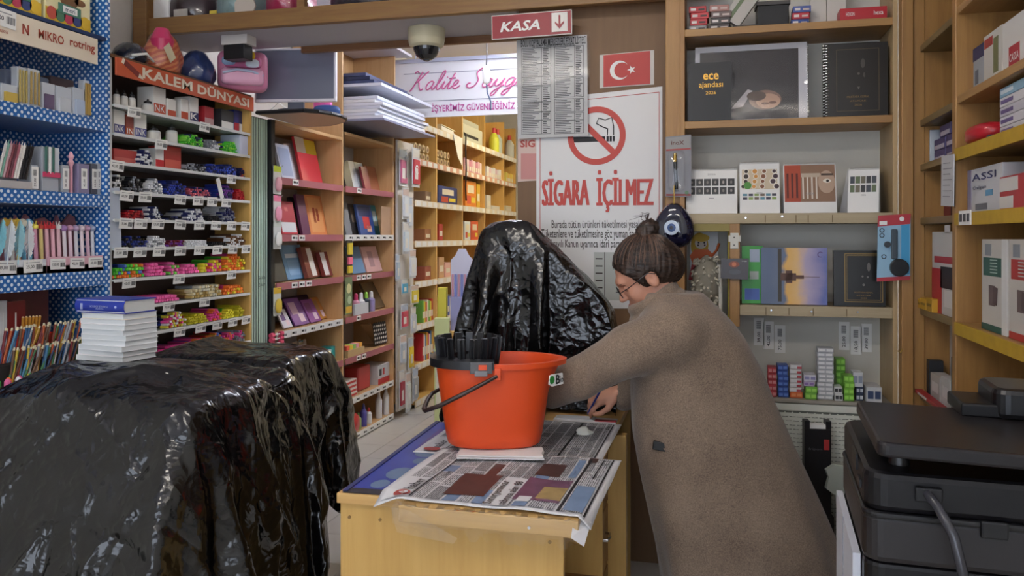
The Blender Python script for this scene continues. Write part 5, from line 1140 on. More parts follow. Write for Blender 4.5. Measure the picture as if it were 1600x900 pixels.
part('divider', MB().box(xd-.02, xd+.02, -.002, .26, 1.1, 1.521, PINE), cs, bev=.002)
part('yellow_lining', MB().box(xd-.026, xd-.0205, .05, .255, 1.1, 1.49, M('#a8963a', .6)).box(CX0, xd-.02, .0, .26, 1.49, 1.521, M('#8d7f45', .6)), cs)
nl = MB()
for (px, z) in ((1165, 1.545), (1222, 1.55), (1205, 1.17), (1268, 1.168), (1340, 1.17)): nl.disc(at_Y(px, 400, YS).x, z, .004, -.003, 0, CHROME, 8)
part('screw_head', nl, cs)
for (px, k) in ((1195, 2), (1243, 2), (1262, 2), (1300, 2), (1196, 3), (1232, 3), (1270, 3), (1322, 3)):
    part('glue_stain', MB().box(at_Y(px, 400, YS).x, at_Y(px, 400, YS).x+.004, -.0006, 0, SZ[k]-.038, SZ[k]-.008, M('#7a6a4c', .7)), cs)
# right posts
struct('trim_4', MB().box(CX1+.02, CX1+.062, YS-.06, YS-.0, 0, 2.8, PINE), bev=.003); struct('trim_5', MB().box(CX1+.066, CX1+.105, YS-.045, YS+.0, 0, 2.8, PINE), bev=.003)
part('hook', MB().tube([(at_Y(1398, 545, YS).x, YS-.062, at_Y(1398, 545, YS).z), (at_Y(1398, 545, YS).x+.004, YS-.085, at_Y(1398, 545, YS).z-.002), (at_Y(1398, 545, YS).x+.012, YS-.085, at_Y(1398, 545, YS).z+.012)], .003, M('#b08d4a', .3, .8), 6), bpy.data.objects['trim_4'])
def sitem(px0, px1, ytop, z, Y): 
    x0, x1 = at_Y(px0, 369, Y).x, at_Y(px1, 369, Y).x
    return ((x0+x1)/2, Y, z), x1-x0, at_Y((px0+px1)/2, ytop, Y).z-z
# top row
for (a, b_, c, n, nm) in ((1076, 1104, '#b8323a', 4, 'red'), (1108, 1140, '#5c4a4a', 4, 'dark brown'), (1236, 1264, '#3a4a86', 3, 'blue')):
    loc, w, h = sitem(a, b_, 0, SZ[0]+.001, YS+.05); 
    for k in range(n):
        c2 = ['#8c8a88', '#b5333a', '#c23a3f', '#b02c34'][k] if nm == 'red' else (['#4a4242', '#3f3a3a', '#6e5c58', '#a87a72'][k] if nm != 'blue' else ['#2f4a8c', '#b5323e', '#4a5a9a'][k])
        cn = {'red': ['grey', 'red', 'bright red', 'deep red'], 'dark brown': ['charcoal', 'black', 'brown', 'dusty pink'], 'blue': ['navy', 'crimson', 'violet blue']}[nm][k]
        box_item('small_carton', '%s flat carton in the %s stack on the highest calendar shelf' % (cn, nm), 'carton', w*(1-.04*(k % 2)), .09, .026, M(c2, .45), (loc[0]+.004*(k % 3), loc[1], loc[2]+k*.0268), random.uniform(-.04, .04), 'cartons on the highest shelf', [(.1, .4, .3, .7, M('#d8d0cc', .5)), (.55, .9, .3, .6, M('#3a2a2a' if nm == 'red' else '#c9b8b0', .5))])
loc, w, h = sitem(1160, 1190, 0, SZ[0]+.001, YS+.06); solo('handheld_device', MB().box(-.04, .04, 0, .03, -.07, .07, M('#b5b0a8', .4)).box(-.02, -.005, -.002, 0, -.07, .07, M('#6a7a5a', .5)), 'grey hand device lying tilted against the black box', 'device', (loc[0]-.045, loc[1], SZ[0]+.093), (0, .62, 0), bev=.004)
loc, w, h = sitem(1184, 1233, 0, SZ[0]+.001, YS+.08); t = thing('storage_box', 'open black box on the highest calendar shelf', 'box', loc, .05); part('body', MB().box(-w/2, w/2, 0, .1, 0, .1, BLACK), t, bev=.003); part('lid', MB().box(-w/2-.005, w/2+.005, -.004, .1, .1, .115, M('#4a4644', .5)), t)
solo('flat_mat', MB().box(-.05, .06, 0, .1, 0, .008, BLACK), 'flat black mat under the grey hand device', 'mat', (at_Y(1165, 300, YS).x, YS+.02, SZ[0]+.001), .03)
for (a, b_, lab) in ((1266, 1291, 'left'), (1292, 1322, 'right')):
    loc, w, h = sitem(a, b_, 0, SZ[0]+.001, YS+.12); solo('display_board', MB().box(-w/2, w/2, 0, .02, 0, .3, M('#cbc6bd', .5)), 'plain white panel standing beside the red long carton, the %s one' % lab, 'panel', loc, 0, bev=.001)
loc, w, h = sitem(1325, 1399, 8, SZ[0]+.001, YS+.02); box_item('long_carton', 'long red carton with white lettering on the highest calendar shelf', 'carton', w, .08, .05, M('#b5222e', .4), (loc[0]-.03, loc[1], loc[2]), 0, None, (), .0015, [('HEXON', .22, .35, .18, .3, WHITE), ('hexa', .82, .35, .2, .35, WHITE)])
# wall calendar in plastic
z = SZ[1]+.003
loc, w, h = sitem(1086, 1262, 68, z, YS+.10)
t = thing('wall_calendar', 'large wall calendar with dark portrait photo wrapped in clear plastic', 'calendar', loc, (-.06, 0, 0))
part('sheets', MB().box(-w/2, w/2, 0, .012, 0, h, M('#c3c2c8', .4)), t); part('photo', MB().box(-w/2+.02, w/2-.035, -.001, 0, .012, h-.025, M('#241d20', .35)), t)
fc = M('#b08a74', .5); fcx = w*.13
por = MB().disc(fcx, h*.28, .052, -.002, -.001, M('#7a5a4c', .5), 24, 1.25, .78).disc(fcx+.012, h*.26, .042, -.003, -.002, fc, 24, 1.15, .75)
por.disc(fcx-.035, h*.33, .03, -.0035, -.003, M('#4a362e', .5), 16, 1.3, .7).disc(fcx+.03, h*.24, .008, -.004, -.003, M('#6a4638', .5), 10, 2, .7).disc(fcx+.0, h*.23, .01, -.004, -.003, M('#6a4638', .5), 10, 1.6, .5)
por.prism([(fcx-.14, h*.17), (fcx-.07, h*.42), (fcx-.05, h*.40), (fcx-.09, h*.2)], -.002, -.001, M('#b9b2b4', .5)).prism([(fcx-.17, h*.12), (fcx-.05, h*.3), (fcx-.05, h*.18)], -.0015, -.001, M('#3a3034', .5))
part('portrait', por, t)
spiral(t, w/2, h, 34, .005); part('clear_wrap', MB().box(-w/2-.02, w/2+.005, -.012, -.010, -.0, h+.01, film('wrap', .01, .08)), t)
part('hanger_button', MB().disc(w/2-.006, h*.48, .008, -.004, 0, CHROME, 10), t)
# black agenda with gold lettering
GOLD = M('#c79a45', .3, .7)
loc, w, h = sitem(1075, 1143, 97, z, YS+.015)
t = thing('diary', 'black diary with gold lettering standing before the wall calendar', 'diary', loc, (-.03, 0, 0))
part('cover', MB().box(-w/2, w/2, 0, .004, 0, h, M('#15161a', .45)).box(-w/2, w/2, .024, .028, 0, h, M('#15161a', .45)).box(-w/2, -w/2+.004, .004, .024, 0, h, M('#15161a', .45)), t); part('pages', MB().box(-w/2+.004, w/2-.003, .004, .024, .003, h-.003, M('#d8d2c2', .8)), t)
letter(t, 'ece', .005, h*.70, -.001, w*.36, h*.11, GOLD, .02); letter(t, 'ajandası', .005, h*.54, -.001, w*.55, h*.13, GOLD, .01); letter(t, '2026', .005, h*.45, -.001, w*.24, h*.055, GOLD, .005)
# two black spiral diaries
for k, (a, b_, yt, Y, lab) in enumerate(((1287, 1372, 66, YS+.09, 'black spiral diary at the back of the pair'), (1291, 1388, 66, YS+.03, 'black spiral diary with gold frame and portrait in front of the pair'))):
    loc, w, h = sitem(a, b_, yt, z, Y); t = thing('spiral_diary', lab, 'diary', loc, (-.04, 0, 0), 'spiral diaries')
    part('cover', MB().box(-w/2, w/2, 0, .004, 0, h, M('#17130f', .35)).box(-w/2, w/2, .028, .032, 0, h, M('#17130f', .35)), t, bev=.001); part('pages', MB().box(-w/2+.004, w/2-.003, .004, .028, .003, h-.003, M('#5c564c', .8)), t); spiral(t, -w/2+.004, h, 26, .008)
    if k:
        g = MB(); x0, x1, zz0, zz1 = -w*.33, w*.36, h*.07, h*.92
        for (u0, u1, v0, v1) in ((x0, x1, zz0, zz0+.002), (x0, x1, zz1-.002, zz1), (x0, x0+.002, zz0, zz1), (x1-.002, x1, zz0, zz1)): g.box(u0, u1, -.001, 0, v0, v1, M('#5a4a30', .4))
        part('gold_frame', g, t)
        part('portrait', MB().disc(w*.1, h*.72, .016, -.001, 0, M('#4a4440', .5), 14, .5, 1.2).disc(w*.03, h*.58, .005, -.001, 0, M('#5a5450', .5), 10).disc(w*.12, h*.56, .006, -.001, 0, M('#4a4440', .5), 10, .6, 1.6).prism([(w*.01, h*.40), (w*.05, h*.40), (w*.03, h*.36)], -.001, 0, M('#6a645e', .5)), t)
        for q, (s, ww) in enumerate((('MUSTAFA KEMAL', .36), ('ATATÜRK', .26), ('2026', .12))): letter(t, s, w*.02, h*(.25-.055*q), -.001, w*ww, h*.028, M('#8a6a34', .4))
# desk calendars
z = SZ[2]+.001
def desk_cal(a, b_, yt, lab, fn, dx=0, rot=0):
    loc, w, h = sitem(a, b_, yt, z, YS+.02); t = thing('desk_calendar', lab, 'calendar', (loc[0]+dx, loc[1], loc[2]), (0, 0, rot), 'desk calendars')
    ang = .24; T = Euler((-ang, 0, 0)).to_matrix().to_4x4(); Lh = h/math.cos(ang)
    part('front_leaf', MB().box(-w/2, w/2, 0, .003, 0, Lh, M('#e2e1de', .5), T), t)
    Tb = Matrix.Translation((0, 2*Lh*math.sin(ang), 0)) @ Euler((ang, 0, 0)).to_matrix().to_4x4()
    part('back_leaf', MB().box(-w/2, w/2, -.003, 0, 0, Lh, M('#c9c8c4', .5), Tb), t)
    so = spiral(t, 0, Lh-.003, 28, .006, 'x', w*.94); so.location = (0, Lh*math.sin(ang), -Lh*(1-math.cos(ang)))
    mb = fn(w, Lh); o = part('printed_page', mb, t, (0, -.0006, 0), (-ang, 0, 0))
    letter(o, '2026', 0, Lh*(.86 if 'portrait' in lab else .37), -.002, w*.16, Lh*.04, M('#8a8a8a', .5))
    return t
def cal_a(w, h):
    b = MB()
    for r_ in range(2):
        for c in range(6):
            x0 = -w*.46+c*w*.155; b.box(x0, x0+w*.135, -.001, 0, h*(.62-.19*r_), h*(.78-.19*r_), M('#25262a', .4)).disc(x0+w*.07, h*(.70-.19*r_), w*.028, -.0016, -.001, M(['#8a8480', '#a39a92', '#77716c'][(r_+c) % 3], .5), 10, .8, 1.2)
    b.box(-w*.05, w*.05, -.001, 0, h*.33, h*.35, M('#9a9a9a', .5)); return b
def cal_b(w, h):
    b = MB().box(-w*.44, w*.44, -.001, 0, h*.47, h*.86, M('#c9b89c', .5)); rr = random.Random(4)
    for k in range(16):
        x, zz = -w*.38+(k % 4)*w*.25+rr.uniform(-.01, .01), h*(.52+.1*(k//4)); r = w*rr.uniform(.06, .09)
        b.disc(x, zz, r, -.0014, -.001, M('#e6e0d6', .5), 14).disc(x, zz, r*.75, -.002, -.0014, M(['#2a1a14', '#c98a3a', '#7a4a2a', '#3a2430'][k % 4], .4), 12)
    b.disc(-w*.3, h*.54, w*.1, -.0024, -.002, M('#4a8a3a', .5), 12)
    for r_ in range(2):
        for c in range(6): b.box(-w*.42+c*w*.145, -w*.42+c*w*.145+w*.11, -.001, 0, h*(.335-.07*r_), h*(.38-.07*r_), M(['#5a8a9a', '#3a3a4a', '#8aa05a', '#6a5a4a'][(c+r_) % 4], .5))
    return b
def cal_c(w, h):
    b = MB().box(-w*.48, -w*.17, -.001, 0, h*.22, h*.97, M('#a8442a', .5)).box(-w*.17, w*.48, -.001, 0, h*.22, h*.97, M('#8a6a54', .5))
    for k in range(3): b.box(-w*.44+k*w*.09, -w*.40+k*w*.09, -.0015, -.001, h*.3, h*.8, M('#5a1f16', .5))
    for k in range(4): b.box(-w*.14+k*w*.085, -w*.11+k*w*.085, -.0015, -.001, h*.28, h*.72, M('#d2c9bc', .5))
    b.box(-w*.16, w*.2, -.0016, -.001, h*.72, h*.8, M('#b9a894', .5))
    b.disc(w*.32, h*.62, w*.16, -.0018, -.001, M('#b59a84', .5), 20, 1, 1.5).disc(w*.33, h*.64, w*.06, -.002, -.0018, M('#e2dcd2', .4), 14, 1.3, .7).disc(w*.34, h*.64, w*.028, -.0024, -.002, M('#2a2420', .3), 12).box(w*.22, w*.45, -.0024, -.002, h*.75, h*.79, M('#4a3a30', .5))
    return b
def cal_d(w, h):
    b = MB()
    for r_ in range(2):
        for c in range(5): b.box(-w*.44+c*w*.175, -w*.29+c*w*.175, -.001, 0, h*(.66-.2*r_), h*(.82-.2*r_), M(['#39404a', '#5a6a4a', '#6a6452', '#2a2c30'][(c+r_) % 4], .5))
    return b
desk_cal(1072, 1152, 263, 'white desk calendar with rows of small dark portrait photos', cal_a); desk_cal(1156, 1219, 252, 'tall desk calendar with coffee cups picture', cal_b); desk_cal(1225, 1308, 254, 'desk calendar with building and eye picture', cal_c)
for k in range(4): desk_cal(1316+k*4, 1364+k*4, 262-k, 'white desk calendar in the fanned pile, %s from the left' % ('first', 'second', 'third', 'last')[k], cal_d, .012*k+.02, -.25) if k == 0 else solo('desk_calendar', MB().add([(-.06, 0, 0), (.06, 0, 0), (.085, .05, .185), (-.035, .05, .185), (-.06, .012, 0), (.06, .012, 0), (.085, .062, .185), (-.035, .062, .185)], [(0, 1, 2, 3), (7, 6, 5, 4), (0, 4, 5, 1), (1, 5, 6, 2), (2, 6, 7, 3), (3, 7, 4, 0)], M('#d3d3d2', .5)), 'closed white desk calendar in the fanned pile, %s from the left' % ('', 'second', 'third', 'last')[k], 'calendar', (at_Y(1342+k*2, 300, YS).x, YS+.10+.03*k, z), -.3, 'closed desk calendars')
# fourth row: picture mats and diary
z = SZ[3]+.003
loc, w, h = sitem(1159, 1192, 384, z, YS+.05); t = thing('picture_mat', 'bright green picture board behind the tower landscape', 'picture', loc, (-.05, 0, 0)); part('board', MB().box(-w/2, w/2, 0, .003, 0, h, M('#2f9a2e', .4)), t)
for (u0, u1, v0, v1, c) in ((-.01, .35, .72, .94, '#9aa6b8'), (-.01, .3, .42, .56, '#a8b2a8'), (-.03, .34, .06, .26, '#4a66b0')): part('small_photo', MB().box(u0, w*u1, -.001, 0, h*v0, h*v1, M(c, .5)), t)
loc, w, h = sitem(1189, 1293, 387, z, YS+.03); t = thing('picture_mat', 'landscape picture board with a tower silhouette lying sideways', 'picture', loc, (-.05, 0, 0))
def sunset(key, w):
    m = M('#b08a6a', .35, key=key); nt, bs_ = nodes(m); tc = nt.nodes.new('ShaderNodeTexCoord'); sx_ = nt.nodes.new('ShaderNodeSeparateXYZ'); nt.links.new(tc.outputs['Object'], sx_.inputs[0])
    n_ = nt.nodes.new('ShaderNodeTexNoise'); n_.inputs['Scale'].default_value = 14; n_.inputs['Detail'].default_value = 5; nt.links.new(tc.outputs['Object'], n_.inputs[0])
    a_ = nt.nodes.new('ShaderNodeMath'); a_.operation = 'MULTIPLY_ADD'; a_.inputs[1].default_value = 1/w; a_.inputs[2].default_value = .35; nt.links.new(sx_.outputs[0], a_.inputs[0])
    b2 = nt.nodes.new('ShaderNodeMath'); b2.operation = 'MULTIPLY_ADD'; b2.inputs[1].default_value = .3; nt.links.new(n_.outputs['Fac'], b2.inputs[0]); nt.links.new(a_.outputs[0], b2.inputs[2])
    r = nt.nodes.new('ShaderNodeValToRGB'); e = r.color_ramp.elements; e[0].position = .1; e[0].color = (*lin(rgb('#4a5a78')), 1); e[1].position = 1; e[1].color = (*lin(rgb('#5a66a8')), 1)
    for p_, c_ in ((.34, '#59647c'), (.40, '#d9a648'), (.55, '#d8b070'), (.72, '#a99ab4')):
        q = e.new(p_); q.color = (*lin(rgb(c_)), 1)
    nt.links.new(b2.outputs[0], r.inputs[0]); nt.links.new(r.outputs[0], bs_.inputs['Base Color']); return m
part('board', MB().box(-w/2, w/2, 0, .003, 0, h, sunset('sunset', w)), t, bev=.001)
tw = MB(); TWM = M('#5a3a2c', .5); x0 = -w*.2
tw.box(x0-.01, x0+.004, -.001, 0, h*.05, h*.98, M('#3a342e', .5)).box(x0, x0+.06, -.0016, 0, h*.42, h*.55, TWM).box(x0+.06, x0+.09, -.0016, 0, h*.455, h*.515, TWM).box(x0+.09, x0+.15, -.0016, 0, h*.482, h*.49, TWM).box(x0+.02, x0+.045, -.0016, 0, h*.38, h*.6, TWM)
part('tower_print', tw, t); part('moon_print', MB().ring(w*.4, h*.88, .008, .012, -.001, 0, M('#5a4a7a', .5), 12, .6, 5.2), t)
loc, w, h = sitem(1303, 1384, 391, z, YS+.02); t = thing('diary', 'black hardback diary with double gold frame on the fourth calendar shelf', 'diary', loc, (-.04, 0, 0))
part('cover', MB().box(-w/2, w/2, 0, .004, 0, h, M('#15130f', .3)).box(-w/2, w/2, .03, .034, 0, h, M('#15130f', .3)).box(-w/2, -w/2+.004, .004, .03, 0, h, M('#15130f', .3)), t); part('pages', MB().box(-w/2+.004, w/2-.003, .004, .03, .003, h-.003, M('#6a655c', .8)), t)
g = MB()
for ins, tk in ((.0, .0028), (.008, .0014)):
    x0, x1, zz0, zz1 = -w*.29+ins, w*.45-ins, h*.07+ins, h*.94-ins
    for (u0, u1, v0, v1) in ((x0, x1, zz0, zz0+tk), (x0, x1, zz1-tk, zz1), (x0, x0+tk, zz0, zz1), (x1-tk, x1, zz0, zz1)): g.box(u0, u1, -.001, 0, v0, v1, M('#8f7440', .35, .5))
part('gold_frame', g, t); part('portrait', MB().disc(w*.18, h*.7, .012, -.001, 0, M('#6a6460', .5), 12, .5, 1.5).disc(w*.06, h*.53, .004, -.001, 0, M('#77716c', .5), 8).disc(w*.16, h*.52, .004, -.001, 0, M('#77716c', .5), 8).disc(w*.08, h*.38, .005, -.001, 0, M('#77716c', .5), 8), t)
for q, (s, ww) in enumerate((('MUSTAFA KEMAL', .36), ('ATATÜRK', .28), ('2026', .12))): letter(t, s, w*.08, h*(.23-.05*q), -.001, w*ww, h*.028, M('#8a6a34', .4))
# hanging blister (blue card with magnifier) on the post
L = Pl(YS-.075, 1396, 438); t = thing('blister_pack', 'blue and red blister pack with black round mirror tool on the pine post', 'blister pack', L.o)
part('card', MB().prism(quadp(L, [(1370, 440), (1372, 337), (1423, 334), (1422, 437)]), 0, .004, M('#8fb6cf', .35)), t); part('header', MB().prism(quadp(L, [(1371, 354), (1372, 337), (1423, 334), (1422, 350)]), -.0012, 0, M('#b3303c', .4)), t); part('footer', MB().prism(quadp(L, [(1370, 440), (1370, 434), (1422, 431), (1422, 437)]), -.0012, 0, M('#b3303c', .4)), t)
part('side_print', MB().prism(quadp(L, [(1408, 430), (1408, 352), (1421, 350), (1421, 428)]), -.0008, 0, M('#3f9ac9', .4)), t)
(xa, za), (xb, zb_) = L(1397, 358), L(1399, 405)
part('tool_handle', MB().box(xa-.011, xa+.011, -.012, -.001, zb_, za, M('#3a4650', .4)), t, bev=.004); part('tool_disc', MB().disc(*L(1404, 418), .034, -.02, -.001, M('#17181b', .25), 24), t, bev=.003); part('side_lug', MB().disc(*L(1386, 382), .012, -.012, -.001, M('#2c3238', .4), 12), t)
for (px, py) in ((1378, 360), (1378, 368), (1381, 401)): part('icon_badge', MB().ring(*L(px, py), .006, .009, -.0016, -.0006, INK, 12), t)
part('price_badge', MB().disc(*L(1409, 342), .009, -.002, -.001, WHITE, 12), t); part('white_sticker', MB().prism(quadp(L, [(1374, 352), (1374, 346), (1386, 345), (1386, 351)]), -.002, -.001, WHITE), t)
# switch and small card on the divider
L = Pl(YS-.006, 1150, 388); t = thing('wall_switch', 'small white plastic bracket screwed to the pine divider', 'bracket', L.o); part('plate', MB().prism(quadp(L, [(1141, 389), (1141, 364), (1154, 364), (1154, 389)]), 0, .006, M('#c9c6bc', .4)).prism(quadp(L, [(1138, 378), (1138, 368), (1158, 368), (1158, 378)]), .001, .006, M('#c9c6bc', .4)), t, bev=.002); part('screw', MB().disc(*L(1147, 371), .003, -.001, 0, DARK, 8).disc(*L(1147, 383), .003, -.001, 0, DARK, 8), t)
L = Pl(YS-.02, 1148, 434); t = thing('picture_card', 'dark brown card with orange glow clipped to the pine divider', 'card', L.o); part('card', MB().prism(quadp(L, [(1126, 435), (1127, 404), (1170, 404), (1169, 437)]), 0, .003, M('#2a1712', .3)), t); part('glow_print', MB().disc(*L(1147, 413), .018, -.001, 0, M('#8a4226', .4), 16, 1.2, .7).disc(*L(1147, 413), .009, -.0015, -.001, M('#c9744a', .4), 12), t); part('car_print', MB().disc(*L(1148, 425), .02, -.002, 0, M('#3a3436', .3), 14, 1.2, .5), t); letter(t, 'BATTERY', L(1163, 408)[0], L(1163, 409)[1], -.002, .02, .004, WHITE)
# doll drawing in the left compartment, feathery white cloth flower
L = Pl(YS+.2, 1100, 455); t = thing('child_drawing', 'child drawing of a blond girl in orange and red on white paper', 'drawing', L.o, 0)
part('paper', MB().prism(quadp(L, [(1078, 460), (1078, 356), (1122, 357), (1122, 460)]), 0, .003, M('#d9dde0', .6)), t)
x, z_ = L(1096, 380); u = .0029
part('hair', MB().disc(x-.008, z_-.01, u*13, -.002, 0, M('#c9a32e', .6), 20, 1.0, 1.5), t); part('face', MB().disc(x-.002, z_-.0, u*8.5, -.003, -.002, M('#d8cfc4', .6), 18, 1.05, 1), t)
part('hair_fringe', MB().disc(x, z_+u*8, u*10, -.004, -.002, M('#d1ad38', .6), 16, 1.2, .6), t)
part('eyes', MB().disc(x-.012, z_+.002, .004, -.0045, -.003, INK, 8).disc(x+.012, z_+.002, .004, -.0045, -.003, INK, 8).disc(x-.014, z_-.009, .004, -.004, -.003, M('#4a2a2a', .6), 8).disc(x+.014, z_-.009, .004, -.004, -.003, M('#4a2a2a', .6), 8), t)
part('blouse', MB().prism([(x-.05, z_-.055), (x-.03, z_-.028), (x+.03, z_-.028), (x+.05, z_-.05), (x+.03, z_-.085), (x-.04, z_-.085)], -.0035, -.002, M('#c9602e', .6)), t); part('skirt', MB().prism([(x-.04, z_-.085), (x+.025, z_-.085), (x-.01, z_-.17), (x-.055, z_-.16)], -.003, -.002, M('#c0484a', .6)), t); part('arm', MB().tube([(x+.04, -.003, z_-.06), (x+.065, -.003, z_-.03), (x+.075, -.003, z_+.0)], .006, M('#c9602e', .6), 6), t)
t = thing('duster', 'off-white shaggy microfibre duster standing behind the person', 'duster', (at_Y(1104, 440, YS+.1).x, YS+.1, 1.25)); fm = M('#b8b2a2', .9); fb = []; rs = random.Random(9)
part('core', MB().lathe([(.02, -.1), (.055, -.02), (.06, .06), (.04, .11), (.005, .14)], M('#8e897c', .9), 14), t, sm=60)
fb = MB()
for k in range(150):
    a = rs.uniform(0, 2*PI); v = rs.uniform(-.08, .13); r = .05*math.sqrt(max(.1, 1-((v-.03)/.13)**2)); d = Vector((math.cos(a), math.sin(a), rs.uniform(-.6, .8)))
    p = Vector((r*math.cos(a), r*math.sin(a), v)); fb.tube([p, p+d*.010, p+d*.017+Vector((0, 0, -.004))], [.0058, .0058, .0036], fm, 5)
o = part('tufts', fb, t, sm=60); o['kind'] = 'stuff'
part('handle', MB().cyl((0, 0, -.33), (0, 0, -.08), .01, .01, M('#c9a23a', .5), 8), t)
part('white_edge', MB().tube([(.05, -.03, .1), (.055, -.03, .05), (.058, -.03, -.06), (.056, -.03, -.1)], .008, M('#d2cfc6', .8), 6), t)
# fifth row: tags on the back panel, small boxes
for k, (px, py) in enumerate(((1186, 518), (1201, 524), (1219, 530), (1319, 525), (1338, 532), (1354, 528))):
    p = at_Y(px, py, YS+.255); t = thing('price_label', 'clear-pocket price label on the white back panel, %s of the %s trio' % (('left', 'middle', 'right')[k % 3], ('person side', 'post side')[k//3]), 'label', (p.x, YS+.2585, p.z), 0, 'price labels'); o = link('label_card', vtag_me[k % 5], t, (0, 0, 0)); o.scale = (1.35, 1, 1.5)
z = SZ[4]+.001
def stack(px0, px1, n, h, c, c2, nm, Y=YS+.03, d=.07, zz=None, jit=.004):
    loc, w, _ = sitem(px0, px1, 0, z, Y); b = z if zz is None else zz
    pos = ['bottom', 'second', 'third', 'fourth', 'fifth', 'sixth', 'seventh', 'eighth', 'ninth', 'tenth', 'eleventh', 'twelfth']
    for k in range(n):
        box_item('lead_box', '%s, %s up in its pile on the lowest calendar shelf' % (nm, pos[k]) if k else '%s, bottom of its pile on the lowest calendar shelf' % nm, 'box', w*.97, d, h-.0006, M(c, .4), (loc[0]+random.uniform(-jit, jit)*.5, Y+random.uniform(0, jit), b+k*h), random.uniform(-.02, .02), nm+' pile', [(.08, .45, .25, .75, M(c2, .45)), (.55, .92, .25, .75, M(c2, .45))] if c2 != 'wedge' else [(.05, .6, .2, .8, M('#d8d8d8', .45)), (.6, .98, .1, .6, M('#b5404a', .45))])
    return b+n*h
stack(1200, 1214, 5, .024, '#a8303a', '#c98a8a', 'red carton'); stack(1215, 1232, 6, .022, '#2c4a94', '#5a7ac0', 'blue lead box'); zt = stack(1234, 1254, 1, .024, '#d2662e', '#e0905a', 'orange eraser box'); stack(1234, 1253, 6, .0185, '#c8c4c4', 'wedge', 'white and red lead box', zz=zt)
zt = stack(1258, 1277, 2, .025, '#6fae3a', '#9ad05a', 'green eraser box', YS+.015); stack(1256, 1274, 1, .02, '#b9a8c6', '#8a6aa8', 'lilac lead box', zz=zt); stack(1255, 1275, 1, .026, '#d6d4dc', '#8a86b0', 'white lead box with lilac print', zz=zt+.02)
stack(1277, 1303, 12, .0172, '#b4b6ba', '#dedede', 'grey and white lead box', YS+.025); stack(1304, 1317, 2, .028, '#cfd0ce', '#3a3a3e', 'white bar-code box', YS+.01)
stack(1306, 1321, 6, .026, '#6fb03a', '#94cf58', 'lime eraser box', YS+.1); stack(1319, 1335, 4, .025, '#76b53c', '#9ad65c', 'light green eraser box', YS+.02); zt = stack(1337, 1349, 2, .028, '#2f3a52', '#c9ccd2', 'dark blue carton', YS+.03); stack(1333, 1349, 1, .058, '#c9ccd0', '#8a93a6', 'white and blue cube box', YS+.03, zz=zt); stack(1354, 1379, 1, .062, '#c4c6c8', '#3a4a6a', 'large white box with blue seal', YS+.0, d=.12)
# ================================================================== white rattan-look plastic cabinet
WK = M('#d8dace', .4)
Yw = 3.455; xw0, xw1 = .12, .655
wk = thing('rattan_cabinet', 'white woven-look plastic drawer cabinet under the calendar shelf', 'cabinet', ((xw0+xw1)/2, Yw, 0)); ww = xw1-xw0; hw = .795
part('body', MB().box(-ww/2+.005, ww/2-.005, .006, .23, .03, hw-.01, M('#6f7269', .6)), wk)
part('frame', MB().box(-ww/2, ww/2, 0, .24, hw-.03, hw, WK).box(-ww/2, -ww/2+.02, 0, .24, 0, hw, WK).box(ww/2-.02, ww/2, 0, .24, 0, hw, WK).box(-ww/2, ww/2, 0, .24, 0, .04, WK), wk, bev=.004)
sl = MB(); nr = 42; ncw = 17
for j in range(nr):
    zz = .045+j*(hw-.08)/nr
    for i in range(ncw):
        x0 = -ww/2+.022+(i+.5*(j % 2))*(ww-.05)/ncw; x1 = x0+(ww-.05)/ncw*.80
        h_ = (hw-.08)/nr
        sl.box(x0, min(x1, ww/2-.02), .0005+.003*((i+j) % 2), .006, zz, zz+h_*.80, WK); sl.box(x1, x1+(ww-.05)/ncw*.2, .003, .007, zz-.001, zz+h_*1.0, WK)
o = part('weave', sl, wk); o['kind'] = 'stuff'
# ================================================================== shelving on the right wall
RR = -PI/2
rw = thing('side_shelf', 'yellow-edged wooden shelving along the right wall', 'shelf', (XR, 3.44, 0), RR); RB = wood('rback', '#7d5c33', '#8f6d40', 'z'); Lr = 1.23
YLW = M('#b9952a', .6, var=.2, bscale=25)
for (xx, wd) in ((.0, .03), (.545, .04), (1.19, .04)): part('upright', MB().box(xx, xx+wd, 0, .42, 0, 2.9, PINE), rw, bev=.003)
part('back_panel', MB().box(0, Lr, .42, .44, 0, 2.9, RB), rw)
RZL = [1.915, 1.745, 1.54, 1.195, .87, 2.2]
for k, zr in enumerate(RZL):
    part('shelf', MB().box(.03, .545, .02, .42, zr-.025, zr, wood('rsh', '#75613f', '#87714a', 'x')), rw, bev=.002)
    s_ = part('shelf', MB().box(.585, 1.19, .005, .42, zr-.025, zr, PINEX), rw, bev=.002)
    if k in (1, 2, 3): part('yellow_edge', MB().box(.585, 1.19, -.004, .005, zr-.036, zr+.002, YLW), s_)
def ritem(px0, px1, ytop, z, X):
    y0, y1 = at_X(px0, 369, X).y, at_X(px1, 369, X).y
    return (X, (y0+y1)/2, z), y0-y1, at_X((px0+px1)/2, ytop, X).z-z
def rbox(a, b_, yt, lv, c, lab, X=XR+.05, d=.15, panels=(), words=(), name='stationery_box', dz=0, h=None):
    loc, w, hh = ritem(a, b_, yt, RZL[lv]+.001+dz, X); y1 = min(loc[1]+w/2, 2.852); w = y1-(loc[1]-w/2); loc = (loc[0], y1-w/2, loc[2])
    return box_item(name, lab, 'box', w, d, h or hh, M(c, .45), loc, RR, 'boxes on the right wall', [(p, q, r, s, M(m_, .45)) for (p, q, r, s, m_) in panels], .002, words)
rbox(1512, 1537, 75, 0, '#9aa0a8', 'blue and grey carton at the far end of the upper right shelf', panels=[(0, 1, .72, 1, '#2a3260'), (.2, .5, .2, .5, '#5a6470')])
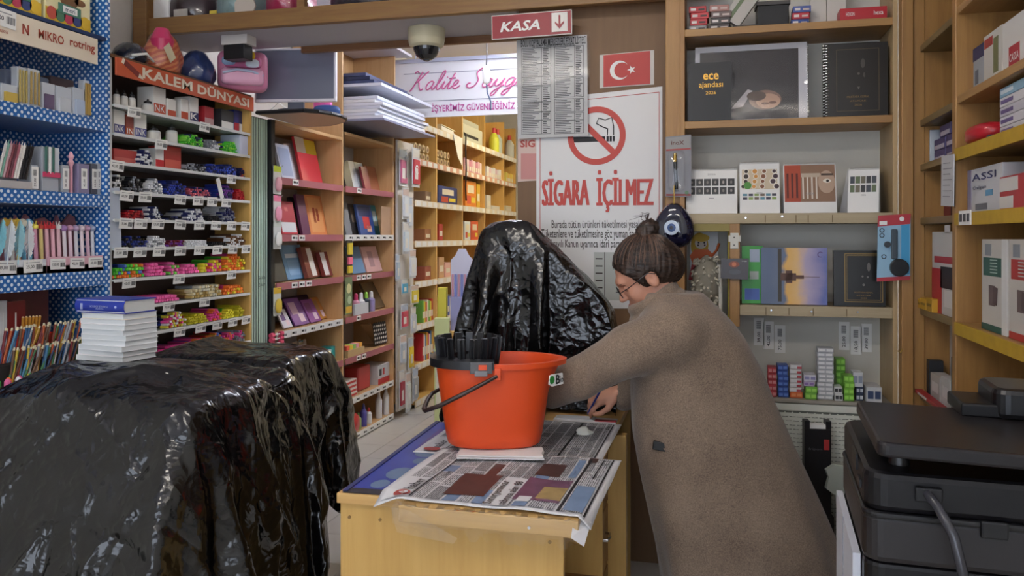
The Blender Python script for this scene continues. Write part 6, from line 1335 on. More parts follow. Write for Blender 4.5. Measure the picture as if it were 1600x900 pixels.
rbox(1537, 1566, 48, 0, '#c6c2ba', 'white carton with olive bottle picture on the upper right shelf', panels=[(.05, .5, .75, .92, '#a83a34'), (.55, .8, .2, .85, '#6f7048'), (.05, .6, .05, .15, '#a83a34')])
rbox(1566, 1612, 22, 0, '#d0cdc8', 'white carton with a red lettered block on the upper right shelf', panels=[(.25, .62, .1, .5, '#b03038')], words=[('CASSA', .44, .22, .32, .14, WHITE)])
rbox(1548, 1600, 0, 5, '#b53a34', 'red bagged parcel at the top of the right wall', X=XR+.05, h=.12, panels=[(.1, .6, .3, .8, '#d8d4ce')])
for k in range(5): rbox(1562, 1606, 200, 1, ['#c4c2c8', '#cfccd2', '#bfbcc4', '#d2cfd2', '#8fb4cc'][k], 'white flat carton stacked on the yellow-edged shelf, %s' % ('lowest', 'second', 'third', 'fourth', 'topmost pale blue')[k], X=XR+.03, panels=[(.05, .5, .3, .7, '#6a5a8a' if k < 4 else '#d8e4ea')], dz=.027*k, h=.026)
loc, w, h = ritem(1529, 1562, 172, RZL[1]+.001, XR+.05); t = thing('plastic_pouch', 'red plastic pouch lying beside the white flat cartons', 'pouch', loc, RR); part('bundle', pillow(w, .06, .12, M('#b5222e', .3)), t, sm=60)
rbox(1517, 1545, 203, 1, '#2c4a5a', 'dark green blue carton under the red pouch', X=XR+.02, h=.016, d=.03)
rbox(1512, 1566, 260, 2, '#c3c5ca', 'white carton with blue italic lettering on the right shelf', X=XR+.03, panels=[(.25, .6, .06, .2, '#6a6e78'), (.55, .75, .35, .48, '#5a9ac0'), (0, .12, 0, 1, '#8a86a0')], words=[('ASSI', .5, .72, .7, .16, M('#26306a', .45)), ('Oxlgen', .38, .5, .4, .1, M('#44506a', .45))])
rbox(1562, 1612, 272, 2, '#b23038', 'red and white carton next to the white lettered carton', X=XR+.02, panels=[(0, .6, .55, .95, '#cfccc8'), (0, .45, .05, .4, '#d2cfca')])
tg = part('price_sheet', MB().box(-.07, .05, -.003, 0, -.022, .022, WHITE), rw, (.585+.14, -.006, 1.526)); 
for k in range(3): part('bar_code', MB().box(-.06+k*.037, -.035+k*.037, -.004, -.003, -.012, .012, M('#4a4a4e', .6)), rw, (.585+.14, -.006, 1.526))
for k, (a, b_, c, nm) in enumerate(((1534, 1574, '#2c5a4e', 'green'), (1577, 1622, '#b03a36', 'red'))):
    t = rbox(a, b_, 374, 3, '#c9c4bc', 'tall white carton with %s band and clamp picture on the right shelf' % nm, X=XR+.03, d=.1, panels=[(.08, .78, .6, .8, c), (0, .8, 0, .07, c), (.8, 1, 0, 1, '#dcdcda'), (.3, .55, .28, .5, '#6a5a58'), (.15, .4, .82, .95, '#8a8f96')])
    for q in range(5): part('text_row', MB().box(-.03, .03, -.0018, -.0008, .168+q*.009, .171+q*.009, M('#b9c9c0', .5)), t)
    part('clamp_picture', MB().box(-.015, .02, -.002, -.0008, .08, .13, M('#5c4a4a', .5), Euler((0, .1, 0)).to_matrix().to_4x4()), t)
# far bay
def farbox(a, b_, yt, lv, c, lab, X=XR+.012, d=.1, panels=(), words=(), dz=0, h=None):
    loc, w, hh = ritem(a, b_, yt, RZL[lv]+.001+dz, XR+.012); y1 = min(loc[1]+w/2, 3.40); y0 = loc[1]-w/2
    return box_item('stationery_box', lab, 'box', y1-y0, d, h or hh, M(c, .45), (X, (y0+y1)/2, loc[2]), RR, 'boxes in the corner bay', [(p, q, r, s, M(m_, .45)) for (p, q, r, s, m_) in panels], .002, words)
for r_ in range(3):
    for c in range(3-(r_ == 2)):
        farbox(1438+c*17+(8 if r_ == 2 else 0), 1454+c*17+(8 if r_ == 2 else 0), 200, 1, '#4a4478', 'violet and white paper clip box in the small far pile, %s row, %s' % (('bottom', 'middle', 'top')[r_], ('far', 'middle', 'near')[c]), X=XR+.06, d=.06, dz=r_*.043, h=.042, panels=[(.1, .9, .1, .45, '#b9b4c4')])
farbox(1430, 1436, 205, 1, '#b9c2cc', 'slim pale carton at the end of the violet pile', X=XR+.05, d=.05)
farbox(1434, 1453, 300, 2, '#7d2a2c', 'dark red carton in the shaded corner shelf', X=XR+.1); farbox(1453, 1478, 285, 2, '#1c1a1a', 'black gadget box in the shaded corner shelf', X=XR+.08)
t = thing('paper_note', 'folded white paper note hanging from the shelf edge', 'note', (XR-.012, at_X(1486, 290, XR).y, at_X(1486, 322, XR).z), (0, .05, RR)); part('sheet', MB().box(-.075, .07, 0, .003, 0, .165, M('#c3c3c6', .6)), t)
for q in range(7): part('text_row', MB().box(-.05, .03+.02*(q % 2), -.001, 0, .03+q*.018, .033+q*.018, M('#8a8a90', .6)), t)
t = farbox(1448, 1488, 362, 3, '#c8c4c0', 'white and red blister carton with black blades in the corner shelf', X=XR+.03, d=.05, panels=[(.0, .4, .0, .55, '#b02a30'), (.1, .95, .62, .7, '#b02a30'), (.35, 1, .32, .58, '#1e1e22'), (.5, .9, .1, .3, '#dedad6')]); part('hang_tab', MB().box(.0, .06, .0, .003, .284, .312, M('#c8c4c0', .4)), t)
for k in range(3): farbox(1429+k*9.5, 1438+k*9.5, 466, 3, '#c99a2a', 'small amber box in front of the blister carton, %s' % ('far', 'middle', 'near')[k], X=XR+.01, d=.03, panels=[(.1, .9, .4, .6, '#8a6a1a')])
t = farbox(1426, 1486, 500, 4, '#bdb9b6', 'tall white blister card with red lettered band in the lower corner', X=XR+.12, d=.03, panels=[(.3, .95, .62, .7, '#b02a30'), (.4, .7, .78, .95, '#a83038')], words=[('MAKET BIÇ', .62, .64, .5, .045, WHITE)])
for k, (a, b_, yt, c, lab) in enumerate(((1430, 1439, 560, '#2a2c30', 'black cutter in the lower corner pile, far'), (1441, 1455, 585, '#b2aeaa', 'grey white cutter carton in the lower corner pile'), (1457, 1470, 590, '#c4c2c0', 'white lettered cutter carton in the lower corner pile'), (1472, 1484, 560, '#1c1d20', 'black cutter in the lower corner pile, near'))):
    farbox(a, b_, yt, 4, c, lab, X=XR+.04, d=.05, panels=[(.2, .8, .3, .7, '#d4d2d0')] if k in (1, 2) else ())
farbox(1424, 1484, 622, 4, '#a82a30', 'flat red carton at the front of the lower corner pile', X=XR+.0, d=.028, panels=[(.1, .4, .2, .8, '#d2cfcc')])
# ================================================================== copier on its white stand
CR = -.06
cp = thing('photocopier', 'black multifunction copier with open grey-black lid at the right front', 'copier', (.268, 1.635, 0), CR)
BK = M('#100f12', .34, bump=.06, bscale=500, spec=.35); BK2 = M('#111114', .3); BKV = M('#1d191b', .42, bump=.05, bscale=400)
def rbx(x0, x1, y0, y1, z0, z1, r, m, n=5):
    """box with rounded vertical corners"""
    pts = []
    for (cx, cy, a0) in ((x1-r, y1-r, 0), (x0+r, y1-r, PI/2), (x0+r, y0+r, PI), (x1-r, y0+r, 1.5*PI)):
        for k in range(n+1): a = a0+PI/2*k/n; pts.append((cx+r*math.cos(a), cy+r*math.sin(a)))
    k = len(pts); return MB().add([(x, y, z0) for x, y in pts]+[(x, y, z1) for x, y in pts], [tuple(range(k))[::-1], tuple(range(k, 2*k))]+[(i, (i+1) % k, k+(i+1) % k, k+i) for i in range(k)], m)
part('tray_body', rbx(0, .80, 0, .47, .60, .862, .035, BK), cp, bev=.008)
part('waist', rbx(-.002, .802, -.003, .47, .862, .953, .035, BKV), cp, bev=.012)
part('ridge', rbx(-.004, .804, -.008, .47, .945, .958, .035, BK2), cp, bev=.005)
part('scanner_body', rbx(0, .80, .0, .47, .956, 1.03, .04, BK), cp, bev=.012)
part('side_vent', MB().box(-.004, .0, .12, .2, 1.0, 1.03, BK2).box(-.004, 0, .05, .09, .985, 1.0, BK2), cp)
for (u, v) in ((.07, .08), (.09, .40)): part('hinge', MB().cyl((u, v, 1.025), (u, v, 1.066), .02, .016, BK2, 14), cp, sm=50)
lid = part('scanner_lid', rbx(.02, .82, -.02, .38, 0, .028, .02, M('#1c191b', .3, spec=.4)), cp, (0, 0, 1.064), (0, .02, 0), bev=.006)
part('document_feeder', rbx(.28, .80, .28, .45, 1.085, 1.15, .03, BK2), cp, bev=.012)
part('feeder_tray', MB().box(.22, .30, .29, .44, 1.085, 1.115, BK), cp, bev=.005)
part('socket', MB().box(.085, .13, -.012, -.004, .985, 1.012, BK2), cp, bev=.003)
part('latch', MB().box(.19, .235, -.014, -.006, .93, .962, BK2), cp, bev=.004)
part('power_cable', MB().tube([(.105, -.01, 1.0), (.115, -.05, .99), (.135, -.075, .95), (.15, -.08, .88), (.155, -.08, .78), (.15, -.07, .6), (.14, -.06, .35)], .009, M('#34343a', .25), 8), cp, sm=60)
cst = thing('copier_stand', 'white cabinet carrying the black copier', 'cabinet', (.268, 1.635, 0), CR); part('body', MB().box(.03, .78, .03, .45, 0, .599, M('#b9bcc6', .4)), cst, bev=.004)
part('side_panel', MB().box(-.016, -.002, .05, .455, 0, .858, M('#c9ccd6', .4)).box(-.018, -.016, .26, .264, 0, .858, M('#8a8d96', .5)), cst)
# clutter between the person and the copier
p = at_t(1278, 735, 3.16); t = thing('toner_carton', 'black carton with a red label and cut-out handle behind the copier', 'carton', (p.x, p.y, .0), (0, 0, .1))
part('body', MB().box(-.05, .05, 0, .045, .38, .72, M('#1c1b1e', .4)), t, bev=.002); part('red_label', MB().box(.022, .042, -.001, 0, .64, .68, M('#b53a3a', .4)), t); letter(t, 'fripon', -.01, .635, -.001, .05, .012, M('#77777c', .5)); [part('flap', MB().box(q, q+.02, 0, .045, .72, .75, M('#1c1b1e', .4)), t) for q in (-.05, .03)]
part('white_insert', MB().box(-.03, .03, .005, .04, .70, .735, WHITE), t); part('base_carton', MB().box(-.06, .06, 0, .045, 0, .379, M('#1c1b1e', .4)), t)
p = at_t(1312, 772, 3.08); solo('paper_roll_wrap', MB().prism([(-.05, .02), (-.04, .06), (-.05, .09), (-.02, .11), (.02, .105), (.03, .04), (.05, -.02), (.06, -.07), (-.005, -.075), (-.01, -.01)], 0, .02, M('#a9b0a6', .6)), 'crumpled grey white paper wrap behind the copier', 'paper', (p.x, p.y, p.z), .2)
p = at_t(1336, 830, 3.10); box_item('paper_carton', 'white paper carton with a red and green label on the floor behind the copier', 'carton', .1, .08, .40, M('#b5b3ac', .6), (p.x, p.y, .003), .1, None, [(.2, .85, .86, .93, M('#a83038', .5)), (0, 1, .8, .815, M('#5a7a4a', .5)), (.6, .68, .5, .78, INK), (.74, .78, .5, .78, INK), (.82, .9, .5, .78, INK)])
# ================================================================== plastic sheets draped over things (small cloth solver)
def drape(name, cx, cy, sx, sy, nx, ny, z0, boxes, steps=150, iters=6, floor=.004, rot=0, noise=.006, seed=0, soft=5, creases=150, big=26, amp=1.0):
    rnd = np.random.RandomState(seed)
    u = np.linspace(-.5, .5, nx)*sx; v = np.linspace(-.5, .5, ny)*sy
    U, V = np.meshgrid(u, v); c, s = math.cos(rot), math.sin(rot)
    p = np.stack([cx+U*c-V*s, cy+U*s+V*c, np.full_like(U, z0)+rnd.randn(ny, nx)*noise], -1); q = p.copy()
    hx, hy = sx/(nx-1), sy/(ny-1); dg = math.hypot(hx, hy)
    def con(a, b, L, st):
        d = b-a; l = np.linalg.norm(d, axis=-1, keepdims=True)+1e-9; k = d*((l-L)/l*.5*st); a += k; b -= k
    for it in range(steps):
        vel = (p-q)*.98; q = p.copy(); p = p+vel; p[..., 2] -= .00055
        for k in range(iters):
            for o in (0, 1):
                w = (nx-o)//2*2; con(p[:, o:o+w:2], p[:, o+1:o+w:2], hx, 1)
                w = (ny-o)//2*2; con(p[o:o+w:2], p[o+1:o+w:2], hy, 1)
            for o in (0, 1):
                a, b = p[o:ny-1:2, :-1], p[o+1:ny:2, 1:]; con(a, b, dg, .35)
                a, b = p[o:ny-1:2, 1:], p[o+1:ny:2, :-1]; con(a, b, dg, .35)
            if True:
                for (x0, x1, y0, y1, zt) in boxes:
                    ins = (p[..., 0] > x0) & (p[..., 0] < x1) & (p[..., 1] > y0) & (p[..., 1] < y1) & (p[..., 2] < zt)
                    if not ins.any(): continue
                    P = p[ins]; Q = q[ins]
                    pen = np.stack([P[:, 0]-x0, x1-P[:, 0], P[:, 1]-y0, y1-P[:, 1], zt-P[:, 2]], 1); j = pen.argmin(1)
                    P[j == 0, 0] = x0; P[j == 1, 0] = x1; P[j == 2, 1] = y0; P[j == 3, 1] = y1; P[j == 4, 2] = zt
                    q[ins] = Q+(P-Q)*.6; p[ins] = P
                low = p[..., 2] < floor; p[..., 2][low] = floor; q[low] = q[low]+(p[low]-q[low])*.5
    for _ in range(soft):
        g = np.pad(p, ((1, 1), (1, 1), (0, 0)), mode='edge'); p = p*.5+.125*(g[:-2, 1:-1]+g[2:, 1:-1]+g[1:-1, :-2]+g[1:-1, 2:])
    # finer grid, then sharp random crease lines and dents like stiff thin film
    K = 3; fy = np.linspace(0, ny-1, (ny-1)*K+1); fx = np.linspace(0, nx-1, (nx-1)*K+1)
    def cub(a, t, axis):
        i = np.clip(np.floor(t).astype(int), 0, a.shape[axis]-2); w = (t-i); sh = [1, 1, 1]; sh[axis] = -1; w = w.reshape(sh); n_ = a.shape[axis]
        tk = lambda k: np.take(a, np.clip(i+k, 0, n_-1), axis); p0, p1, p2, p3 = tk(-1), tk(0), tk(1), tk(2)
        return .5*(2*p1+(p2-p0)*w+(2*p0-5*p1+4*p2-p3)*w*w+(3*p1-p0-3*p2+p3)*w**3)
    p = cub(cub(p, fy, 0), fx, 1); ny, nx = p.shape[:2]
    nr = np.cross(np.gradient(p, axis=1), np.gradient(p, axis=0)); nr /= np.linalg.norm(nr, axis=-1, keepdims=True)+1e-9
    UU, VV = np.meshgrid(np.linspace(0, sx, nx), np.linspace(0, sy, ny)); h = np.zeros((ny, nx))
    for k in range(creases):
        c0 = np.array((rnd.rand()*sx, rnd.rand()*sy)); a = rnd.rand()*PI; L = .06+.28*rnd.rand()**1.5; dr = np.array((math.cos(a), math.sin(a)))
        du, dv = UU-c0[0], VV-c0[1]; al = du*dr[0]+dv*dr[1]; ac = -du*dr[1]+dv*dr[0]+.10*al*al*rnd.randn()
        wd = .008+.022*rnd.rand(); am = amp*(.003+.009*rnd.rand())*(1 if rnd.rand() < .6 else -1)
        h += am*np.exp(-np.abs(ac)/wd)*np.clip(1-np.abs(al)/L, 0, 1)
    for k in range(big):
        c0 = np.array((rnd.rand()*sx, rnd.rand()*sy)); a = rnd.rand()*PI; L = .25+.35*rnd.rand(); dr = np.array((math.cos(a), math.sin(a)))
        du, dv = UU-c0[0], VV-c0[1]; al = du*dr[0]+dv*dr[1]; ac = -du*dr[1]+dv*dr[0]+.25*al*al*rnd.randn()
        h += amp*(.012+.016*rnd.rand())*(1 if rnd.rand() < .7 else -1)*np.exp(-np.abs(ac)/(.03+.04*rnd.rand()))*np.clip(1-np.abs(al)/L, 0, 1)
    sgn = 1 if nr[..., 2].mean() > 0 else -1
    p = p+nr*(h*sgn)[..., None]
    idx = np.arange(nx*ny).reshape(ny, nx)
    f = np.stack([idx[:-1, :-1], idx[:-1, 1:], idx[1:, 1:], idx[1:, :-1]], -1).reshape(-1, 4)
    return p.reshape(-1, 3), f
def sheet_obj(name, parent, verts, faces, m):
    me = bpy.data.meshes.new(name); o3 = np.array(parent.location)
    me.from_pydata((verts-o3).tolist(), [], faces.tolist()); me.materials.append(m)
    me.polygons.foreach_set('use_smooth', [True]*len(me.polygons)); me.update()
    o = link(name, me, parent)
    sd = o.modifiers.new('smooth', 'SUBSURF'); sd.levels = 1; sd.render_levels = 1
    so = o.modifiers.new('thickness', 'SOLIDIFY'); so.thickness = .0012; so.offset = 1
    return o
BAGM = black_plastic()
CMS = []
# machine under the near sheet and cabinet under the rear sheet
for (x0, x1, y0, y1, zt, lab) in ((-2.2, -1.42, 1.98, 2.66, .99, 'machine shrouded in a large crumpled black plastic sheet at the left front'), (-2.3, -1.62, 2.84, 3.30, .98, 'cabinet shrouded in black plastic behind the large covered machine')):
    t = thing('covered_machine', lab, 'covered machine', ((x0+x1)/2, (y0+y1)/2, 0)); CMS.append(t); w, d = (x1-x0)/2-.06, (y1-y0)/2-.06
    part('body', MB().box(-w, w, -d, d, .08, zt-.05, M('#6d7078', .5)), t, bev=.01)
    for sx_ in (-1, 1):
        for sy_ in (-1, 1): part('foot', MB().cyl((sx_*(w-.06), sy_*(d-.06), 0), (sx_*(w-.06), sy_*(d-.06), .085), .025, .025, BLACK, 10), t)
v, f = drape('a', -1.82, 2.28, 2.2, 2.1, 88, 82, 1.12, [(-2.2, -1.42, 1.98, 2.66, 1.0), (-2.3, -1.36, 1.66, 2.7, .25), (-2.28, -1.38, 1.76, 2.7, .5), (-2.25, -1.40, 1.86, 2.68, .76), (-2.15, -1.75, 2.1, 2.62, 1.02)], 230, 10, rot=.12, seed=3, creases=300, big=46, amp=1.5)
v[:, 1] = np.minimum(v[:, 1], 2.735); v[:, 0] = np.clip(v[:, 0], -2.42, -1.04); m_ = (np.abs(v[:, 0]+2.09) < .17) & (np.abs(v[:, 1]-2.5) < .16); v[m_, 2] = np.minimum(v[m_, 2], 1.026)
sheet_obj('plastic_cover', CMS[0], v, f, BAGM)
v, f = drape('b', -1.97, 3.06, 1.8, 1.7, 70, 64, 1.1, [(-2.3, -1.62, 2.84, 3.30, .99), (-2.32, -1.56, 2.80, 3.34, .50)], 210, 10, rot=-.1, seed=5)
v[:, 1] = np.maximum(v[:, 1], 2.742); v[:, 0] = np.clip(v[:, 0], -2.47, -1.04)
sheet_obj('plastic_cover', CMS[1], v, f, BAGM)
# ================================================================== desk
DW = wood('desk', '#c39a55', '#d0a963', 'z', .42, .7); DWX = wood('deskx', '#c0965a', '#cfa86a', 'x', .42); DWD = wood('deskd', '#8a5f36', '#996e42', 'z', .45)
dk = thing('desk', 'light wood cash desk with worn front panel', 'desk', (0, 0, 0))
D0, D1, DY0, DY1, DZ = -1.02, -.36, 2.07, 3.52, .76
part('desk_top', MB().box(D0, D1, DY0-.01, DY1, DZ-.028, DZ, DWX), dk, bev=.003)
part('front_panel', MB().box(D0+.005, -.385, DY0+.005, DY0+.025, 0, DZ-.028, DW), dk, bev=.002)
part('side_panel', MB().box(D0, D0+.02, DY0+.025, DY1, 0, DZ-.028, DW), dk, bev=.002)
part('back_panel', MB().box(-.66, -.64, DY0+.025, 2.75, 0, DZ-.028, DWD), dk)
part('shelf', MB().box(-.64, -.39, DY0+.03, 2.74, .30, .32, DWD), dk)
part('divider', MB().box(-.64, -.375, 2.74, 2.76, 0, DZ-.06, DW), dk)
part('side_panel', MB().box(-.40, -.325, 3.02, 3.06, 0, DZ-.028, DW), dk, bev=.002)
part('back_panel', MB().box(D0, -.36, DY1-.02, DY1, 0, DZ-.028, DW), dk)
for k in range(3):
    dr = part('drawer', MB().box(-.62, -.392, 2.765, 3.015, .04+k*.225, .255+k*.225, DWD), dk, bev=.003)
    y, z = 2.9, .17+k*.225
    part('handle', MB().tube([(-.392, y-.04, z), (-.375, y-.035, z), (-.37, y, z), (-.375, y+.035, z), (-.392, y+.04, z)], .005, CHROME, 6), dr)
for (px, py) in ((546, 808), (594, 812), (859, 847)):
    p = at_Y(px, py, DY0+.004); part('screw_cap', MB().disc(p.x, p.z, .0045, DY0+.002, DY0+.006, M('#8a6a3a', .5), 10), dk)
# board wrapped in clear film along the front edge
p0, p1 = at_Y(622, 803, 1.985), at_Y(904, 829, 1.985)
wb = thing('wrapped_board', 'loose wood strip wrapped in clear film along the desk front', 'board', ((p0.x+p1.x)/2, 1.985, (p0.z+p1.z)/2), (0, math.atan2(p0.z-p1.z, p1.x-p0.x), 0)); w = (p1-p0).length/2
part('strip', MB().box(-w, w, 0, .055, -.022, .022, wood('strip', '#c09a5e', '#cda96c', 'x', .4)), wb, bev=.004)
fv = []; ff = []; rs = random.Random(2); n = 34
prof = [(.03, .0225), (.0, .0225), (-.005, .026), (-.006, .01), (-.006, -.02), (-.001, -.028), (.02, -.04)]
for i in range(n+1):
    for (yy, zz) in prof: fv.append((-w*1.06+2.1*w*i/n, yy+rs.uniform(-.003, .0), zz+rs.uniform(-.003, .003)-(.012 if zz < -.03 else 0)*rs.random()*2))
m_ = len(prof); ff = [(i*m_+k, (i+1)*m_+k, (i+1)*m_+k+1, i*m_+k+1) for i in range(n) for k in range(m_-1)]
part('clear_film', MB().add(fv, ff, film('deskfilm', .1, .12)), wb, sm=80); part('nail', MB().disc(w*.48, -.002, .004, -.008, -.004, CHROME, 8), wb)
# hanging strip of tape at left end of the film
part('tape', MB().add([(-w*1.08, -.008, .02), (-w*.86, -.008, .015), (-w*.3, -.010, -.045), (-w*.35, -.010, -.06), (-w*1.0, -.008, -.045)], [(4, 3, 2, 1, 0)], film('tapefilm', .12, .25)), wb)
solo('notepad', MB().box(-.05, .06, -.05, .07, 0, .018, M('#5a8a2c', .5)), 'green notepad lying in the open desk compartment', 'notepad', (-.42, 2.45, .645), .3, bev=.003)
part('shelf', MB().box(-.64, -.39, 2.35, 2.74, .625, .644, DWD), dk)
box_item('small_carton', 'small white and blue box on the lower shelf inside the desk', 'box', .06, .05, .13, M('#cfcdc6', .5), (-.44, 2.30, .3215), .25, None, [(0, 1, 0, .45, M('#2f78b5', .5)), (0, 1, .08, .2, M('#d5dde2', .5))])
# blue mat on the left of the top
mt = thing('desk_mat', 'blue cover sheet with pale round spots along the left desk edge', 'mat', (-.98, 2.08, DZ+.0005), .035); w, l = .22, .86
part('sheet', MB().box(-.02, w, 0, l, 0, .0012, M('#2a3f9e', .35, var=.25, bscale=8)), mt); part('dark_edge', MB().box(-.025, w, -.012, .03, 0, .0018, M('#23242c', .4)).box(-.03, -.015, 0, l, 0, .004, M('#20306e', .4)), mt)
for (x, y, r) in ((.05, .08, .026), (.07, .19, .04), (.085, .33, .022), (.08, .44, .045), (.06, .58, .03), (.09, .7, .04)):
    part('spot', MB().add([(x+r*math.cos(2*PI*k/20), y+r*1.5*math.sin(2*PI*k/20), .0016) for k in range(20)], [tuple(range(20))], M('#5f7a9c', .4)), mt)
part('violet_print', MB().box(.02, .18, .5, .75, .0012, .0015, M('#5a3f8a', .4)), mt)
# ================================================================== newspapers
def newsprint(key, paper='#cfcfd2', ink='#4b4b50', pitch=.0052):
    m = M(paper, .75, key=key); nt, bs_ = nodes(m); tc = nt.nodes.new('ShaderNodeTexCoord'); sx_ = nt.nodes.new('ShaderNodeSeparateXYZ'); nt.links.new(tc.outputs['Object'], sx_.inputs[0])
    def mth(op, a, v=None):
        n = nt.nodes.new('ShaderNodeMath'); n.operation = op
        for i, q in enumerate((a, v)):
            if q is None: continue
            if isinstance(q, (int, float)): n.inputs[i].default_value = q
            else: nt.links.new(q, n.inputs[i])
        return n.outputs[0]
    fr = mth('FRACT', mth('ADD', mth('DIVIDE', sx_.outputs[0], pitch), 50.0)); ln = mth('LESS_THAN', fr, .58)
    mp = nt.nodes.new('ShaderNodeMapping'); mp.inputs['Scale'].default_value = (1/pitch, 120, 1); nt.links.new(tc.outputs['Object'], mp.inputs[0])
    n_ = nt.nodes.new('ShaderNodeTexNoise'); n_.inputs['Scale'].default_value = 1; n_.inputs['Detail'].default_value = 2; nt.links.new(mp.outputs[0], n_.inputs[0])
    wd = mth('GREATER_THAN', n_.outputs['Fac'], .42); d = mth('MULTIPLY', mth('MULTIPLY', ln, wd), .85)
    mx = nt.nodes.new('ShaderNodeMix'); mx.data_type = 'RGBA'; mx.inputs[6].default_value = (*lin(rgb(paper)), 1); mx.inputs[7].default_value = (*lin(rgb(ink)), 1)
    nt.links.new(d, mx.inputs[0]); nt.links.new(mx.outputs[2], bs_.inputs['Base Color']); return m
NPAP = M('#d3d3d6', .75); NP = newsprint('newsA', '#c6c6ca', '#36363a', .0068); NPB = newsprint('newsB', '#a3a3a6', '#333338', .0062)
PHB = M('#4a3431', .5, var=.35, bscale=30); PHP = M('#6a4a62', .5, var=.4, bscale=22); PHY = M('#a08a5a', .5, var=.35, bscale=30); PHU = M('#6f86a6', .6, var=.25, bscale=18)
def paper(name, lab, loc, rot, w, l, hfun, prints, words=(), n=36):
    t = thing(name, lab, 'newspaper', loc, rot, 'newspapers on the desk')
    def patch(x0, x1, y0, y1, m, dz, nn):
        a = max(2, int(nn*(x1-x0)/w)); b = max(2, int(nn*(y1-y0)/l)); vs = []; fs = []
        for j in range(b+1):
            for i in range(a+1):
                x = x0+(x1-x0)*i/a; y = y0+(y1-y0)*j/b; vs.append((x, y, hfun(x, y)+dz))
        fs = [(j*(a+1)+i, j*(a+1)+i+1, (j+1)*(a+1)+i+1, (j+1)*(a+1)+i) for j in range(b) for i in range(a)]
        return MB().add(vs, fs, m)
    o = part('sheet', patch(0, w, 0, l, NPAP, 0, n), t, sm=80); sd = o.modifiers.new('thickness', 'SOLIDIFY'); sd.thickness = .0012; sd.offset = -1
    for k, (x0, x1, y0, y1, m, nm) in enumerate(prints): part(nm, patch(x0, x1, y0, y1, m, .0008+.00004*k, n), t, sm=80)
    for (s, x, y, hh, wd, m, b_) in words:
        me = text(s, wd, hh, m, b_); ob = MB()
        ob.add([(x-(v_.co.z), y+v_.co.x+wd/2, hfun(x-v_.co.z, y+v_.co.x+wd/2)+.0056) for v_ in me.vertices], [tuple(p_.vertices) for p_ in me.polygons], m); part('headline', ob, t)
    return t
def h_front(x, y):
    z = .003+.0015*math.sin(x*17+y*9)+.0012*math.sin(x*31-y*14)
    dr = max(0, x-.62)*.3*(1 if y < .35 else max(0, 1-(y-.35)*6)); z -= dr*1.2
    c = max(0, (x-.62))*max(0, .14-y); z -= c*4.0
    if x < .08 and y < .06: z -= (.08-x)*(.06-y)*6
    return z
LREDM = M('#a8433c', .5)
pr = []
rs = random.Random(21); x = .03
while x < .625:                                   # text columns running away from the front edge, broken into paragraphs
    wcol = rs.uniform(.03, .055); y = .02
    while y < .5:
        ln_ = rs.uniform(.06, .2); q = rs.random()
        m_ = NP if q < .55 else (NPB if q < .85 else PHB if q < .93 else PHU)
        pr.append((x, min(.628, x+wcol-.006), y, min(.515, y+ln_-.008), m_, 'text_block' if q < .85 else 'photo')); y += ln_
    x += wcol
pr += [(.018, .1, .012, .19, NPAP, 'blank_margin'), (.333, .408, .012, .25, NPAP, 'blank_margin'), (.19, .318, .07, .26, PHB, 'photo'), (.405, .545, .07, .27, PHP, 'photo'), (.47, .545, .09, .2, PHY, 'photo'), (.42, .46, .055, .10, NPAP, 'caption'), (.553, .562, .02, .5, INK, 'rule'), (.567, .624, .03, .23, PHU, 'tinted_text'), (.598, .604, .3, .5, INK, 'rule'), (.629, .634, .015, .51, INK, 'rule'), (.104, .108, .02, .5, INK, 'rule'), (.41, .49, .3, .42, PHB, 'photo')]
wd_ = [('haber', .098, .065, .034, .1, M('#3c3c42', .6), .01), ('TÜM', .145, .20, .02, .06, M('#55555a', .6), .01), ('Sinirjenwar', .368, .015, .036, .19, M('#4a463e', .6), .01), ('sabrına alan 88', .402, .012, .026, .2, M('#3a3436', .6), .02)]
np1 = paper('newspaper', 'open newspaper sheet with red logo overhanging the desk front', (-.892, 2.02, DZ+.0105), -.03, .655, .53, h_front, pr, wd_); np1.scale = (.90, 1, 1)
lg = MB().add([(.075+.026*math.cos(2*PI*k/24), .035+.022*math.sin(2*PI*k/24), h_front(.075+.026*math.cos(2*PI*k/24), .035+.022*math.sin(2*PI*k/24))+.0055) for k in range(24)], [tuple(range(24))], LREDM); part('red_logo', lg, np1)
lg = MB().add([(.08+.014*math.cos(a)*1.0, .035+.012*math.sin(a), h_front(.08, .035)+.0064) for a in [2*PI*k/12 for k in range(12)]], [tuple(range(12))], NPAP).box(.066, .082, .034, .038, h_front(.08, .035)+.006, h_front(.08, .035)+.0072, LREDM); part('logo_letter', lg, np1)
part('loose_leaf', MB().add([(.605, .02, -.004), (.65, .03, -.02), (.645, -.045, -.055), (.61, -.05, -.035)], [(3, 2, 1, 0)], NPAP), np1)
def h_back(x, y): return .002+.0004*math.sin(x*15+y*11)
pr2 = []; x = .02
while x < .62:
    wcol = rs.uniform(.03, .06); y = .03
    while y < .52:
        ln_ = rs.uniform(.06, .2); pr2.append((x, min(.625, x+wcol-.006), y, min(.54, y+ln_-.008), NPB if rs.random() < .7 else NP, 'text_block')); y += ln_
    x += wcol
pr2 += [(.02, .1, .02, .2, NPAP, 'blank_margin'), (.25, .38, .05, .3, PHB, 'photo'), (.503, .512, .03, .53, INK, 'rule'), (.63, .635, .02, .53, INK, 'rule')]
np2 = paper('newspaper', 'second newspaper sheet under the crumpled tissue at the desk rear', (-.965, 2.50, DZ+.0024), -.01, .66, .56, h_back, pr2, [('haber', .08, .05, .034, .1, M('#3c3c42', .6), .01)]); np2.scale = (.93, 1, 1)
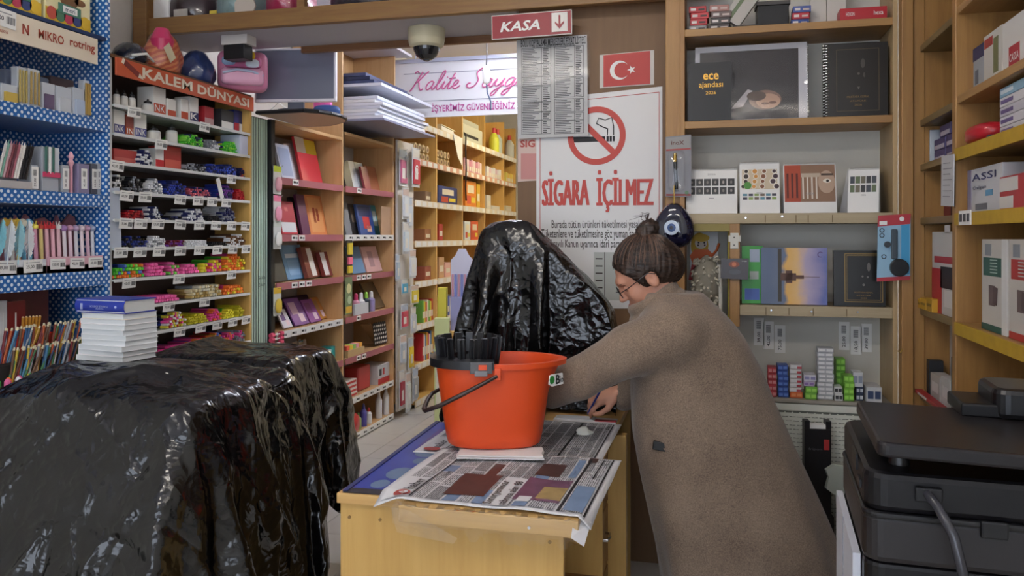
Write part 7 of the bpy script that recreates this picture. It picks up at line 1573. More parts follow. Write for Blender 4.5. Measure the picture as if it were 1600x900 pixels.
part('red_logo', MB().add([(.06+.03*math.cos(2*PI*k/24), .03+.022*math.sin(2*PI*k/24), .0092) for k in range(24)], [tuple(range(24))], LREDM), np2)
# folded cloth, tissue, notebook
p = at_Z(778, 720, DZ+.01)
t = thing('folded_cloth', 'folded white cloth under the front of the orange bucket', 'cloth', (p.x, p.y+.03, DZ+.0225), YAW-.03)
def wav(w, l, n, amp, m, th):
    vs = []; fs = []
    for lay, zz in ((0, 0), (1, th)):
        for j in range(n+1):
            for i in range(n+1): x, y = -w/2+w*i/n, -l/2+l*j/n; vs.append((x+.003*math.sin(y*70), y+.003*math.sin(x*40), zz+amp*math.sin(x*25)*math.sin(y*33+1)))
    k = n+1; q = k*k
    fs = [(j*k+i, (j+1)*k+i, (j+1)*k+i+1, j*k+i+1) for j in range(n) for i in range(n)]+[(q+j*k+i, q+j*k+i+1, q+(j+1)*k+i+1, q+(j+1)*k+i) for j in range(n) for i in range(n)]
    for i in range(n): fs += [(i, i+1, q+i+1, q+i), (n*k+i+1, n*k+i, q+n*k+i, q+n*k+i+1), ((i+1)*k, i*k, q+i*k, q+(i+1)*k), (i*k+n, (i+1)*k+n, q+(i+1)*k+n, q+i*k+n)]
    return MB().add(vs, fs, m)
part('layer', wav(.27, .12, 14, .001, M('#d8d6d8', .85), .004), t, sm=60); part('layer', wav(.262, .11, 14, .001, M('#dedcdc', .85), .004), t, (.002, .004, .0052), sm=60)
ts = bmesh.new(); bmesh.ops.create_icosphere(ts, subdivisions=4, radius=1)
rs = np.random.RandomState(4); dirs = rs.randn(14, 3); dirs /= np.linalg.norm(dirs, axis=1, keepdims=True)
for v_ in ts.verts:
    d = np.array(v_.co); k = 1-.5*np.abs((dirs@d)).max()+.35*np.sin((dirs@d)*6).mean(); v_.co = Vector((d[0]*.055*k, d[1]*.04*k, max(-.004, d[2]*.034*k)))
me = bpy.data.meshes.new('tissue'); ts.to_mesh(me); ts.free(); me.materials.append(M('#dcdcd2', .85))
p = at_Z(912, 676, DZ+.012); solo('tissue', me, 'crumpled white tissue lying on the newspaper', 'tissue', (p.x, p.y, DZ+.0125), .2, sm=40)
p = at_Z(940, 655, DZ+.006); t = thing('receipt_pad', 'white and red receipt book the person writes in', 'notepad', (-.47, 3.14, DZ+.0005), .0)
part('pages', MB().box(-.14, .10, -.07, -.002, 0, .006, M('#d6d6da', .6)), t); part('red_band', MB().box(.02, .10, -.07, -.045, .006, .009, M('#b5303c', .5)), t, (0, 0, 0)); part('open_page', MB().box(-.13, .015, -.066, -.004, .006, .010, M('#c9cad0', .6)), t)
# ================================================================== covered till on the desk
ct = t = thing('covered_till', 'till wrapped in a black plastic bag on the desk behind the orange bucket', 'covered till', (-.83, 3.27, DZ+.01)); part('base', MB().box(-.12, .38, -.03, .13, 0, .12, M('#55575c', .5)), t, bev=.006); part('screen', MB().box(-.08, .07, -.02, .01, .2, .70, M('#3c3e44', .4)), t, bev=.006); part('neck', MB().box(-.03, .03, .01, .05, .12, .5, M('#3c3e44', .4)), t); part('printer', MB().box(.14, .34, -.04, .1, .12, .36, M('#55575c', .5)), t, bev=.006)
v, f = drape('c', -.78, 3.28, 1.5, 1.4, 66, 62, 1.62, [(-.965, -.72, 3.19, 3.36, 1.535), (-.735, -.62, 3.18, 3.40, 1.42), (-.635, -.51, 3.18, 3.42, 1.317), (-.53, -.41, 3.18, 3.44, 1.195), (-1.0, -.385, 3.18, 3.46, .95), (-1.03, -.34, 2.6, 3.54, .772)], 210, 10, rot=.06, seed=8, big=10)
v[:, 1] = np.clip(v[:, 1], np.where(v[:, 0] > -.66, 3.195, 3.075), 3.66); v[:, 0] = np.minimum(v[:, 0], -.385); m_ = v[:, 0] > -1.03; v[m_, 2] = np.maximum(v[m_, 2], DZ+.004)
sheet_obj('plastic_cover', ct, v, f, BAGM)
# ================================================================== orange mop bucket
bk = thing('mop_bucket', 'orange oval mop bucket with black wringer standing on the newspapers', 'bucket', (-.712, 2.585, DZ+.0335), YAW+.02)
ORB = M('#e2501f', .38, bump=.04, bscale=120)
def oval(a, b, n=56, e=2.7, spout=0):
    o = []
    for i in range(n):
        t_ = 2*PI*i/n; c, s = math.cos(t_), math.sin(t_); q = (abs(c)**e+abs(s)**e)**(-1/e)
        x, y = a*q*c, b*q*s
        if spout and c > 0: x += spout*max(0, c)**6; y *= 1-.25*max(0, c)**6*(spout/.05)
        o.append((x, y))
    return o
Hb = .272
lv = []
for k in range(9):
    v_ = k/8; a = .152+(.192-.152)*v_**.9; b = .112+(.142-.112)*v_**.9; lv.append((a, b, Hb*v_, .0 if v_ < .7 else .03*(v_-.7)/.3))
rings = [[(x*.93, y*.9, 0) for x, y in oval(.152, .112)]]+[[(x, y, max(.008, z)) for x, y in oval(a, b, 56, 2.7, s)] for a, b, z, s in lv]
rings += [[(x, y, Hb-.012) for x, y in oval(.203, .153, 56, 2.7, .035)], [(x, y, Hb+.004) for x, y in oval(.204, .154, 56, 2.7, .036)], [(x, y, Hb+.004) for x, y in oval(.188, .138, 56, 2.7, .028)]]
rings += [[(x, y, z) for x, y in oval(a-.006, b-.006, 56, 2.7, s)] for a, b, z, s in ((.19, .14, Hb*.95, .02), (.18, .13, Hb*.6, 0), (.16, .118, .02, 0))]
vs = [q for r in rings for q in r]; n = 56; fs = [(j*n+i, j*n+(i+1) % n, (j+1)*n+(i+1) % n, (j+1)*n+i) for j in range(len(rings)-1) for i in range(n)]+[tuple(range(n))[::-1], tuple(range((len(rings)-1)*n, len(rings)*n))]
part('bucket_body', MB().add(vs, fs, ORB), bk, sm=45)
for s_ in (-1, 1): part('pivot_lug', MB().box(-.0, .022, s_*.150-.008, s_*.150+.008, Hb-.045, Hb-.005, ORB), bk, bev=.003)
HBR = M('#33231f', .35)
hpts = [(.01, -.158, Hb-.03), (-.03, -.165, Hb-.05), (-.1, -.172, Hb-.085), (-.17, -.168, Hb-.12), (-.215, -.14, Hb-.14), (-.225, -.07, Hb-.148), (-.225, .07, Hb-.148), (-.215, .14, Hb-.14), (-.17, .168, Hb-.12), (-.1, .172, Hb-.085), (.01, .158, Hb-.03)]
part('handle', MB().tube(hpts, [.0055, .0065, .0075, .0075, .007, .008, .008, .007, .006, .006, .005], HBR, 8), bk, sm=60)
WB = M('#1d1e22', .3)
rimv = []
out_, inn = oval(.210, .160, 56, 2.7), oval(.150, .105, 56, 2.4)
idx = [i for i in range(56) if out_[i][0] < .01]; wv = []
for i in idx: wv += [(out_[i][0], out_[i][1], Hb-.012), (out_[i][0], out_[i][1], Hb+.014), (inn[i][0]*.95, inn[i][1]*.95, Hb+.014), (inn[i][0]*.95, inn[i][1]*.95, Hb+.004)]
m_ = len(idx); wf_ = [(i*4+k, (i+1)*4+k, (i+1)*4+(k+1) % 4, i*4+(k+1) % 4) for i in range(m_-1) for k in range(4)]+[(0, 1, 2, 3), ((m_-1)*4+3, (m_-1)*4+2, (m_-1)*4+1, (m_-1)*4)]
wro = part('wringer', MB().add(wv, wf_, WB), bk, sm=40)
for k in range(15):
    a = PI*.5+PI*2*k/15; cx, cy = -.085+.078*math.cos(a), .082*math.sin(a)
    T = Matrix.Translation((cx, cy, Hb-.05)) @ Matrix.Rotation(a, 4, 'Z') @ Matrix.Rotation(.14, 4, 'Y')
    part('wringer_fin', MB().box(-.005, .003, -.0125, .0125, 0, .128, WB, T).box(.003, .018, -.0022, .0022, .03, .128, WB, T), wro, bev=.0015)
part('clip', MB().box(-.075, -.005, -.166, -.158, Hb-.022, Hb+.014, M('#55565a', .25)).box(-.06, -.02, -.169, -.165, Hb-.03, Hb-.012, M('#7d7e82', .25)), wro, bev=.003)
part('clip_window', MB().box(-.048, -.022, -.1705, -.165, Hb-.01, Hb+.006, ORB), wro)
# sticker
ang = -.58; a_, b_ = .186, .137
T = Matrix.Translation((.196, -.092, Hb-.052)) @ Matrix.Rotation(.78, 4, 'Z')
part('sticker', MB().prism([(-.035, -.012), (-.03, .016), (-.018, .018), (.03, .017), (.034, -.018), (-.02, -.02)], -.004, .0, WHITE, T), bk)
part('leaf_print', MB().add([T @ Vector((-.022+.012*math.cos(2*PI*k/14), -.0046, .001+.013*math.sin(2*PI*k/14))) for k in range(14)], [tuple(range(14))], M('#2f8a3a', .5)), bk)
o = letter(bk, 'B', 0, 0, 0, .02, .03, INK, .03); o.matrix_local = T @ Matrix.Translation((.006, -.0048, -.015))
o = letter(bk, 'io', 0, 0, 0, .016, .02, INK, .02); o.matrix_local = T @ Matrix.Translation((.024, -.0048, -.012))
# ================================================================== the person: implicit surfaces meshed with surface nets
class Field:
    def __init__(s, lo, hi, h):
        s.lo = np.array(lo, np.float32); s.h = h; s.n = np.ceil((np.array(hi)-lo)/h).astype(int)+1
        s.g = np.full(s.n, 1.0, np.float32)
    def sub(s, mn, mx, pad):
        a = np.maximum(0, np.floor((np.array(mn)-pad-s.lo)/s.h).astype(int)); b = np.minimum(s.n, np.ceil((np.array(mx)+pad-s.lo)/s.h).astype(int)+1)
        sl = tuple(slice(i, j) for i, j in zip(a, b))
        ax = [s.lo[k]+s.h*np.arange(a[k], b[k], dtype=np.float32) for k in range(3)]
        return sl, ax[0][:, None, None], ax[1][None, :, None], ax[2][None, None, :]
    def blend(s, sl, d, k, op='u'):
        g = s.g[sl]
        if op == 'u':
            h = np.clip(.5+.5*(g-d)/k, 0, 1); s.g[sl] = g*(1-h)+d*h-k*h*(1-h)
        else:
            d = -d; h = np.clip(.5+.5*(d-g)/k, 0, 1); s.g[sl] = g*(1-h)+d*h+k*h*(1-h)
    def cone(s, a, b, ra, rb, k=.02, op='u', flat=None):
        a = np.array(a, np.float32); b = np.array(b, np.float32); R = max(ra, rb)
        sl, X, Y, Z = s.sub(np.minimum(a, b)-R, np.maximum(a, b)+R, k+.03)
        d = b-a; L2 = float(d@d)+1e-9
        t = np.clip(((X-a[0])*d[0]+(Y-a[1])*d[1]+(Z-a[2])*d[2])/L2, 0, 1)
        dx, dy, dz = X-a[0]-t*d[0], Y-a[1]-t*d[1], Z-a[2]-t*d[2]
        if flat is not None:
            nrm, q = flat; dn = dx*nrm[0]+dy*nrm[1]+dz*nrm[2]; D = np.sqrt(dx*dx+dy*dy+dz*dz+(q*q-1)*dn*dn)
        else: D = np.sqrt(dx*dx+dy*dy+dz*dz)
        s.blend(sl, D-(ra+(rb-ra)*t), k, op)
    def ell(s, c, r, R=None, k=.02, op='u'):
        c = np.array(c, np.float32); r = np.array(r, np.float32); m = float(r.max()); sl, X, Y, Z = s.sub(c-m, c+m, k+.03)
        x, y, z = X-c[0], Y-c[1], Z-c[2]
        if R is not None: x, y, z = (x*R[0][0]+y*R[0][1]+z*R[0][2], x*R[1][0]+y*R[1][1]+z*R[1][2], x*R[2][0]+y*R[2][1]+z*R[2][2])
        q = np.sqrt((x/r[0])**2+(y/r[1])**2+(z/r[2])**2); q2 = np.sqrt((x/r[0]**2)**2+(y/r[1]**2)**2+(z/r[2]**2)**2)+1e-6
        s.blend(sl, q*(q-1)/q2, k, op)
    def mesh(s, name, m):
        g = s.g; sg_ = g < 0; N = s.n
        c = np.zeros(N-1, np.int8)
        for i in (0, 1):
            for j in (0, 1):
                for k in (0, 1): c += sg_[i:N[0]-1+i, j:N[1]-1+j, k:N[2]-1+k]
        act = np.argwhere((c > 0) & (c < 8)); A = act.T
        acc = np.zeros((len(act), 3), np.float32); cnt = np.zeros(len(act), np.float32)
        for ax in range(3):
            o1, o2 = [d for d in range(3) if d != ax]
            for u in (0, 1):
                for v in (0, 1):
                    p = A.copy(); p[o1] += u; p[o2] += v; q = p.copy(); q[ax] += 1
                    ga, gb = g[p[0], p[1], p[2]], g[q[0], q[1], q[2]]; cr = (ga < 0) != (gb < 0)
                    t = ga/(ga-gb+1e-12); pos = np.zeros_like(acc); pos[:, o1] = u; pos[:, o2] = v; pos[:, ax] = t
                    acc[cr] += pos[cr]; cnt[cr] += 1
        V = (act+acc/np.maximum(cnt, 1)[:, None])*s.h+s.lo
        idx = np.full(N-1, -1, np.int64); idx[A[0], A[1], A[2]] = np.arange(len(act)); F = []
        for ax in range(3):
            o1, o2 = (ax+1) % 3, (ax+2) % 3
            s0 = [slice(None)]*3; s1 = [slice(None)]*3; s0[ax] = slice(0, N[ax]-1); s1[ax] = slice(1, N[ax])
            a_, b_ = sg_[tuple(s0)], sg_[tuple(s1)]; ed = np.argwhere(a_ != b_)
            ed = ed[(ed[:, o1] > 0) & (ed[:, o2] > 0) & (ed[:, o1] < N[o1]-1) & (ed[:, o2] < N[o2]-1)]
            ins = a_[ed[:, 0], ed[:, 1], ed[:, 2]]
            def cid(du, dv):
                e = ed.copy(); e[:, o1] += du; e[:, o2] += dv; return idx[e[:, 0], e[:, 1], e[:, 2]]
            q = np.stack([cid(-1, -1), cid(0, -1), cid(0, 0), cid(-1, 0)], 1)
            q[~ins] = q[~ins][:, ::-1]; F.append(q)
        F = np.concatenate(F); F = F[(F >= 0).all(1)]
        me = bpy.data.meshes.new(name); me.from_pydata(V.tolist(), [], F.tolist()); me.materials.append(m)
        me.polygons.foreach_set('use_smooth', [True]*len(me.polygons)); me.update(); return me
PT = 2.85
def S(px, py, d=0): t = PT+d; return np.array(((px-800)/FPX*t, d, EYE+(HOR-py)/FPX*t))
SKIN = M('#c08a72', .5, var=.06, bscale=30, bump=.05)
# --- head frame
hc = S(1006, 427, .0); ta = math.radians(35); yw = .10
fw = np.array((-math.cos(ta)*math.cos(yw), math.sin(yw), -math.sin(ta))); upv = np.array((-math.sin(ta), 0, math.cos(ta))); upv -= fw*(upv@fw); upv /= np.linalg.norm(upv); lf = np.cross(upv, fw)
HR = [fw, lf, upv]
def hd_(x, y, z): return hc+fw*x+lf*y+upv*z
B = Field((-.06, -.30, 0.0), (1.1, .42, 1.62), .0055)
# torso, pelvis, legs (inside the coat)
hipL, hipR = S(1098, 665, -.09), S(1098, 665, .09); shL, shR = S(1052, 512, -.15), S(1030, 512, .17)
ch = S(1062, 545, .0); pel = S(1098, 650, 0); nk = S(1030, 478, 0)
B.cone(pel, ch, .145, .15, .05); B.cone(ch, S(1045, 510, 0), .15, .12, .05); B.cone(shL, shR, .06, .06, .05)
kneeL, kneeR = S(1135, 830, -.1), S(1165, 830, .1); ankL, ankR = S(1175, 960, -.1), S(1205, 960, .12)
for h_, k_, a_ in ((hipL, kneeL, ankL), (hipR, kneeR, ankR)):
    a_ = np.array((a_[0], a_[1], .09)); B.cone(h_, k_, .095, .065, .04); B.cone(k_, a_, .062, .042, .03); B.cone(a_, a_+np.array((-.14, 0, -.055)), .042, .03, .02)
B.cone(nk, hd_(-.03, 0, -.06), .06, .056, .03)
# head
B.ell(hd_(-.01, 0, .025), (.098, .076, .092), HR, .02); B.ell(hd_(.045, 0, -.045), (.052, .055, .075), HR, .03); B.ell(hd_(.072, 0, -.098), (.024, .028, .02), HR, .02)
B.ell(hd_(.083, 0, .022), (.02, .045, .016), HR, .018)
B.cone(hd_(.094, 0, .0), hd_(.114, 0, -.034), .008, .0115, .012); B.ell(hd_(.104, .011, -.038), (.009, .007, .007), HR, .006); B.ell(hd_(.104, -.011, -.038), (.009, .007, .007), HR, .006)
B.ell(hd_(.095, 0, -.062), (.009, .02, .006), HR, .006); B.ell(hd_(.092, 0, -.073), (.009, .018, .006), HR, .006)
for s_ in (-1, 1):
    B.ell(hd_(.088, .031*s_, -.002), (.014, .016, .011), HR, .008, 's'); B.ell(hd_(.06, .045*s_, -.04), (.025, .016, .025), HR, .015)
    B.ell(hd_(-.012, .078*s_, -.022), (.021, .009, .033), HR, .008); B.ell(hd_(-.006, .0895*s_, -.017), (.012, .010, .019), HR, .004, 's'); B.ell(hd_(.004, .083*s_, -.024), (.005, .005, .008), HR, .003)
# arms
elL = S(952, 572, -.12); wrL = S(862, 606, .03); elR = S(1008, 602, .24); wrR = S(966, 613, .25)
B.cone(shL, elL, .052, .043, .02); B.cone(elL, wrL, .042, .026, .015); B.cone(shR, elR, .05, .042, .02); B.cone(elR, wrR, .04, .026, .015)
def hand(wr, pd, nm, side, curl, spread=.017):
    """palm direction pd, back-of-hand normal nm, side = unit vector towards the thumb"""
    pd = pd/np.linalg.norm(pd); nm = nm-pd*(nm@pd); nm /= np.linalg.norm(nm); sd = np.cross(nm, pd)*side
    kn = wr+pd*.085
    for q in (-.026, -.009, .009, .026): B.cone(wr+sd*q*.6+pd*.012, kn+sd*q, .015, .0125, .010)
    for i, (q, L) in enumerate(((.030, .072), (.010, .082), (-.010, .076), (-.029, .06))):
        p = kn+sd*q; dr = pd*math.cos(.1)+sd*(q*2.0); c = curl*(1+.12*i); ang = .25
        for seg, (fr, r0, r1) in enumerate(((.42, .0098, .009), (.32, .009, .0082), (.26, .0082, .0068))):
            ang += c*(.55 if seg == 0 else .8); dd = dr*math.cos(ang)-nm*math.sin(ang); e = p+dd*L*fr; B.cone(p, e, r0, r1, .004); p = e
    p = wr+sd*.026+pd*.022; e = p+pd*.034+sd*.026-nm*.012; B.cone(p, e, .0145, .0115, .008); e2 = e+pd*.030+sd*.002-nm*.012; B.cone(e, e2, .0112, .0098, .004); e3 = e2+pd*.024-sd*.008-nm*.006; B.cone(e2, e3, .0098, .0078, .004)
    return kn, sd, nm, pd
kn, sd, nm, pd = hand(wrR, S(928, 624, .25)-wrR, np.array((0.1, -.55, .8)), 1, .55)
hand(wrL, np.array((-.85, .2, -.12)), np.array((-.1, -.3, .95)), -1, .45)
body = link('person', B.mesh('person', SKIN), None, (-PT*SY, PT*CY, 0), YAW)
tag(body, 'person in a long brown coat bending over the desk and writing', 'person')
# --- coat
COATM = M('#6f5f54', .9, key='coat', spec=.2); nt, bs_ = nodes(COATM)
tc = nt.nodes.new('ShaderNodeTexCoord'); n1 = nt.nodes.new('ShaderNodeTexNoise'); n1.inputs['Scale'].default_value = 260; n1.inputs['Detail'].default_value = 3; nt.links.new(tc.outputs['Object'], n1.inputs[0])
n2 = nt.nodes.new('ShaderNodeTexNoise'); n2.inputs['Scale'].default_value = 6; n2.inputs['Detail'].default_value = 3; nt.links.new(tc.outputs['Object'], n2.inputs[0])
ad = nt.nodes.new('ShaderNodeMath'); ad.operation = 'MULTIPLY_ADD'; ad.inputs[1].default_value = .35; nt.links.new(n2.outputs['Fac'], ad.inputs[0])
ml = nt.nodes.new('ShaderNodeMath'); ml.operation = 'MULTIPLY'; ml.inputs[1].default_value = .65; nt.links.new(n1.outputs['Fac'], ml.inputs[0]); nt.links.new(ml.outputs[0], ad.inputs[2])
rp = nt.nodes.new('ShaderNodeValToRGB'); rp.color_ramp.elements[0].position = .36; rp.color_ramp.elements[1].position = .64
rp.color_ramp.elements[0].color = (*lin(rgb('#6a5a4e')), 1); rp.color_ramp.elements[1].color = (*lin(rgb('#94816f')), 1); nt.links.new(ad.outputs[0], rp.inputs[0]); nt.links.new(rp.outputs[0], bs_.inputs['Base Color'])
bp = nt.nodes.new('ShaderNodeBump'); bp.inputs['Strength'].default_value = .35; bp.inputs['Distance'].default_value = .003; nt.links.new(n1.outputs['Fac'], bp.inputs['Height']); nt.links.new(bp.outputs[0], bs_.inputs['Normal'])
bs_.inputs['Sheen Weight'].default_value = .25
CT = Field((.03, -.34, .18), (1.22, .40, 1.34), .0085)
lev = [(432, 1022, 1058, .06), (448, 1008, 1082, .10), (470, 994, 1113, .155), (500, 988, 1146, .20), (540, 990, 1168, .215), (600, 988, 1196, .21), (650, 985, 1216, .21), (700, 991, 1238, .215), (750, 1002, 1260, .225), (800, 1013, 1282, .235), (850, 1023, 1303, .24), (900, 1032, 1322, .245), (960, 1044, 1346, .25)]
zs_ = np.array([S(0, l[0])[2] for l in lev])[::-1]; sl_ = np.array([S(l[1], l[0])[0] for l in lev])[::-1]; sr_ = np.array([S(l[2], l[0])[0] for l in lev])[::-1]; hb = np.array([l[3] for l in lev])[::-1]
X, Y, Z = [CT.lo[k]+CT.h*np.arange(CT.n[k], dtype=np.float32) for k in range(3)]
a0 = np.interp(Z, zs_, sl_); a1 = np.interp(Z, zs_, sr_); bb = np.interp(Z, zs_, hb)
def sm1(v):
    for _ in range(8): v = np.convolve(np.pad(v, 4, mode='edge'), np.ones(9)/9, 'valid')
    return v
a0, a1, bb = sm1(a0), sm1(a1), sm1(bb); cx_ = (a0+a1)/2; ha = (a1-a0)/2
U = (X[:, None, None]-cx_)/ha; Vv = Y[None, :, None]/bb
th = np.arctan2(Vv*np.ones_like(U), U*np.ones_like(Vv)); rr = (np.abs(U)**2.4+np.abs(Vv)**2.4)**(1/2.4)
low = np.clip((1.0-Z)/.75, 0, 1)
fold = (.030*np.sin(th*5+Z*3.0+.6)+.018*np.sin(th*9-Z*5)+.008*np.sin(th*15+2))*low+.008*np.sin(Z*34+th*2.5)*np.clip(1-np.abs(Z-.95)/.22, 0, 1)
d = (rr-1-fold)*np.minimum(ha, bb); d = np.maximum(d, Z-1.275)
CT.g = np.minimum(CT.g, d.astype(np.float32))
CT.cone(shL+np.array((-.0, 0, -.02)), S(985, 547, -.14), .102, .082, .05); CT.cone(S(985, 547, -.14), S(905, 591, -.05), .082, .071, .03); CT.cone(S(905, 591, -.05), S(862, 609, .03), .071, .066, .02)
CT.cone(shR+np.array((0, 0, -.03)), S(1006, 595, .22), .10, .085, .04); CT.cone(S(1006, 595, .22), S(975, 618, .25), .08, .058, .02)
# sleeve creases and a dip under the arm
for (p, q, r) in ((S(1000, 505, -.26), S(965, 600, -.245), .022), (S(962, 530, -.25), S(935, 615, -.2), .022), (S(915, 555, -.155), S(905, 640, -.115), .02), (S(1035, 594, -.25), S(1085, 570, -.235), .02), (S(1048, 515, -.27), S(1034, 592, -.275), .014), (S(1000, 545, -.26), S(950, 585, -.205), .014)): CT.cone(p, q, r, r*.6, .02, 's')
CT.cone(wrL, S(840, 618, .05), .05, .05, .01, 's'); CT.cone(wrR+np.array((-.0, 0, 0)), S(940, 632, .25), .04, .04, .01, 's')
coat = link('coat', CT.mesh('coat', COATM), body)
coat['label'] = 'long brown wool coat'
CL = Field(tuple(S(960, 530, 0)-np.array((.05, .25, .05))), tuple(S(1120, 420, 0)+np.array((.05, .25, .05))), .006)
ax_ = np.array((-.42, 0, .9)); ax_ /= np.linalg.norm(ax_); e1 = np.array((.9, 0, .42)); e1 /= np.linalg.norm(e1); cc_ = S(1024, 474, 0)
prev = None
for k in range(29):
    a = 2*PI*k/28; p = cc_+e1*(.088*math.cos(a))+np.array((0, 1, 0))*(.092*math.sin(a))+ax_*(.012+.012*math.cos(a))
    if prev is not None:
        CL.cone(prev-ax_*.03, p-ax_*.03, .021, .021, .012); CL.cone(prev+ax_*.012-(p-cc_)*.12, p+ax_*.012-(p-cc_)*.12, .014, .014, .02)
    prev = p
link('collar', CL.mesh('collar', COATM), body)
# pocket with a dark phone
def coat_d(px, py, out=.0):
    z = S(px, py, -.18)[2]; u = (S(px, py, -.18)[0]-np.interp(z, Z, cx_))/np.interp(z, Z, ha)
    return -np.interp(z, Z, bb)*(max(0, 1-abs(u)**2.4))**(1/2.4)-out
pp_ = [(1004, 660), (1012, 676), (1026, 694), (1046, 706)]
part('pocket_welt', MB().tube([S(x, y, coat_d(x, y)) for x, y in pp_], [.004, .006, .006, .003], COATM, 6), body, sm=60)
pm = S(1031, 694, coat_d(1031, 694, -.004)); part('phone', MB().box(-.022, .024, -.011, .011, -.02, .010, M('#121316', .25), Matrix.Translation(pm) @ Euler((0, .12, -.3)).to_matrix().to_4x4()), body, bev=.003, label='black phone in the coat pocket')
# --- hair
HM = M('#2c1f1a', .45, key='hair'); nt, bs_ = nodes(HM); tc = nt.nodes.new('ShaderNodeTexCoord'); mp = nt.nodes.new('ShaderNodeMapping'); mp.inputs['Rotation'].default_value = (0, .5, 0); mp.inputs['Scale'].default_value = (14, 90, 110); nt.links.new(tc.outputs['Object'], mp.inputs[0])
nz = nt.nodes.new('ShaderNodeTexNoise'); nz.inputs['Scale'].default_value = 1; nz.inputs['Detail'].default_value = 4; nt.links.new(mp.outputs[0], nz.inputs[0])
rp = nt.nodes.new('ShaderNodeValToRGB'); rp.color_ramp.elements[0].position = .35; rp.color_ramp.elements[1].position = .75; rp.color_ramp.elements[0].color = (*lin(rgb('#1c1410')), 1); rp.color_ramp.elements[1].color = (*lin(rgb('#47342a')), 1); nt.links.new(nz.outputs['Fac'], rp.inputs[0]); nt.links.new(rp.outputs[0], bs_.inputs['Base Color'])
bp = nt.nodes.new('ShaderNodeBump'); bp.inputs['Strength'].default_value = .7; bp.inputs['Distance'].default_value = .006; nt.links.new(nz.outputs['Fac'], bp.inputs['Height']); nt.links.new(bp.outputs[0], bs_.inputs['Normal'])
HF = Field(tuple(hc-.24), tuple(hc+np.array((.24, .24, .30))), .005)
HF.ell(hd_(-.022, 0, .03), (.112, .09, .104), HR, .01); HF.ell(hd_(-.075, 0, -.01), (.075, .076, .08), HR, .03)
HF.ell(hd_(.122, 0, -.035), (.1, .13, .118), HR, .014, 's'); HF.ell(hd_(.03, 0, -.105), (.075, .12, .06), HR, .02, 's')
for s_ in (-1, 1): HF.ell(hd_(-.012, .085*s_, -.035), (.026, .03, .036), HR, .012, 's')
for k in range(15):
    y = -.08+.16*k/14; HF.cone(hd_(.062-.25*y*y*10, y*.9, .085-abs(y)*.55), hd_(-.085, y*.35, .118), .0075, .006, .010)
HF.ell(hd_(-.098, 0, .118), (.042, .036, .034), HR, .012)
for k in range(10):
    a = 2*PI*k/10; HF.cone(hd_(-.098+.036*math.cos(a), .03*math.sin(a), .118+.012*math.sin(2*a)), hd_(-.098+.030*math.cos(a+.9), .026*math.sin(a+.9), .14), .009, .006, .006)
gx, gy, gz = [HF.lo[k]+HF.h*np.arange(HF.n[k], dtype=np.float32) for k in range(3)]
bs0 = hd_(-.098, 0, .118); bd0 = -fw*.45+upv*.6; bd0 /= np.linalg.norm(bd0); e2_ = np.cross(bd0, lf)
qa = (gx[:, None, None]-bs0[0])*lf[0]+(gy[None, :, None]-bs0[1])*lf[1]+(gz[None, None, :]-bs0[2])*lf[2]; qb = (gx[:, None, None]-bs0[0])*e2_[0]+(gy[None, :, None]-bs0[1])*e2_[1]+(gz[None, None, :]-bs0[2])*e2_[2]
ph_ = np.arctan2(qa, qb); HF.g += (.0011*np.sin(ph_*31)+.0008*np.sin(ph_*53+1)).astype(np.float32)
hair = link('hair', HF.mesh('hair', HM), body); hair['label'] = 'dark brown hair tied in a small bun'
st = MB(); rs = random.Random(12)
hb_ = np.array((-.078, 0, .102)); hb_ = hb_/np.linalg.norm(hb_)
HM2 = M('#4a3429', .5); HM3 = M('#5f4636', .5)
for k in range(230):
    q = k/230*2*PI; az = math.cos(q); sd2 = math.sin(q)
    s0 = np.array((.50*az+.05-.25*abs(sd2), .95*sd2, -.05+.52*max(0, az)-.45*max(0, -az)-.12*abs(sd2)))+np.array((rs.uniform(-.15, .15), 0, rs.uniform(-.2, .12)))
    s0 /= np.linalg.norm(s0); pts = []
    for m_ in range(9):
        w_ = m_/8; dv = s0*(1-w_)+hb_*w_; dv /= np.linalg.norm(dv)
        rad = 1/math.sqrt((dv[0]/.112)**2+(dv[1]/.09)**2+(dv[2]/.104)**2); rad *= 1.0+.018*math.sin(PI*w_)+rs.uniform(-.006, .012)
        pts.append(hd_(-.022+dv[0]*rad, dv[1]*rad, .03+dv[2]*rad))
    st.tube(pts, [.0008]+[.0019]*7+[.001], (HM, HM2, HM, HM3)[k % 4], 4)
for k in range(34):
    a = rs.uniform(-1, 1); y = -.079+.006*rs.random(); x0 = rs.uniform(.0, .07); z0_ = .05-.4*max(0, x0-.02)
    pts = [hd_(x0, y*(1 if a else 1), z0_), hd_(x0+.004, y*1.04, z0_-.03), hd_(x0-.006+rs.uniform(-.006, .01), y*1.02, z0_-.055-rs.uniform(0, .02))]; st.tube(pts, [.0016, .0014, .0006], HM if k % 2 else M('#7d6450', .5), 4)
for k in range(8): st.tube([hd_(-.11, rs.uniform(-.02, .02), .14), hd_(-.12+rs.uniform(-.02, .03), rs.uniform(-.02, .02), .162), hd_(-.1+rs.uniform(-.03, .06), rs.uniform(-.04, .04), .17+rs.uniform(0, .015))], [.0016, .0012, .0005], HM, 4)
o = part('hair_strands', st, body); o['kind'] = 'stuff'
part('hair_tie', MB().tube([hd_(-.086+.012*math.cos(a)*1.0, .034*math.cos(a), .098+.034*math.sin(a)*.4) for a in [2*PI*k/16 for k in range(17)]], .006, M('#8a7660', .8), 6), body)
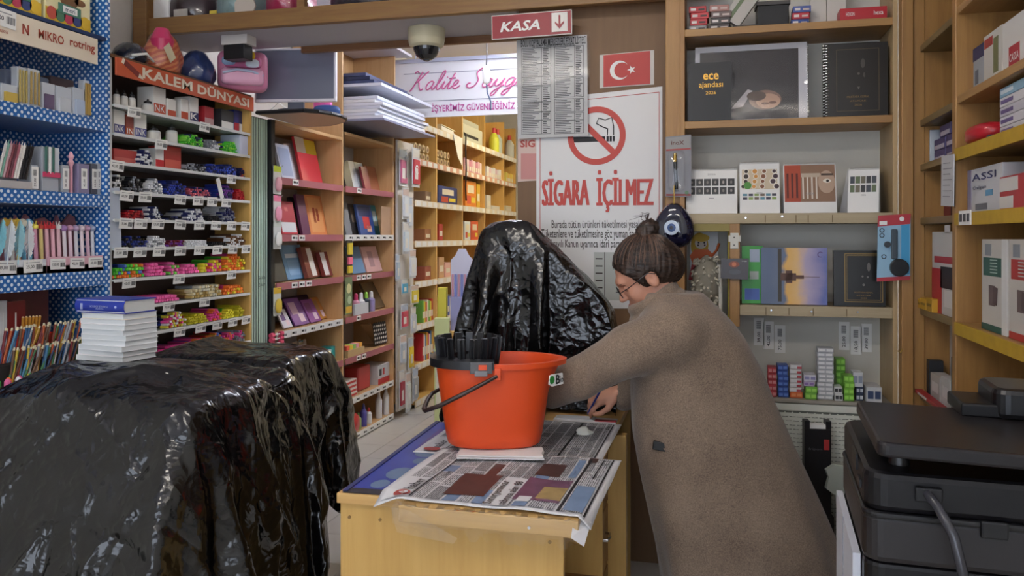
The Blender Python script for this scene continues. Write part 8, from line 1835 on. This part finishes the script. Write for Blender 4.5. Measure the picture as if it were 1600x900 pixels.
# --- face details
for s_ in (-1, 1):
    c = hd_(.075, .031*s_, -.004); bm_ = MB().lathe([(.0005, -.0115), (.007, -.009), (.0112, -.003), (.0112, .003), (.007, .009), (.0005, .0115)], SKIN, 12)
    part('eyelashes', MB().tube([c+fw*.0105+lf*q+upv*(-.005+18*q*q) for q in (-.009, -.005, 0, .005, .009)], .0009, HM, 4), body)
    part('eyelid', bm_, body, c, sm=70); part('iris', MB().lathe([(.0055, 0), (.0055, .001), (.0005, .0014)], M('#3a2a1e', .15), 12, Vector(fw).to_track_quat('Z', 'Y').to_matrix().to_4x4()), body, c+fw*.0085-upv*.0065)
    part('eyebrow', MB().tube([hd_(.095, .014*s_, .018), hd_(.096, .03*s_, .023), hd_(.086, .046*s_, .017)], [.0022, .0028, .0016], HM, 5), body)
part('lips', MB().tube([hd_(.098, -.02, -.067), hd_(.105, -.008, -.065), hd_(.106, 0, -.067), hd_(.105, .008, -.065), hd_(.098, .02, -.067)], [.002, .004, .0042, .004, .002], M('#a8625c', .45), 6), body, sm=60)
gl = MB(); GM = M('#2a2c34', .3, .5)
for s_ in (-1, 1):
    c = hd_(.108, .034*s_, -.008); gl.tube([c+lf*(.024*math.cos(a))+upv*(.019*math.sin(a)) for a in [2*PI*k/20 for k in range(21)]], .0014, GM, 5)
    gl.tube([hd_(.107, .058*s_, -.004), hd_(.07, .078*s_, -.002), hd_(-.01, .088*s_, .004), hd_(-.03, .087*s_, -.012)], .0015, GM, 5)
gl.tube([hd_(.11, -.011, -.004), hd_(.117, 0, .0), hd_(.11, .011, -.004)], .0013, GM, 5)
gls = part('glasses', gl, body, sm=60)
for s_ in (-1, 1):
    c = hd_(.108, .034*s_, -.008); part('lens', MB().add([c+lf*(.023*math.cos(a))+upv*(.018*math.sin(a)) for a in [2*PI*k/20 for k in range(20)]], [tuple(range(20))], film('lens', .03, .02)), gls)
# shoes and pen
for a_, s_ in ((ankL, -1), (ankR, 1)):
    FS = Field((a_[0]-.26, a_[1]-.07, 0), (a_[0]+.09, a_[1]+.07, .14), .008)
    FS.cone((a_[0]-.18, a_[1], .037), (a_[0]+.02, a_[1], .042), .036, .036, .02); FS.cone((a_[0]+.005, a_[1], .05), (a_[0]+.005, a_[1], .095), .048, .05, .02)
    link('shoe', FS.mesh('shoe', M('#1b1a1c', .4)), body)
tip = kn+pd*.05+sd*.02-nm*.035; W2 = Matrix.Translation((-PT*SY, PT*CY, 0)) @ Matrix.Rotation(YAW, 4, 'Z')
pp = W2 @ Vector(tip)
pnm = MB().cyl((0, 0, .012), (0, 0, .14), .0042, .0042, M('#23307a', .3), 8).cyl((0, 0, 0), (0, 0, .012), .0012, .004, CHROME, 8)
solo('writing_pen', pnm, 'blue pen held in the writing hand', 'pen', (pp.x, pp.y, DZ+.026), (.35, .5, 0), sm=50)
